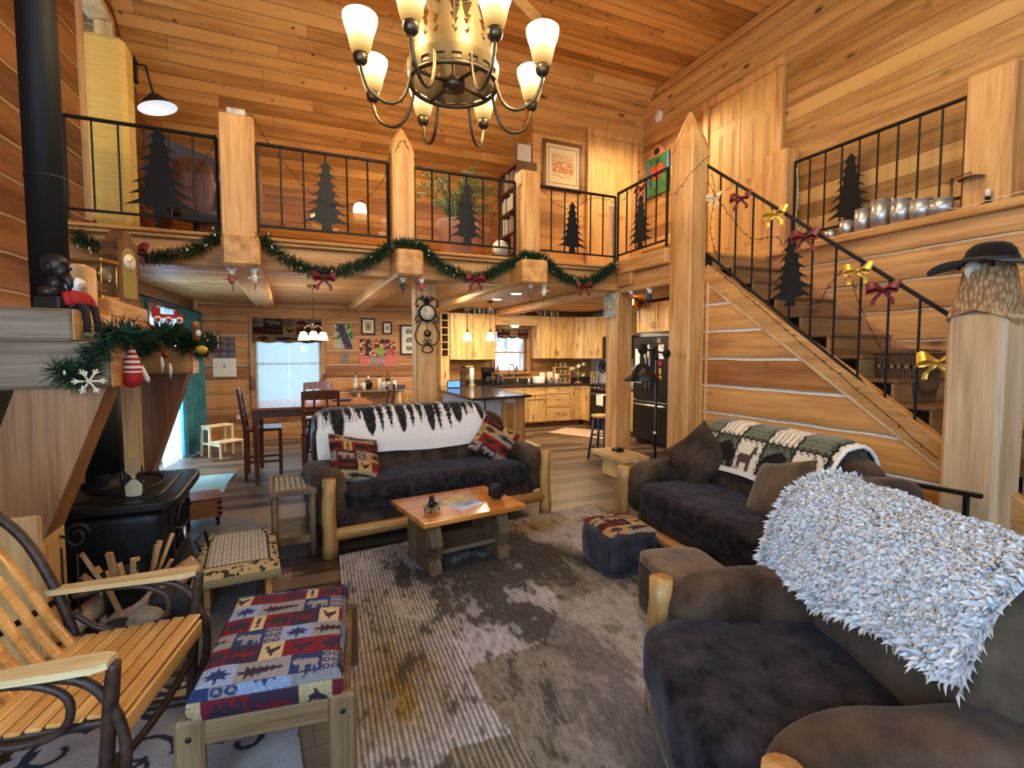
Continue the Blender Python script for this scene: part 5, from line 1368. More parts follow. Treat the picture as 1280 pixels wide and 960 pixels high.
copy_tree(c0, (.36, 7.98, 0), 0, 'dark cherry grid back chair on the window side of the dining table')
copy_tree(c0, (1.04, 7.30, 0), -PI/2, 'dark cherry grid back chair at the right end of the dining table')
m = MB(); m.puff((0, 0, .012), (.13, .06, .012), 4, 8); one('folded_cloth', m, M['navy'], 'dark folded cloth lying on the dining table', 'cloth', loc=(.62, 7.3, .9255))
# dining pendant
def lit_cup(par, c, r, h, mat, up=False):
    m = MB(); s = 1 if up else -1
    m.lathe([(r*.45, 0), (r*.62, s*h*.12), (r*.80, s*h*.45), (r, s*h), (r*.97, s*h), (r*.76, s*h*.45), (r*.55, s*h*.14), (.0, s*h*.05)], 20, c)
    return m.build('shade', mat, par)
t = thing('dining_pendant', 'bronze three light chain pendant over the dining table', 'light', (.28, 7.5, 0))
m = MB(); m.lathe([(0, 2.5), (.075, 2.5), (.07, 2.48), (.02, 2.46), (0, 2.46)], 20); m.build('canopy', M['bronze'], t)
m = MB()
for k in range(9):
    z = 2.44-k*.055; m.tube([(.010*cos(a)*(k % 2), .010*cos(a)*((k+1) % 2), z+.032*sin(a)) for a in [2*PI*i/10 for i in range(10)]], .0035, 5, closed=True)
m.build('chain', M['bronze'], t)
m = MB(); m.cyl((0, 0, 1.78), (0, 0, 1.97), .012); m.sph((0, 0, 1.95), .03); m.sph((0, 0, 1.78), .02); m.build('stem', M['bronze'], t)
for k in range(3):
    a = k*2*PI/3+.5; d = Vector((cos(a), sin(a), 0))
    m = MB(); m.tube(catmull([(0, 0, 1.88), d*.06+Vector((0, 0, 1.95)), d*.12+Vector((0, 0, 1.93)), d*.14+Vector((0, 0, 1.86))], 5), .008, 7); am = m.build('arm', M['bronze'], t)
    lit_cup(am, tuple(d*.145+Vector((0, 0, 1.87))), .072, .115, M['shadek'])
point('dining_bulb', (.28, 7.5, 1.7), 14, WARM2, .08)
# curtains, valances
def wavy(label, cat, name, p0, p1, z0, z1, folds, amp, mat, flare=1.0, nrm=None):
    p0 = Vector((*p0, 0)); p1 = Vector((*p1, 0)); d = p1-p0; n = nrm or Vector((d.y, -d.x, 0)).normalized()
    m = MB()
    def f(u, v):
        ph = u*folds*2*PI; a = amp*(.5+.6*v)*(1+.4*mnoise.noise(Vector((u*5, 0, 2))))
        uu = .5+(u-.5)*(1+(flare-1)*v)
        p = p0+d*uu+n*(a*sin(ph)+.3*a*sin(ph*2.3+1)); return Vector((p.x, p.y, z1+(z0-z1)*v))
    m.grid(f, int(folds*14), 14); return one(name, m, mat, label, cat)
sh = NT('sheer_fabric'); tr = sh.n('ShaderNodeBsdfTranslucent'); tr.inputs[0].default_value = (.62, .82, 1, 1); tp = sh.n('ShaderNodeBsdfTransparent'); df = sh.n('ShaderNodeBsdfDiffuse'); df.inputs[0].default_value = (.75, .82, .92, 1)
a1 = sh.n('ShaderNodeMixShader'); a1.inputs[0].default_value = .45; sh.l(tr.outputs[0], a1.inputs[1]); sh.l(df.outputs[0], a1.inputs[2]); a2 = sh.n('ShaderNodeMixShader'); a2.inputs[0].default_value = .38; sh.l(a1.outputs[0], a2.inputs[1]); sh.l(tp.outputs[0], a2.inputs[2]); sh.l(a2.outputs[0], sh.out.inputs[0])
wavy('sheer white left curtain panel on the dining window', 'curtain', 'sheer_curtain', (-.58, BW-.09), (-.06, BW-.09), .50, 2.0, 7, .02, sh.mat)
wavy('sheer white right curtain panel on the dining window', 'curtain', 'sheer_curtain', (-.05, BW-.09), (.48, BW-.09), .50, 2.0, 7, .02, sh.mat)
def val(u, v): return quilt(u*.9, v, 3, 1.0, warm=1)
def valance(label, x0, x1, z0, z1, y, dark=.55):
    m = MB(); m.grid(lambda u, v: Vector((x0+(x1-x0)*u, y-.012*sin(u*40), z0+(z1-z0)*v+(.01*sin(u*22) if v < .1 else 0))), 130, 40, lambda u, v: tuple(q*dark for q in val(u, v))); return one('valance', m, M['vc'], label, 'valance')
valance('dark woodland print valance over the dining window', -.62, .52, 1.77, 2.20, BW-.13, .4)
valance('brown woodland print valance over the kitchen window', 4.06, 4.80, 1.90, 2.10, BW-.10, .45)
wavy('heavy teal curtain at the far side of the glass door', 'curtain', 'teal_curtain', (-1.50, 8.75), (-1.37, 9.95), .02, 2.24, 5, .06, M['teal'])
wavy('heavy teal curtain at the near side of the glass door behind the mantel', 'curtain', 'teal_curtain', (-1.66, 7.22), (-1.62, 7.62), .02, 2.24, 3, .05, M['teal'])
wavy('sheer white curtain across the glass door', 'curtain', 'sheer_curtain', (-1.62, 8.05), (-1.53, 8.78), .03, 2.2, 5, .03, sh.mat)
m = MB(); m.cyl((-1.66, 7.1, 2.27), (-1.42, 10.1, 2.27), .016); one('curtain_rod', m, M['iron'], 'dark curtain rod over the glass door', 'curtain rod')
# wooden bits on the window frame
m = MB(); m.puff((0, 0, 0), (.04, .02, .12), 3, 8, disp=up_noise(.01, 20)); one('carved_plaque', m, M['redwood'], 'dark carved oval on the left side of the dining window frame', 'ornament', loc=(-.645, BW-.09, 1.04))
m = MB(); m.beam((-.05, 0, -.09), (.05, 0, .09), .03, .05, .01); one('carved_plaque', m, M['redwood'], 'dark tilted carving on the right side of the dining window frame', 'ornament', loc=(.52, BW-.10, 1.10))
# step stool
t = thing('step_stool', 'pale birch two step stool against the log wall', 'step stool', (-1.0, 8.85, 0), radians(38))
Mbz = M['pale']
m = MB(); m.box(-.20, .02, .45, .20, .24, .475, .008); m.build('step', Mbz, t); m = MB(); m.box(-.20, -.24, .225, .20, .02, .25, .008); m.build('step', Mbz, t)
for s in (-1, 1):
    for (y0, y1, z) in ((.22, .26, .45), (.04, .04, .45), (-.22, -.24, .225)):
        m = MB(); m.beam((s*.185, y1, 0), (s*.175, y0, z), .03, .03, .003, up=(1, 0, 0)); m.build('leg', Mbz, t)
    m = MB(); m.beam((s*.18, -.23, .20), (s*.18, .24, .20), .02, .035, .003); m.build('side_rail', Mbz, t)
    m = MB(); m.beam((s*.176, .03, .43), (s*.176, .23, .43), .02, .035, .003); m.build('side_rail', Mbz, t)
# wall things
def picture(label, x0, x1, z0, z1, colfn, fr=None, y=BW, frw=.03, mat_w=0, name='picture', cat='picture', group=None, nx=60, M4=None):
    t = thing(name, label, cat, ((x0+x1)/2, y, (z0+z1)/2), 0, group); w, h = x1-x0, z1-z0
    if fr:
        m = MB(); m.box(-w/2, -.03, -h/2, -w/2+frw, -.001, h/2, .004); m.box(w/2-frw, -.03, -h/2, w/2, -.001, h/2, .004); m.box(-w/2+frw, -.029, -h/2, w/2-frw, -.001, -h/2+frw, .004); m.box(-w/2+frw, -.029, h/2-frw, w/2-frw, -.001, h/2, .004); m.build('frame', fr, t)
        if mat_w:
            m = MB(); m.box(-w/2+frw*.9, -.016, -h/2+frw*.9, w/2-frw*.9, -.002, h/2-frw*.9, .001); m.build('mount', M['cream'], t)
    else: frw = 0
    k = frw+mat_w; d = -.018 if fr else -.022
    m = MB()
    if not fr: m.box(-w/2, -.021, -h/2, w/2, -.001, h/2, .002)
    m.grid(lambda u, v: Vector((-w/2+k+(w-2*k)*u, d, -h/2+k+(h-2*k)*v)), nx, max(8, int(nx*h/w)), colfn); m.build('image', M['vcp'], t); return t
nz = lambda u, v, s, o=0: mnoise.noise(Vector((u*s, v*s, o)))
def calc(u, v):
    if v > .47:
        i, j = int(u*3), int((v-.47)/.177); fu, fv = u*3 % 1, (v-.47)/.177 % 1
        if min(fu, 1-fu, fv, 1-fv) < .1: return (.10, .07, .14)
        return tuple(.12+.35*abs(nz(i+fu*.5, j+fv*.5, 5, q)) for q in (1, 4, 9))
    if (u*7 % 1 < .05) or (v*12 % 1 < .06): return (.55, .55, .55)
    if (u-.5)**2+((v-.27)*1.4)**2 < .004: return (.35, .35, .36)
    return (.80, .79, .76)
picture('white wall calendar with a purple picture grid left of the dining window', -1.27, -.91, 1.16, 1.86, calc, name='calendar', cat='calendar')
def grapes(u, v):
    d = abs((u-.55)-(1-v-.5)*.5); n = nz(u, v, 22); g = nz(u, v, 6, 3)
    if d < .22+.06*g: return (.03, .025, .035) if n < .1 else (.20, .18, .26)
    return (.10, .22, .04) if g > .0 and v > .4 else ((.55, .50, .40) if n > -.1 else (.32, .27, .2))
picture('unframed photo print of dark grapes on the log wall', .75, 1.09, 1.66, 2.13, grapes)
def fruit(u, v):
    n = nz(u, v, 16); g = nz(u, v, 7, 5)
    if v < .38:
        if .25 < u < .66: return (.75, .70, .68) if (u*18+v*3) % 1 < .5 and (v*22) % 1 < .6 else ((.45, .05, .05) if n > 0 else (.04, .04, .05))
        return (.55, .08, .06) if (u*40+v*30) % 1 < .6 else (.7, .4, .35)
    if (u-.56)**2+((v-.55)*.8)**2 < .018: return (.35, .42, .10) if n > -.2 else (.2, .28, .05)
    if u > .7 and v < .65: return (.40, .06, .08) if n > -.1 else (.6, .25, .25)
    return ((.72, .60, .46) if n > .15 else (.42, .10, .05)) if g > -.1 else (.06, .05, .05)
picture('unframed wide photo print of fruit on a checked cloth', 1.22, 1.91, 1.32, 1.85, fruit, nx=90)
picture('black framed portrait print with white mount, upper row on the log wall', 1.25, 1.52, 1.94, 2.26, lambda u, v: (.16, .11, .05) if ((u-.5)*1.7)**2+(v-.5)**2 < .10 and nz(u, v, 9) > -.15 else (.46, .38, .25), M['black'], mat_w=.045)
picture('small black framed print beside the portrait print', 1.66, 1.84, 1.95, 2.20, lambda u, v: (.10, .05, .04) if nz(u, v, 5) > -.05 and .15 < v < .8 else (.6, .52, .42), M['black'], mat_w=.035)
def three(u, v):
    k = (v*3) % 1
    return (.12, .13, .12) if .25 < u < .75 and .2 < k < .8 and nz(u, v, 20) > -.2 else (.70, .68, .60)
picture('tall black framed mount of three small prints beside the clock post', 2.00, 2.36, 1.54, 2.15, three, M['black'], frw=.035, mat_w=.02)
picture('tiny metal plaque under the grape print', .89, 1.0, 1.40, 1.60, lambda u, v: (.3, .32, .34) if nz(u, v, 9) > 0 else (.12, .12, .12), name='plaque', cat='plaque', nx=20)
t = thing('wall_outlet', 'white outlet on the log wall above the step stool', 'outlet', (-.87, BW, .43))
m = MB(); m.box(-.06, -.012, -.04, .06, -.001, .04, .004); m.build('plate', M['white'], t)
m = MB(); m.box(.0, -.03, -.015, .03, -.012, .015, .004); m.build('plug', M['black'], t)
# sideboard shelf with bottles
t = thing('wine_console', 'narrow wooden wine console against the log wall with hanging glasses', 'console', (1.5, 9.98, 0))
m = MB(); m.box(-.50, -.20, .845, .48, .24, .88, .006); m.build('top', wood('console_top', (.16, .10, .06), (.34, .22, .13), 'x', 'y', knots=.2), t)
for x in (-.36, .40):
    for y in (-.15, .20):
        m = MB(); m.box(x-.025, y-.025, 0, x+.025, y+.025, .845, .003); m.build('leg', M['cabz'], t)
m = MB(); m.box(-.38, -.17, .35, .42, .22, .375, .004); m.build('shelf', M['cabx'], t)
m = MB()
for k in range(5): m.box(-.3+.15*k, -.17, .825, -.285+.15*k, .2, .845, .001)
m.build('glass_rack', M['cabx'], t)
def bottle(name, label, loc, h, r, mat, capm, group='bottles on the wine console', neck=.3, e=1.0):
    t = thing(name, label, 'bottle', loc, 0, group)
    m = MB(); m.lathe([(0, 0), (r, 0), (r, h*.52), (r*.9, h*.60), (r*neck, h*.72), (r*neck, h*.93), (0, h*.93)], 14); m.build('body', mat, t)
    m = MB(); m.lathe([(r*neck*1.15, h*.88), (r*neck*1.15, h), (0, h)], 10); m.build('cap', capm, t)
    m = MB(); m.lathe([(r*1.02, h*.15), (r*1.02, h*.42)], 14); m.build('bottle_label', M['cream'], t); return t
Gd = plain('dark_bottle', (.012, .016, .012), .1); Gc = plain('clear_bottle', (.45, .47, .46), .08)
bottle('bottle', 'tall clear liquor bottle at the left end of the wine console', (1.10, 9.95, .881), .33, .04, Gc, M['black'])
t = thing('round_bottle', 'round flat dark bottle with a white cap on the wine console', 'bottle', (1.33, 9.92, .881), 0, 'bottles on the wine console')
m = MB(); m.sph((0, 0, .10), (.075, .04, .10)); m.build('body', Gd, t); m = MB(); m.cyl((0, 0, .19), (0, 0, .27), .016); m.build('cap', M['white'], t)
bottle('bottle', 'tall dark wine bottle with red cap on the wine console', (1.70, 9.95, .881), .36, .042, Gd, M['red'])
for x, h, mt, lb in ((1.19, .12, plain('amber', (.3, .12, .03), .2), 'small amber jar between the liquor bottles'), (1.24, .14, M['cream'], 'small cream jar beside the round dark bottle'), (1.53, .26, M['cream'], 'pale tall canister with a dark lid on the wine console'), (1.61, .14, plain('sage', (.4, .45, .38), .5), 'small grey green jar left of the wine bottle'), (1.82, .17, M['white'], 'white paper bag like jar right of the wine bottle')):
    t = thing('jar', lb, 'jar', (x, 9.90, .881), 0, 'jars on the wine console'); m = MB(); m.lathe([(0, 0), (.036, 0), (.038, h*.85), (.03, h*.88)], 12); m.build('body', mt, t); m = MB(); m.lathe([(.036, h*.86), (.036, h), (0, h)], 12); m.build('lid', M['dark'] if h > .2 else M['white'], t)
t = thing('router', 'small black box with blue lit face on the wine console end', 'router', (1.93, 9.95, .881)); m = MB(); m.box(-.11, -.04, 0, .10, .04, .075, .006); m.build('case', M['black'], t); m = MB(); m.box(-.10, -.043, .01, .09, -.04, .065, .001); m.build('screen', plain('blue_face', (.06, .10, .22), .3), t)
m = MB(); m.tube(catmull([(2.02, 10.0, .92), (2.10, 10.05, .7), (2.02, 10.1, .45), (2.2, 10.15, .3)], 6), .006, 6); one('power_cord', m, M['white'], 'white cord hanging down from the small black box', 'cord')
g0 = None
for k in range(5):
    m = MB(); m.lathe([(.03, .0), (.03, -.003), (.004, -.006), (.004, -.08), (.028, -.11), (.034, -.15), (.028, -.18)], 12)
    one('stem_glass', m, M['glass'], 'stemmed glass hanging upside down under the wine console top', 'glass', 'glasses hanging under the wine console', loc=(1.27+.15*k, 9.93, .824))
# ================================================================== KITCHEN
def kdoor(par, x0, x1, z0, z1, y, hx=None, hz=None, mat=None, ax=0, drawer=False):
    """shaker door facing -Y (ax 0) or -X (ax 1) in world coordinates"""
    mt = mat or M['cabz']
    def B(m, a0, b0, c0, a1, b1, c1, b=.003):
        if ax == 0: m.box(a0, b0, c0, a1, b1, c1, b)
        else: m.box(b0, a0, c0, b1, a1, c1, b)
    m = MB(); w = .058; g = .006
    if drawer:
        B(m, x0+g, y-.02, z0+g, x1-g, y, z1-g)
    else:
        B(m, x0+g, y-.022, z0+g, x0+w, y, z1-g); B(m, x1-w, y-.022, z0+g, x1-g, y, z1-g)
        B(m, x0+w, y-.022, z0+g, x1-w, y, z0+w); B(m, x0+w, y-.022, z1-w, x1-w, y, z1-g); B(m, x0+w, y-.004, z0+w, x1-w, y, z1-w, .001)
    d = m.build('drawer' if drawer else 'door', mt, par, True)
    if hx is not None:
        m = MB()
        if drawer: pts = [(hx-.05, y-.02, hz), (hx-.04, y-.045, hz), (hx+.04, y-.045, hz), (hx+.05, y-.02, hz)]
        else: pts = [(hx, y-.02, hz-.05), (hx, y-.045, hz-.04), (hx, y-.045, hz+.04), (hx, y-.02, hz+.05)]
        if ax == 1: pts = [(b, a, c) for a, b, c in pts]
        m.tube(pts, .006, 6); m.build('handle', M['iron'], d, True)
    return d
def cabinet(label, x0, x1, z0, z1, yf, yb, doors=2, name='wall_cabinet', cat='cabinet', group=None, low=True, ax=0, kick=False, drawers=None):
    loc = ((x0+x1)/2, (yf+yb)/2, z0) if ax == 0 else ((yf+yb)/2, (x0+x1)/2, z0)
    t = thing(name, label, cat, loc, 0, group); m = MB()
    if ax == 0: m.box(x0, yf, z0, x1, yb, z1, .004)
    else: m.box(yf, x0, z0, yb, x1, z1, .004)
    m.build('carcass', M['cabz'], t, True)
    w = (x1-x0)/max(1, doors)
    for k in range(doors):
        a0 = x0+k*w; hx = (a0+w-.035 if k % 2 == 0 else a0+.035) if doors > 1 else a0+w-.035
        kdoor(t, a0, a0+w, z0+(.0), z1-(0 if not drawers else 0), yf, hx, (z0+.12) if low else (z1-.12), ax=ax)
    return t
UZ0, UZ1 = 1.46, 2.36
UY = 9.90
cabinet('tall pine wall cabinet left of the kitchen window', 2.93, 3.92, UZ0-.02, UZ1+.03, UY, BW-.01)
cabinet('pine wall cabinet right of the kitchen window', 4.90, 5.80, UZ0, UZ1+.02, UY, BW-.01)
t = thing('wood_valance', 'pine valance board bridging the cabinets over the sink window', 'valance', (4.41, UY, 2.15)); m = MB(); m.box(3.925, UY-.02, 2.17, 4.895, BW-.02, 2.38, .004); m.build('board', M['cabx'], t, True)
m = MB(); m.box(4.05, UY-.028, 2.21, 4.78, UY-.014, 2.34, .004); m.build('raised_panel', M['cabx'], t, True)
# corner + right run uppers (facing -X side), microwave
t = thing('corner_cabinet', 'angled pine corner wall cabinet beside the range', 'cabinet', (6.1, 9.9, UZ0)); m = MB()
pl = [(5.805, UY), (5.805, BW-.01), (6.49, BW-.01), (6.49, 9.52), (6.16, 9.52)]
m._add([(x, y, UZ0) for x, y in pl]+[(x, y, UZ1+.02) for x, y in pl], [tuple(range(4, -1, -1)), tuple(range(5, 10))]+[(i, (i+1) % 5, 5+(i+1) % 5, 5+i) for i in range(5)][::1], False); m.build('carcass', M['cabz'], t, True)
m = MB(); a_ = Vector((5.83, UY-.02, 0)); b_ = Vector((6.14, 9.55, 0)); m.beam(a_+Vector((0, 0, (UZ0+UZ1)/2)), b_+Vector((0, 0, (UZ0+UZ1)/2)), .02, UZ1-UZ0-.02, .003); d_ = m.build('door', M['cabz'], t, True)
m = MB(); c_ = a_.lerp(b_, .88)+Vector((-.03, -.03, UZ0)); m.tube([c_+Vector((0, 0, .07)), c_+Vector((-.02, -.02, .08)), c_+Vector((-.02, -.02, .16)), c_+Vector((0, 0, .17))], .006, 6); m.build('handle', M['iron'], d_, True)
cabinet('narrow pine wall cabinet between corner and microwave', 9.20, 9.50, UZ0, UZ1+.02, 6.16, 6.49, doors=1, ax=1)
t = thing('microwave', 'black microwave mounted over the range', 'microwave', (6.3, 8.82, 1.45)); m = MB(); m.box(6.10, 8.44, 1.47, 6.49, 9.19, 1.93, .01); m.build('case', M['black'], t, True)
m = MB(); m.box(6.085, 8.62, 1.50, 6.10, 9.17, 1.90, .004); m.build('door', plain('black_gloss', (.01, .01, .011), .08), t, True)
cabinet('pine wall cabinet above the microwave', 8.44, 9.19, 1.94, UZ1+.02, 6.16, 6.49, doors=2, ax=1)
cabinet('pine wall cabinet above the refrigerator', 6.55, 7.55, 1.94, 2.46, 5.76, 6.49, doors=2, ax=1)
# wine rack
t = thing('wine_rack', 'narrow pine wine rack with square cubbies beside the wall cabinet', 'wine rack', (2.83, 10.05, 1.5)); m = MB()
m.box(2.74, 9.88, 1.50, 2.765, BW-.01, 2.40); m.box(2.895, 9.88, 1.50, 2.92, BW-.01, 2.40); m.box(2.74, BW-.03, 1.5, 2.92, BW-.01, 2.4, .001)
for k in range(7): m.box(2.765, 9.88, 1.50+.145*k, 2.895, BW-.02, 1.52+.145*k, .002)
m.build('case', M['cabz'], t, True)
for k in range(6):
    m = MB(); m.cyl((2.83, 9.93, 1.56+.145*k), (2.83, 10.2, 1.56+.145*k), .04, n=12); m.cyl((2.83, 9.90, 1.56+.145*k), (2.83, 9.93, 1.56+.145*k), .016, n=10)
    one('wine_bottle', m, Gd if k % 2 else plain('wine_red', (.08, .015, .02), .2), 'dark wine bottle lying in a cubby of the wine rack', 'bottle', 'bottles in the wine rack', origin=(2.83, 10.0, 1.56+.145*k))
m = MB(); m.box(2.74, 9.90, .92, 2.92, BW-.01, 1.50, .004); one('narrow_cabinet', m, M['cabz'], 'narrow pine panel under the wine rack', 'cabinet', origin=(2.83, 10.05, .92))
# base cabinets and counter along back wall
def base(label, x0, x1, spec):
    t = thing('base_cabinet', label, 'cabinet', ((x0+x1)/2, 9.95, 0)); m = MB(); m.box(x0, 9.65, .10, x1, BW-.01, .875, .003); m.build('carcass', M['cabz'], t, True)
    m = MB(); m.box(x0, 9.72, 0, x1, BW-.01, .10, .001); m.build('toe_kick', M['redwood'], t, True)
    for kind, a0, a1, z0, z1 in spec:
        if kind == 'd': kdoor(t, a0, a1, z0, z1, 9.65, a1-.04, z1-.10)
        elif kind == 'n': kdoor(t, a0, a1, z0, z1, 9.65)
        else: kdoor(t, a0, a1, z0, z1, 9.65, (a0+a1)/2, (z0+z1)/2+.03, M['cabx'], drawer=True)
    return t
base('pine sink base cabinet with a wide drawer front', 3.96, 4.98, [('w', 3.96, 4.98, .68, .87), ('d', 3.96, 4.47, .11, .66), ('d', 4.47, 4.98, .11, .66)])
base('pine base cabinet with three knotty drawers', 4.985, 5.58, [('w', 4.985, 5.58, .70, .87), ('w', 4.985, 5.58, .41, .69), ('w', 4.985, 5.58, .11, .40)])
base('pine corner base cabinet with plain panel door', 5.585, 5.87, [('n', 5.585, 5.87, .11, .87)])
base('pine base cabinet left of the sink behind the island', 2.95, 3.95, [('d', 2.95, 3.45, .11, .87), ('d', 3.45, 3.95, .11, .87)])
t = thing('base_cabinet', 'pine base cabinet return beside the range', 'cabinet', (6.2, 9.5, 0)); m = MB(); m.box(5.875, 9.31, .10, 6.49, 10.2, .875, .003); m.build('carcass', M['cabz'], t, True); kdoor(t, 9.31, 9.64, .11, .87, 5.875, 9.60, .75, ax=1)
m = MB(); m.box(5.94, 9.31, 0, 6.49, 9.72, .10, .001); m.build('toe_kick', M['redwood'], t, True)
t = thing('base_cabinet', 'pine drawer cabinet between range and refrigerator', 'cabinet', (6.2, 8.0, 0)); m = MB(); m.box(5.86, 7.50, .10, 6.49, 8.52, .875, .003); m.build('carcass', M['cabz'], t, True)
m = MB(); m.box(5.93, 7.50, 0, 6.49, 8.52, .10, .001); m.build('toe_kick', M['redwood'], t, True)
for z0, z1 in ((.70, .87), (.41, .69), (.11, .40)): kdoor(t, 7.50, 8.52, z0, z1, 5.86, 8.0, (z0+z1)/2, M['cabz'], ax=1, drawer=True)
m = MB(); m.box(2.93, 9.60, .877, 6.49, BW-.01, .915, .008); m.box(5.83, 9.30, .877, 6.49, 9.62, .915, .008); m.box(2.93, BW-.03, .915, 6.49, BW-.01, 1.02, .003)
one('countertop', m, M['granite'], 'long dark speckled countertop under the kitchen window', 'countertop', origin=(4.7, 9.9, .877))
m = MB(); m.box(5.82, 7.49, .877, 6.49, 8.53, .915, .008); one('countertop', m, M['granite'], 'short dark countertop beside the refrigerator', 'countertop', origin=(6.15, 8.0, .877))
# sink faucet
t = thing('faucet', 'arched chrome kitchen faucet in front of the window', 'faucet', (4.42, 10.05, .915)); m = MB(); m.tube([(0, 0, 0), (0, 0, .30)]+[(-.09+.09*cos(a), -.05*(1-cos(a)), .30+.13*sin(a)) for a in [PI*i/12 for i in range(13)]]+[(-.18, -.10, .18)], .013, 8); m.build('spout', M['steel'], t); m = MB(); m.cyl((.08, 0, 0), (.08, 0, .10), .014); m.build('lever', M['steel'], t)
t = thing('soap_pump', 'small pale soap pump beside the faucet', 'soap dispenser', (4.75, 10.0, .916)); m = MB(); m.cyl((0, 0, 0), (0, 0, .11), .025); m.build('bottle', M['cream'], t); m = MB(); m.tube([(0, 0, .11), (0, 0, .15), (-.04, 0, .15)], .006, 6); m.build('pump', M['steel'], t)
# island
t = thing('kitchen_island', 'kitchen peninsula with dark stone top and beadboard side', 'kitchen island', (3.0, 8.4, 0))
m = MB(); pl = [(2.38, 6.92), (3.44, 7.14), (3.44, 9.58), (2.46, 9.95)]
m._add([(x, y, .885) for x, y in pl]+[(x, y, .925) for x, y in pl], [(3, 2, 1, 0), (4, 5, 6, 7)]+[(i, (i+1) % 4, 4+(i+1) % 4, 4+i) for i in range(4)], False); m.build('stone_top', M['granite'], t, True)
m = MB(); m.box(2.72, 7.30, .0, 3.40, 9.6, .885, .004); m.build('body', wood('island_panel', (.46, .24, .09), (.68, .40, .17), 'z', 'x', board=.09, knots=.15, seam=.006), t, True)
bb = NT('beadboard'); ob, o = bb.coords(); fx = bb.math('FRACT', bb.math('MULTIPLY', o[1], 12)); gx = bb.math('LESS_THAN', fx, .12); bb.bsdf(bb.mix(gx, (.62, .64, .66), (.30, .31, .33)), .5)
m = MB(); m.box(2.70, 7.28, .02, 2.72, 9.6, .885, .002); m.box(2.70, 7.28, .02, 2.98, 7.30, .885, .002); m.build('beadboard', bb.mat, t, True)
m = MB(); m.box(3.05, 7.285, .80, 3.22, 7.30, .87, .003); m.build('outlet', M['white'], t, True)
t = thing('smart_display', 'small screen device standing on the island by the clock post', 'screen', (2.78, 9.15, .9255), radians(-10)); m = MB(); m.box(-.13, -.03, 0, .13, .05, .14, .02); m.build('case', M['black'], t)
m = MB(); m.grid(lambda u, v: Vector((-.115+.23*u, -.0315, .015+.11*v)), 20, 10, lambda u, v: (.25, .5, .8) if v > .45 else (.03, .06, .12)); m.build('screen', plain('screen_blue', (.05, .16, .40), .2, emit=(.2, .5, 1.0, .5)), t)
def bar_stool(label, loc, rz, seatm, legm, back=False, h=.68, name='stool'):
    t = thing(name, label, 'stool', loc, rz)
    m = MB(); m.lathe([(0, h-.04), (.14, h-.04), (.155, h-.025), (.15, h), (0, h+.002)], 24); m.build('seat', seatm, t)
    for k in range(4):
        a = PI/4+k*PI/2; c, s = cos(a), sin(a)
        m = MB(); m.cyl((c*.20, s*.20, 0), (c*.11, s*.11, h-.04), .018, .018, 10); m.build('leg', legm, t)
    for z, r in ((.18, .178), (.36, .155)):
        for k in range(4):
            a, b2 = PI/4+k*PI/2, PI/4+(k+1)*PI/2
            m = MB(); m.cyl((cos(a)*r, sin(a)*r, z), (cos(b2)*r, sin(b2)*r, z), .010, n=8); m.build('rung', legm, t)
    if back:
        for sx in (-.13, .13):
            m = MB(); m.cyl((sx, .14, h-.02), (sx*1.1, .24, h+.36), .014, n=8); m.build('back_post', legm, t)
        m = MB(); m.beam((-.145, .24, h+.33), (.145, .24, h+.33), .02, .08); m.build('back_rail', legm, t)
    return t
bar_stool('round stool with pale seat and navy legs beside the clock post', (4.22, 6.36, 0), .5, M['cabx'], M['navy'], h=.66)
bar_stool('dark bar stool with a back at the island beside the clock post', (2.28, 8.55, 0), radians(90), M['dark'], M['redwood'], True, .62, 'bar_stool')
# range and fridge
t = thing('range', 'black electric range with steel handle in the kitchen corner', 'range', (6.15, 8.92, 0))
m = MB(); m.box(5.87, 8.54, .02, 6.49, 9.29, .915, .006); m.build('body', M['black'], t, True)
m = MB(); m.box(5.845, 8.56, .20, 5.87, 9.27, .76, .006); dd = m.build('oven_door', plain('oven_glass', (.01, .01, .011), .1), t, True)
m = MB(); m.cyl((5.81, 8.58, .73), (5.81, 9.25, .73), .014); m.build('handle', M['steel'], dd, True)
m = MB(); m.box(5.85, 8.56, .79, 5.87, 9.27, .90, .004); cp = m.build('control_panel', M['black'], t, True)
for k in range(5):
    m = MB(); m.cyl((5.85, 8.66+.13*k, .845), (5.825, 8.66+.13*k, .845), .022); m.build('knob', M['steel'], cp, True)
m = MB(); m.box(5.84, 8.56, .04, 5.87, 9.27, .19, .006); m.build('warming_drawer', M['black'], t, True)
t = thing('refrigerator', 'dark stainless french door refrigerator in the kitchen', 'refrigerator', (6.0, 6.95, 0))
m = MB(); m.box(5.66, 6.52, .04, 6.40, 7.44, 1.86, .01); m.build('body', plain('fridge_side', (.45, .47, .50), .4), t, True)
m = MB(); m.box(5.66, 6.56, .0, 6.3, 7.40, .06, .002); m.build('plinth', M['black'], t, True)
for y0, y1, nm, hy in ((6.985, 7.44, 'door', 7.03), (6.52, 6.975, 'door', 6.93)):
    m = MB(); m.box(5.59, y0, .77, 5.66, y1, 1.86, .012); d = m.build(nm, M['dsteel'], t, True)
    m = MB(); m.tube([(5.59, hy, .95), (5.545, hy, 1.0), (5.545, hy, 1.62), (5.59, hy, 1.68)], .016, 8); m.build('handle', M['steel'], d, True)
m = MB(); m.box(5.59, 6.52, .07, 5.66, 7.44, .755, .012); d = m.build('freezer_drawer', M['dsteel'], t, True)
m = MB(); m.tube([(5.60, 6.56, .68), (5.545, 6.60, .69), (5.545, 7.36, .69), (5.60, 7.40, .68)], .018, 8); m.build('handle', M['steel'], d, True)
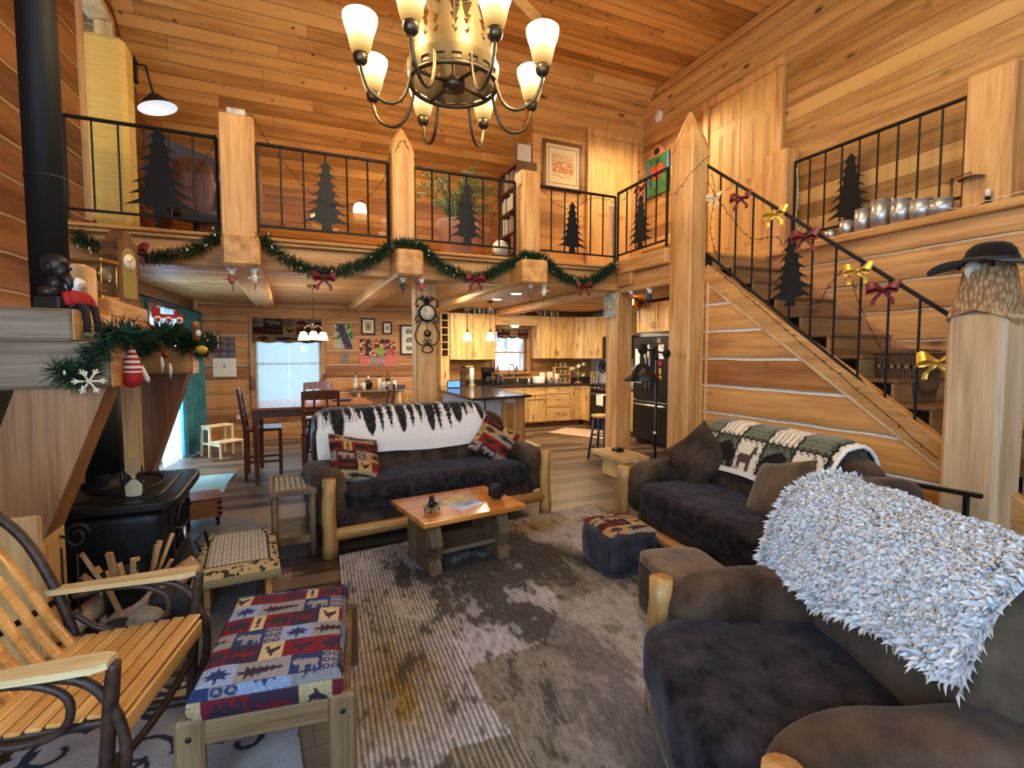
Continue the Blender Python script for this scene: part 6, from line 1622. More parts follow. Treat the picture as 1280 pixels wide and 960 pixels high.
def mag(label, y, z, w, h, mat):
    m = MB(); m.box(5.575, y-w/2, z-h/2, 5.588, y+w/2, z+h/2, .002); one('fridge_magnet', m, mat, label, 'magnet', 'things stuck on the refrigerator', origin=(5.58, y, z))
mag('white paper note on the right refrigerator door', 6.68, 1.60, .14, .24, M['paper']); mag('red magnet above the yellow flower magnets', 6.70, 1.41, .10, .07, M['red'])
mag('yellow flower magnet below the red magnet', 6.70, 1.28, .06, .10, M['gold']); mag('yellow flower magnet lowest on the right refrigerator door', 6.69, 1.16, .06, .10, M['gold'])
mag('white paper sheet on the left refrigerator door', 7.30, 1.45, .12, .4, M['paper']); mag('pale photo card low on the left refrigerator door', 7.28, 1.15, .2, .18, plain('photo_card', (.35, .5, .5), .5)); mag('pink round magnet on the right refrigerator door', 6.80, 1.22, .07, .09, plain('pink', (.6, .28, .25), .5))
def text(body, size, mat, par, loc, rot, ext=.003):
    cu = bpy.data.curves.new('lettering', 'FONT'); cu.body = body; cu.size = size; cu.extrude = ext; cu.align_x = 'CENTER'; cu.align_y = 'CENTER'
    o = bpy.data.objects.new('lettering_curve', cu); COL.objects.link(o); dg = bpy.context.evaluated_depsgraph_get(); me = bpy.data.meshes.new_from_object(o.evaluated_get(dg)); bpy.data.objects.remove(o)
    o = bpy.data.objects.new('lettering', me); COL.objects.link(o); me.materials.clear(); me.materials.append(mat); o.location = loc; o.rotation_euler = rot
    if par is not None: o.parent = par
    return o
o = text('10', .11, M['cream'], None, (5.583, 6.755, 1.78), (PI/2, 0, -PI/2)); o.name = 'number_magnets'; tag(o, 'cream number magnets reading 10 at the top of the refrigerator', 'magnet')
for y, lb in ((7.03, 'left'), (6.93, 'right')):
    m = MB(); m.box(5.51, y-.025, 1.50, 5.535, y+.025, 1.72, .006); one('handle_cover', m, M['cream'], 'cream cloth cover at the top of the %s refrigerator handle' % lb, 'cloth', origin=(5.52, y, 1.5))
# things on the counters
def at(nm, label, cat, loc, rz=0, group=None): return thing(nm, label, cat, loc, rz, group)
CT = .9155
t = at('paper_towel', 'paper towel roll on a wooden holder on the counter', 'paper towel', (3.38, 9.85, CT)); m = MB(); m.cyl((0, 0, .02), (0, 0, .36), .045, n=20); m.build('roll', M['paper'], t); m = MB(); m.cyl((0, 0, 0), (0, 0, .02), .07, n=20); m.cyl((0, 0, .02), (0, 0, .40), .012); m.beam((-.13, 0, .39), (.03, 0, .39), .03, .02); m.build('holder', M['cabx'], t)
t = at('bear_statue', 'dark climbing bear carving beside the paper towel', 'statue', (3.19, 9.85, CT)); m = MB(); m.tube(catmull([(0, 0, 0), (.01, 0, .12), (-.01, 0, .25), (.0, -.02, .36)], 4), [.07-.0025*i for i in range(13)], 10); m.sph((0, -.02, .40), (.045, .045, .045)); m.sph((.02, -.06, .39), (.02, .03, .02)); m.build('body', M['bark'], t); m = MB(); m.tube([(.03, -.03, .22), (.09, -.04, .28), (.10, -.04, .34)], .022, 8); m.build('limb', M['bark'], t)
t = at('coffee_maker', 'black drip coffee maker left of the sink', 'coffee maker', (3.74, 9.88, CT)); m = MB(); m.box(-.10, -.12, 0, .10, .12, .03, .006); m.box(-.10, .04, .03, .10, .12, .32, .006); m.box(-.11, -.12, .26, .11, .12, .37, .012); m.build('body', M['black'], t); m = MB(); m.lathe([(0, .03), (.065, .03), (.075, .10), (.055, .17), (.055, .19)], 18, (0, -.04, 0)); m.build('carafe', plain('carafe', (.03, .025, .02), .06), t)
t = at('kettle', 'black kettle with steel base right of the coffee maker', 'kettle', (3.97, 9.86, CT)); m = MB(); m.lathe([(0, 0), (.07, 0), (.075, .03), (.055, .18), (.03, .21), (0, .22)], 18); m.build('body', M['black'], t); m = MB(); m.tube([(.04, 0, .2), (.10, 0, .19), (.10, 0, .08), (.07, 0, .05)], .010, 6); m.build('handle', M['steel'], t)
for x, lb in ((4.10, 'left'), (4.55, 'right')):
    t = at('sill_ornament', 'small red figurine on the %s of the kitchen window sill' % lb, 'figurine', (x, BW-.03, KZ0+.0), 0, 'red figurines on the window sill'); m = MB(); m.puff((0, 0, .05), (.035, .025, .05), 3, 6); m.sph((0, 0, .12), .025); m.build('body', plain('dusty_red', (.45, .14, .12), .6), t)
def canister(label, x, y, h, r, col):
    t = at('canister', label, 'canister', (x, y, CT), 0, 'canisters on the kitchen counter'); m = MB(); m.lathe([(0, 0), (r, 0), (r*1.02, h*.8), (r*.9, h*.86)], 18); m.build('body', col, t); m = MB(); m.lathe([(r*.95, h*.86), (r*.95, h), (0, h*1.02)], 18); m.build('lid', M['cream'], t); m = MB(); m.sph((0, -r*.99, h*.42), (r*.4, .006, r*.4), 10, 6); m.build('apple_motif', M['red'], t)
t = at('toaster', 'white toaster on the counter right of the sink', 'toaster', (4.88, 9.78, CT)); m = MB(); m.puff((0, 0, .085), (.12, .09, .085), 5, 10); m.build('body', M['white'], t); m = MB(); m.box(-.08, -.02, .165, .08, .02, .172, .001); m.build('slot', M['black'], t)
canister('tall cream canister with red apple behind the toaster', 5.05, 9.95, .24, .07, M['cream']); canister('cream canister with red apple left of the spice rack', 5.20, 9.88, .25, .07, M['cream']); canister('smaller cream canister with red apple nearest the spice rack', 5.34, 9.82, .21, .06, M['cream'])
t = at('spice_rack', 'wooden spice rack with rows of small jars on the counter', 'spice rack', (5.60, 10.08, CT)); m = MB(); m.box(-.20, -.07, 0, -.18, .07, .36); m.box(.18, -.07, 0, .20, .07, .36); m.box(-.18, .055, 0, .18, .07, .36, .001)
for z in (.0, .17, .34): m.box(-.18, -.07, z, .18, .07, z+.018, .002)
m.build('frame', M['cabx'], t)
for zi, z in enumerate((.02, .19, .36)):
    for k in range(6):
        m = MB(); m.cyl((0, 0, 0), (0, 0, .075), .02, n=10); m.cyl((0, 0, .075), (0, 0, .095), .021, n=10)
        one('spice_jar', m, [M['glass'] if 0 else plain('spice%d' % k, [(.4, .2, .05), (.3, .1, .05), (.5, .45, .35), (.2, .2, .08), (.6, .5, .3), (.35, .06, .04)][k], .4)][0], 'small spice jar standing in the wooden rack', 'jar', 'spice jars in the wooden rack', loc=(5.45+.06*k, 10.06, CT+z))
t = at('mug_tree', 'wooden mug tree holding pale mugs near the range', 'mug tree', (5.98, 9.98, CT)); m = MB(); m.cyl((0, 0, 0), (0, 0, .02), .08, n=16); m.cyl((0, 0, .02), (0, 0, .42), .014)
for k in range(6):
    a = k*1.05; z = .18+.05*k; m.cyl((0, 0, z), (.10*cos(a), .10*sin(a), z+.05), .007, n=6)
m.build('stand', M['cabx'], t)
for k in range(6):
    a = k*1.05; z = .15+.05*k
    g = thing('mug', 'pale mug hanging on the wooden mug tree', 'mug', (5.98+.12*cos(a), 9.98+.12*sin(a), CT+z), a, 'mugs on the mug tree'); m = MB(); m.lathe([(0, -.02), (.035, -.02), (.042, .06), (.038, .06), (.032, -.01), (0, -.01)], 14, M=Matrix.Rotation(radians(60), 4, 'Y')); m.build('cup', M['cream'], g); m = MB(); m.tube([(-.02, .03, .0), (-.04, .06, .02), (-.0, .05, .04)], .006, 6); m.build('handle', M['cream'], g)
t = at('lantern', 'small pale wooden lantern on the counter corner', 'lantern', (6.32, 9.85, CT)); m = MB(); m.box(-.06, -.06, 0, .06, .06, .02); m.box(-.06, -.06, .22, .06, .06, .24)
for sx in (-.05, .05):
    for sy in (-.05, .05): m.box(sx-.01, sy-.01, .02, sx+.01, sy+.01, .22, .002)
m.build('frame', M['pale'], t); m = MB(); m.cyl((0, 0, .02), (0, 0, .12), .02); m.build('candle', M['white'], t)
t = thing('wagon_ornament', 'round black iron spoked decoration on the grey kitchen wall', 'decoration', (6.485, 9.75, 1.27)); m = MB(); m.tube([(0, .13*cos(a), .13*sin(a)) for a in [2*PI*i/24 for i in range(24)]], .015, 8, closed=True); m.tube([(0, .06*cos(a), .06*sin(a)) for a in [2*PI*i/16 for i in range(16)]], .01, 6, closed=True); m.build('ring', M['iron'], t)
m = MB()
for k in range(6): m.beam((0, 0, 0), (0, .13*cos(k*PI/3), .13*sin(k*PI/3)), .012, .012, .001, up=(1, 0, 0))
m.build('spokes', M['iron'], t)
m = MB(); m.box(5.82, 8.7, .5, 5.835, 8.95, .74, .004); m.v = [(x-.02, y, z) for x, y, z in m.v]; one('dish_towel', m, M['paper'], 'pale dish towel hanging on the range handle', 'towel', origin=(5.80, 8.8, .7))
# glasses on top of the cabinets
def glassrow(xs, y, z, lb, grp, sd):
    r = random.Random(sd)
    for x in xs:
        h = r.uniform(.09, .15); w = r.uniform(.028, .04); m = MB()
        if r.random() < .5: m.lathe([(w*.7, 0), (w*.7, .004), (.005, .01), (.005, h*.45), (w, h*.7), (w*.8, h)], 10)
        else: m.lathe([(0, 0), (w*.8, 0), (w, h)], 10)
        one('drinking_glass', m, Gg, lb, 'glass', grp, loc=(x, y+r.uniform(-.03, .03), z))
Gg = plain('brightened_glass', (.62, .66, .68), .12)  # pale opaque colour brightens clear glasses where little light reaches
glassrow([3.30+.10*k for k in range(14)], UY+.10, UZ1+.032, 'clear glass standing on the cabinets around the sink window', 'glasses on the left cabinets', 3)
glassrow([4.95+.085*k for k in range(7)], UY+.10, UZ1+.022, 'clear glass standing on the cabinet right of the window', 'glasses on the right cabinet', 4)
# lights
def pendant(label, x, y, z0, z1):
    t = thing('pendant_light', label, 'light', (x, y, 0), 0, 'kitchen island pendants'); m = MB(); m.lathe([(0, 2.5), (.06, 2.5), (.055, 2.475), (0, 2.47)], 18); m.build('canopy', M['bronze'], t)
    m = MB(); m.cyl((0, 0, z0+.13), (0, 0, 2.48), .007); m.lathe([(.0, z0+.22), (.016, z0+.20), (.028, z0+.13), (.0, z0+.125)], 14); m.build('stem', M['bronze'], t); lit_cup(t, (0, 0, z0+.14), .085, .15, M['shadek']); point('pendant_bulb', (x, y, z0-.05), 5, WARM2, .05)
pendant('frosted bell pendant over the island, nearer the clock post', 2.84, 8.5, 1.80, 2.5); pendant('frosted bell pendant over the island, nearer the kitchen window', 3.27, 8.5, 1.81, 2.5)
for x, y, lb in ((3.22, 8.05, 'round recessed ceiling light beside the bell pendants'), (3.20, 7.20, 'round recessed ceiling light nearest the loft edge')):
    t = thing('recessed_light', lb, 'light', (x, y, 2.49), 0, 'recessed kitchen lights'); m = MB(); m.cyl((0, 0, .0), (0, 0, .008), .085, n=24); m.build('lens', glow('can_light', (1, .93, .78), 9), t); m = MB(); m.tube([(.09*cos(a), .09*sin(a), .004) for a in [2*PI*i/24 for i in range(24)]], .010, 6, closed=True); m.build('rim', M['white'], t)
t = thing('sink_light', 'flat white light under the valance board over the sink', 'light', (4.4, 9.98, 2.165)); m = MB(); m.lathe([(0, 0), (.09, 0), (.07, -.03), (0, -.035)], 18); m.build('lens', glow('sink_glow', (1, .92, .75), 5), t)
# kitchen rugs
m = MB(); pl = [(4.66, 8.90), (5.30, 9.32), (5.80, 8.5), (5.25, 7.72)]
m._add([(x, y, .009) for x, y in pl], [(3, 2, 1, 0)], False); m._add([(x, y, .0) for x, y in pl], [(0, 1, 2, 3)], False); m._add([(x, y, 0) for x, y in pl]+[(x, y, .009) for x, y in pl], [(i, (i+1) % 4, 4+(i+1) % 4, 4+i) for i in range(4)], False)
one('kitchen_rug', m, fabric('peach_rug', (.62, .44, .30), .2, 14), 'pale peach rug on the kitchen floor by the range', 'rug')
m = MB(); m.box(3.30, 7.62, 0, 3.85, 8.15, .008, .003); one('kitchen_mat', m, fabric('beige_mat', (.50, .42, .27), .3, 14), 'small beige mat at the end of the island', 'mat')
m = MB(); m.box(3.45, 4.65, 0, 4.0, 4.92, .008, .003); one('doormat', m, fabric('pale_mat', (.55, .46, .38), .2, 14), 'small pale mat on the floor beside the slab table', 'mat')

# clocks on posts
t = thing('iron_clock', 'wrought iron scroll clock with cream dial on the timber post behind the sofa', 'clock', (1.485, 5.955, 2.05))
m = MB(); m.cyl((0, -.03, 0), (0, .01, 0), .105, n=32); m.build('case', M['iron'], t)
m = MB(); m.cyl((0, -.034, 0), (0, -.03, 0), .085, n=32); dl = m.build('dial', M['cream'], t)
m = MB()
for k in range(12): a = k*PI/6; m.beam((.064*sin(a), -.0355, .064*cos(a)), (.078*sin(a), -.0355, .078*cos(a)), .003, .006, .0005, up=(0, 1, 0))
m.build('numerals', M['black'], dl)
m = MB(); m.beam((0, -.037, 0), (-.038, -.037, .036), .003, .006, .001, up=(0, 1, 0)); m.beam((0, -.037, 0), (-.032, -.037, .05), .003, .005, .001, up=(0, 1, 0)); m.build('hands', M['black'], dl)
def scroll(name, pts, r=.007):
    for s in (-1, 1):
        m = MB(); m.tube(catmull([(s*x, -.012, z) for x, z in pts], 5), r, 6); m.build(name, M['iron'], t)
scroll('top_scroll', [(.02, .11), (.06, .17), (.11, .16), (.135, .10), (.115, .07), (.10, .095)]); scroll('top_scroll', [(.01, .11), (.03, .17), (.06, .20), (.075, .17), (.06, .15)])
scroll('side_scroll', [(.105, -.03), (.14, -.06), (.13, -.11), (.10, -.10), (.108, -.075)])
scroll('lyre_scroll', [(.07, -.09), (.11, -.17), (.145, -.25), (.13, -.33), (.07, -.38), (.02, -.37), (.0, -.33)]); scroll('lower_scroll', [(.0, -.37), (.05, -.40), (.06, -.45), (.0, -.47)]); scroll('lower_scroll', [(.0, -.33), (.03, -.31), (.045, -.34), (.02, -.37)], .005)
m = MB(); m.tube([(0, -.012, .11), (0, -.012, .16), (0, -.012, .22)], [.012, .018, .003], 8); m.build('finial', M['iron'], t)
m = MB(); m.cyl((0, -.02, -.10), (0, -.02, -.22), .004, n=6); m.cyl((0, -.03, -.24), (0, -.015, -.24), .042, n=20); m.build('pendulum', M['bronze'], t)
t = thing('tile_clock', 'square pale green tile clock on the timber post beside the kitchen', 'clock', (4.04, 5.90, 2.23))
m = MB(); m.box(-.025, -.12, -.165, .008, .13, .155, .004); m.build('tile', plain('sage_tile', (.46, .50, .42), .4, nz=.3, ns=14), t)
m = MB(); m.cyl((-.026, 0, 0), (-.029, 0, 0), .058, n=24); m.build('dial', M['cream'], t)
m = MB(); m.tube([(-.029, .058*cos(a), .075*sin(a)) for a in [2*PI*i/24 for i in range(24)]], .006, 5, closed=True)
m.build('dial_ring', M['gold'], t)
m = MB(); m.beam((-.031, 0, 0), (-.031, -.02, .03), .003, .006, .001, up=(1, 0, 0)); m.beam((-.031, 0, 0), (-.031, .035, .005), .003, .006, .001, up=(1, 0, 0)); m.build('hands', M['black'], t)
m = MB()
for k in range(12): a = k*PI/6; m.sph((-.027, .10*sin(a), .13*cos(a)), (.002, .010, .012), 6, 4)
m.build('numerals', M['bark'], t)
# hanging mouse ornaments below the loft beam
def mouse(label, loc, col, sc=1.0, kind=0):
    t = thing('hanging_ornament', label, 'ornament', loc, 0, 'small ornaments hanging under the loft beam')
    m = MB(); m.sph((0, 0, 0), (.028*sc, .026*sc, .045*sc)); m.tube([(-.02*sc, 0, .01), (-.05*sc, -.02, -.01)], .007, 6); m.tube([(.02*sc, 0, .01), (.05*sc, -.02, .01)], .007, 6); m.build('body', col, t)
    m = MB(); m.sph((0, -.008, .06*sc), (.024*sc, .024*sc, .026*sc)); m.sph((-.022*sc, 0, .082*sc), .013*sc); m.sph((.022*sc, 0, .082*sc), .013*sc); m.build('head', M['white'], t)
    m = MB(); m.tube([(0, .01, -.04*sc), (.01, .01, -.07*sc), (0, .01, -.10*sc)], .004, 6); m.build('tail', M['bark'], t)
    m = MB(); m.cyl((0, 0, .08*sc), (0, 0, 2.40-loc[2]), .0012, n=4); m.build('string', M['white'], t)
dk = plain('dark_grey_coat', (.06, .06, .07), .7); rd = plain('dusty_red_coat', (.38, .10, .09), .7); wh = M['cream']
mouse('dark red hanging ornament at the left beam end', (-.50, 5.48, 2.27), rd, 1.1); mouse('white bell like hanging ornament at the left beam end', (-.31, 5.48, 2.29), wh, 1.1); mouse('grey coated mouse ornament left of the clock post', (1.11, 5.48, 2.29), dk); mouse('pink coated mouse ornament in front of the clock post', (1.31, 5.48, 2.29), rd)
mouse('brown patterned ornament under the right beam end', (2.62, 5.48, 2.30), plain('brown_coat2', (.28, .14, .10), .7), 1.1); mouse('white long legged ornament under the right beam end', (2.80, 5.48, 2.31), wh, 1.2); mouse('pink ornament right of the tile clock post', (4.10, 5.52, 2.30), rd, 1.0); mouse('navy ornament under the landing beam', (4.10, 5.15, 2.27), M['navy'], 1.2)
# ================================================================== CHANDELIER
CX, CY, CHZ = 1.008, 3.276, 3.31
t = thing('chandelier', 'bronze eight light chandelier with a fir tree cutout drum', 'chandelier', (CX, CY, CHZ), radians(-17)); t.scale = (1.26, 1.26, 1.26)
def cut(u, v):
    x = (u*9) % 1-.5; x2 = (u*9+.5) % 1-.5
    zz = v
    if zz < .16: # windows in the lower band
        k = (u*18) % 1
        return not (.25 < k < .75 and .03 < zz < .13) if False else True
    f = (zz-.16)/.62
    if 0 <= f <= 1:
        hw = .46*(1-f)*(.55+.45*((1-f)*5 % 1)); 
        if abs(x) < hw: return True
    f2 = (zz-.16)/.42
    if 0 <= f2 <= 1:
        hw = .30*(1-f2)*(.5+.5*((1-f2)*4 % 1))
        if abs(x2) < hw: return True
    return zz > .86
def dr(u, v):
    r = .225-.03*v; a = 2*PI*u; return Vector((r*cos(a), r*sin(a), .02+.52*v))
m = MB(); m.grid(dr, 288, 90, cu=True, keep=cut); m.build('tree_drum', M['drum'], t)
m = MB()
for k in range(18):
    a = 2*PI*(k+.5)/18
    if k % 2 == 0: continue
m.grid(lambda u, v: Vector(((.229+.006*v)*cos(2*PI*u), (.229+.006*v)*sin(2*PI*u), .0+.085*v)), 216, 6, cu=True, keep=lambda u, v: v > .55 or (u*18) % 1 < .45); m.build('lower_band', M['drum'], t)
m = MB(); m.tube([(.222*cos(a), .222*sin(a), .0) for a in [2*PI*i/40 for i in range(40)]], .012, 6, closed=True); m.build('lower_ring', M['bronze'], t)
m = MB(); m.tube([(.195*cos(a), .195*sin(a), .54) for a in [2*PI*i/40 for i in range(40)]], .010, 6, closed=True); m.build('upper_ring', M['bronze'], t)
m = MB(); m.lathe([(0, -.03), (.055, -.02), (.06, .02), (.02, .04), (.012, .06), (.012, .9), (0, .9)], 20); m.build('hub', M['bronze'], t)
for k in range(4):
    a = k*PI/2+.6; m = MB(); m.cyl((.04*cos(a), .04*sin(a), .01), (.222*cos(a), .222*sin(a), .0), .009, n=8); m.build('spoke', M['bronze'], t)
m = MB()
for k in range(20):
    z = .92+k*.055; m.tube([(.014*cos(a)*(k % 2), .014*cos(a)*((k+1) % 2), z+.035*sin(a)) for a in [2*PI*i/10 for i in range(10)]], .005, 5, closed=True)
m.build('chain', M['bronze'], t)
m = MB(); m.lathe([(0, 2.07), (.08, 2.07), (.07, 2.03), (0, 2.01)], 20); m.build('ceiling_canopy', M['bronze'], t)
for k in range(8):
    a = PI/8+k*PI/4+PI/2; d = Vector((cos(a), sin(a), 0)); Z = Vector((0, 0, 1))
    m = MB(); m.tube(catmull([d*.225+Z*.06, d*.232-Z*.03, d*.275-Z*.13, d*.345-Z*.165, d*.425-Z*.13, d*.462-Z*.06, d*.470-Z*.01], 6), .0085, 8); arm = m.build('arm', M['bronze'], t)
    c = tuple(d*.470)
    m = MB(); m.lathe([(0, -.02), (.018, -.02), (.032, -.005), (.036, .015), (.033, .03), (0, .03)], 18, c); m.build('cup', M['bronze'], arm)
    m = MB(); m.lathe([(.030, .028), (.044, .045), (.052, .075), (.060, .115), (.073, .155), (.080, .185), (.080, .20), (.074, .205), (.068, .185), (.054, .12), (.044, .06), (.0, .04)], 22, c); m.build('shade', SHADE, arm)
    pc = Vector((CX, CY, CHZ))+Matrix.Rotation(radians(-17), 3, 'Z') @ (d*.470+Z*.26)*1.26
    if k % 2 == 0: point('chandelier_bulb', tuple(pc), 34, WARM, .10)
# ceiling fan behind it
t = thing('ceiling_fan', 'ceiling fan with pale wood blades behind the chandelier', 'ceiling fan', (1.95, 4.75, 5.15), radians(32))
m = MB(); m.cyl((0, 0, .12), (0, 0, .97), .014); m.lathe([(0, .97), (.07, .97), (.06, .93), (0, .92)], 16); m.build('downrod', M['bronze'], t)
m = MB(); m.lathe([(0, -.06), (.07, -.05), (.11, .0), (.11, .08), (.06, .13), (0, .13)], 24); m.build('motor', M['bronze'], t)
for k in range(5):
    a = k*2*PI/5; R = Matrix.Rotation(a, 4, 'Z') @ Matrix.Translation((0, 0, .02)) @ Matrix.Rotation(radians(10), 4, 'X')
    pl = [(.16, -.05), (.30, -.065), (.62, -.075), (.66, -.055), (.66, .055), (.62, .075), (.30, .065), (.16, .05)]
    m = MB(); m.prism(pl, .008, R @ Matrix.Rotation(-PI/2, 4, 'X')); m.build('blade', M['pale'], t)

# ================================================================== LOFT
t = thing('fabric_panel', 'tall yellow fabric panel box standing at the loft window', 'screen', (-1.68, 7.1, 2.9))
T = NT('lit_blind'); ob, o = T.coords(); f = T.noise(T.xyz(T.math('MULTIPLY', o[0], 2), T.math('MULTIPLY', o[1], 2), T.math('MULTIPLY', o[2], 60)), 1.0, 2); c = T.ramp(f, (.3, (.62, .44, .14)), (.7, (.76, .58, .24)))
T.bsdf(c, .8, emit=(.60, .38, .06, .10))  # weak glow added to the cloth so that it looks lit
def bf(s):
    x = -1.70+.06*s
    return x
m = MB(); m.box(-1.90, 6.62, 2.93, -1.52, 6.98, 4.86, .05); m.build('fabric', T.mat, t, True)
m = MB(); m.box(-1.90, 6.66, 2.87, -1.56, 6.94, 2.93, .01); m.build('bottom_rail', M['pale'], t, True)
t = thing('wall_lamp', 'black barn wall lamp with white enamel inside in the loft', 'lamp', (-1.49, 7.05, 4.40))
m = MB(); m.box(-.06, -.05, .2, -.02, .05, .46, .006); m.tube([(-.03, 0, .40), (.06, 0, .40), (.12, 0, .12)], .012, 8); m.build('bracket', M['black'], t)
m = MB(); m.lathe([(.02, .12), (.05, .10), (.16, .0), (.20, -.045)], 24, M=Matrix.Translation((.15, 0, .0)) @ Matrix.Rotation(radians(-14), 4, 'Y')); m.build('shade', M['black'], t)
m = MB(); m.lathe([(.0, .085), (.05, .08), (.155, -.01), (.197, -.048)], 24, M=Matrix.Translation((.15, 0, .0)) @ Matrix.Rotation(radians(-14), 4, 'Y')); m.build('enamel_lining', plain('enamel', (.75, .8, .85), .3, emit=(.8, .88, 1, .35)), t)
t = thing('loft_desk', 'dark desk with hutch and shelves in the loft by the window', 'desk', (-1.05, 7.35, 2.72))
m = MB(); m.box(-1.45, 7.1, 3.44, -.72, 7.9, 3.49, .006); m.build('desktop', M['dark'], t, True)
for x in (-1.43, -.76):
    m = MB(); m.box(x, 7.15, 2.72, x+.04, 7.85, 3.44, .003); m.build('side', M['dark'], t, True)
for x in (-1.43, -1.10, -.76):
    m = MB(); m.box(x, 7.5, 3.49, x+.03, 7.85, 4.06, .003); m.build('hutch_side', M['redwood'], t, True)
for z in (3.70, 3.92):
    m = MB(); m.box(-1.43, 7.5, z, -.74, 7.85, z+.025, .003); m.build('hutch_shelf', M['redwood'], t, True)
m = MB(); pr_ = [(-1.52, 7.40, 4.22), (-.80, 7.40, 3.98), (-.74, 7.45, 3.55), (-1.52, 7.45, 4.06)]
m._add(pr_+[(x, y+.05, z) for x, y, z in pr_], [(3, 2, 1, 0), (4, 5, 6, 7)]+[(i, (i+1) % 4, 4+(i+1) % 4, 4+i) for i in range(4)], False); m.build('hutch_top', plain('plum_grey', (.10, .08, .11), .4), t, True)
m = MB(); m.box(-1.0, 7.12, 2.8, -.78, 7.16, 3.40, .004); m.build('back_panel', M['redwood'], t, True)
t = thing('desk_chair', 'brown rounded office chair at the loft desk', 'chair', (-.98, 6.75, 2.72))
m = MB(); m.puff((0, 0, .74), (.22, .05, .30), 3.2, 10); m.build('backrest', M['redwood'], t); m = MB(); m.puff((0, .22, .45), (.24, .24, .05), 4, 8); m.build('seat', M['dark'], t); m = MB(); m.cyl((0, .2, .05), (0, .2, .42), .03); m.build('post', M['iron'], t)
for k in range(5):
    a = k*2*PI/5; m = MB(); m.beam((0, .2, .07), (.25*cos(a), .2+.25*sin(a), .04), .035, .03); m.build('leg', M['iron'], t)
def fboard(label, x0, x1, z0, z1, y, mat, lean=.0, name='board', cat='board'):
    m = MB(); m.box(x0, y, z0, x1, y+.03, z1, .004); return one(name, m, mat, label, cat, origin=((x0+x1)/2, y, z0))
fboard('tan cork board leaning in the loft behind the capped post', -.88, -.32, 3.42, 4.08, 7.85, plain('cork', (.36, .20, .07), .8, nz=.2, ns=40), name='cork_board')
t = thing('printer', 'small grey printer on the loft desk edge', 'printer', (-.62, 7.3, 3.49)); m = MB(); m.box(-.16, -.15, 0, .16, .15, .15, .01); m.build('body', M['dark'], t); m = MB(); m.box(-.12, -.2, .14, .12, -.02, .15, .002); m.build('paper_tray', M['paper'], t)
m = MB(); m.box(-.80, 7.1, 2.72, -.45, 7.55, 3.49, .006); one('cabinet', m, M['dark'], 'dark low cabinet under the loft printer', 'cabinet', origin=(-.62, 7.3, 2.72))
# white pennant sheet
m = MB(); m.poly([(-.86, 7.3, 3.55), (-.66, 7.3, 3.50), (-.70, 7.34, 3.98)]); one('paper_cone', m, M['paper'], 'white paper triangle standing on the loft desk', 'paper')
# potted plant
t = thing('potted_plant', 'large terracotta pot with a feathery green plant on the loft', 'potted plant', (1.98, 6.30, 2.72))
m = MB(); m.lathe([(0, 0), (.20, 0), (.245, .34), (.255, .35), (.262, .36), (.27, .52), (.255, .525), (.24, .50), (0, .48)], 28); m.tube([(.25*cos(a), .25*sin(a), .355) for a in [2*PI*i/32 for i in range(32)]], .012, 6, closed=True); m.build('pot', M['terra'], t)
m = MB(); m.lathe([(0, .485), (.24, .485)], 20); m.build('soil', M['soil'], t)
R_ = random.Random(6); m = MB(); ml = MB()
for k in range(46):
    a = R_.uniform(0, 2*PI); sp = R_.uniform(.08, .42); h = R_.uniform(.25, .62)
    pts = catmull([(.08*cos(a), .08*sin(a), .48), (sp*.5*cos(a), sp*.5*sin(a), .48+h*.6), (sp*cos(a), sp*sin(a), .48+h), (sp*1.25*cos(a), sp*1.25*sin(a), .48+h*.92)], 4)
    m.tube(pts, .004, 4, cap=False)
    for p in pts[2:]:
        for j in range(5):
            d = Vector((R_.gauss(0, 1), R_.gauss(0, 1), R_.gauss(0, .6))).normalized(); w = d.orthogonal().normalized()*.007; q = Vector(p)
            ml._add([q, q+d*.03+w, q+d*.075, q+d*.03-w], [(0, 1, 2, 3)], False)
m.build('stems', M['leaf'], t); tag(ml.build('leaves', plain('grey_green', (.16, .22, .06), .6), t), kind='stuff')
# bookcase with books
t = thing('bookcase', 'tall brown bookcase against the loft room wall', 'bookcase', (3.33, 7.5, 2.72)); Mbk = wood('walnut_shelf', (.10, .05, .025), (.22, .11, .05), 'z', 'x', knots=0)
m = MB(); m.box(3.16, 7.08, 2.72, 3.49, 7.11, 4.46, .003); m.box(3.16, 7.82, 2.72, 3.49, 7.85, 4.46, .003); m.box(3.47, 7.11, 2.72, 3.49, 7.82, 4.46, .002); m.build('case', Mbk, t, True)
BZ = (2.76, 3.12, 3.44, 3.78, 4.12, 4.43)
for z in BZ: m = MB(); m.box(3.17, 7.11, z, 3.47, 7.82, z+.022, .002); m.build('shelf', Mbk, t, True)
R_ = random.Random(12); BC = [(.55, .5, .44), (.08, .12, .22), (.30, .08, .06), (.12, .16, .12), (.40, .36, .30), (.06, .06, .07), (.35, .25, .15), (.5, .45, .42)]
bm = [plain('book_cover%d' % i, c, .6) for i, c in enumerate(BC)]
for zi, z in enumerate(BZ[:-1]):
    y = 7.13
    nb = 0
    while y < 7.75 and nb < 16:
        th = R_.uniform(.022, .05); h = R_.uniform(.2, .28); k = R_.randrange(8)
        if zi == 0 and y < 7.5: th, h, k = .16, .28, 1 if nb else 5
        m = MB(); m.box(0, 0, 0, .20, th, h, .003); one('book', m, bm[k], 'book standing in the loft bookcase, spine outward', 'book', 'books in the loft bookcase', loc=(3.20, y, z+.0225)); y += th+.004; nb += 1
        if zi == 1 and y > 7.4: break
for k in range(3):
    m = MB(); m.box(0, 0, 0, .22, .04, .28, .003); one('book', m, bm[(3*k) % 8], 'large book standing on top of the loft bookcase', 'book', 'books on top of the bookcase', loc=(3.2, 7.14+.05*k, 4.4525))
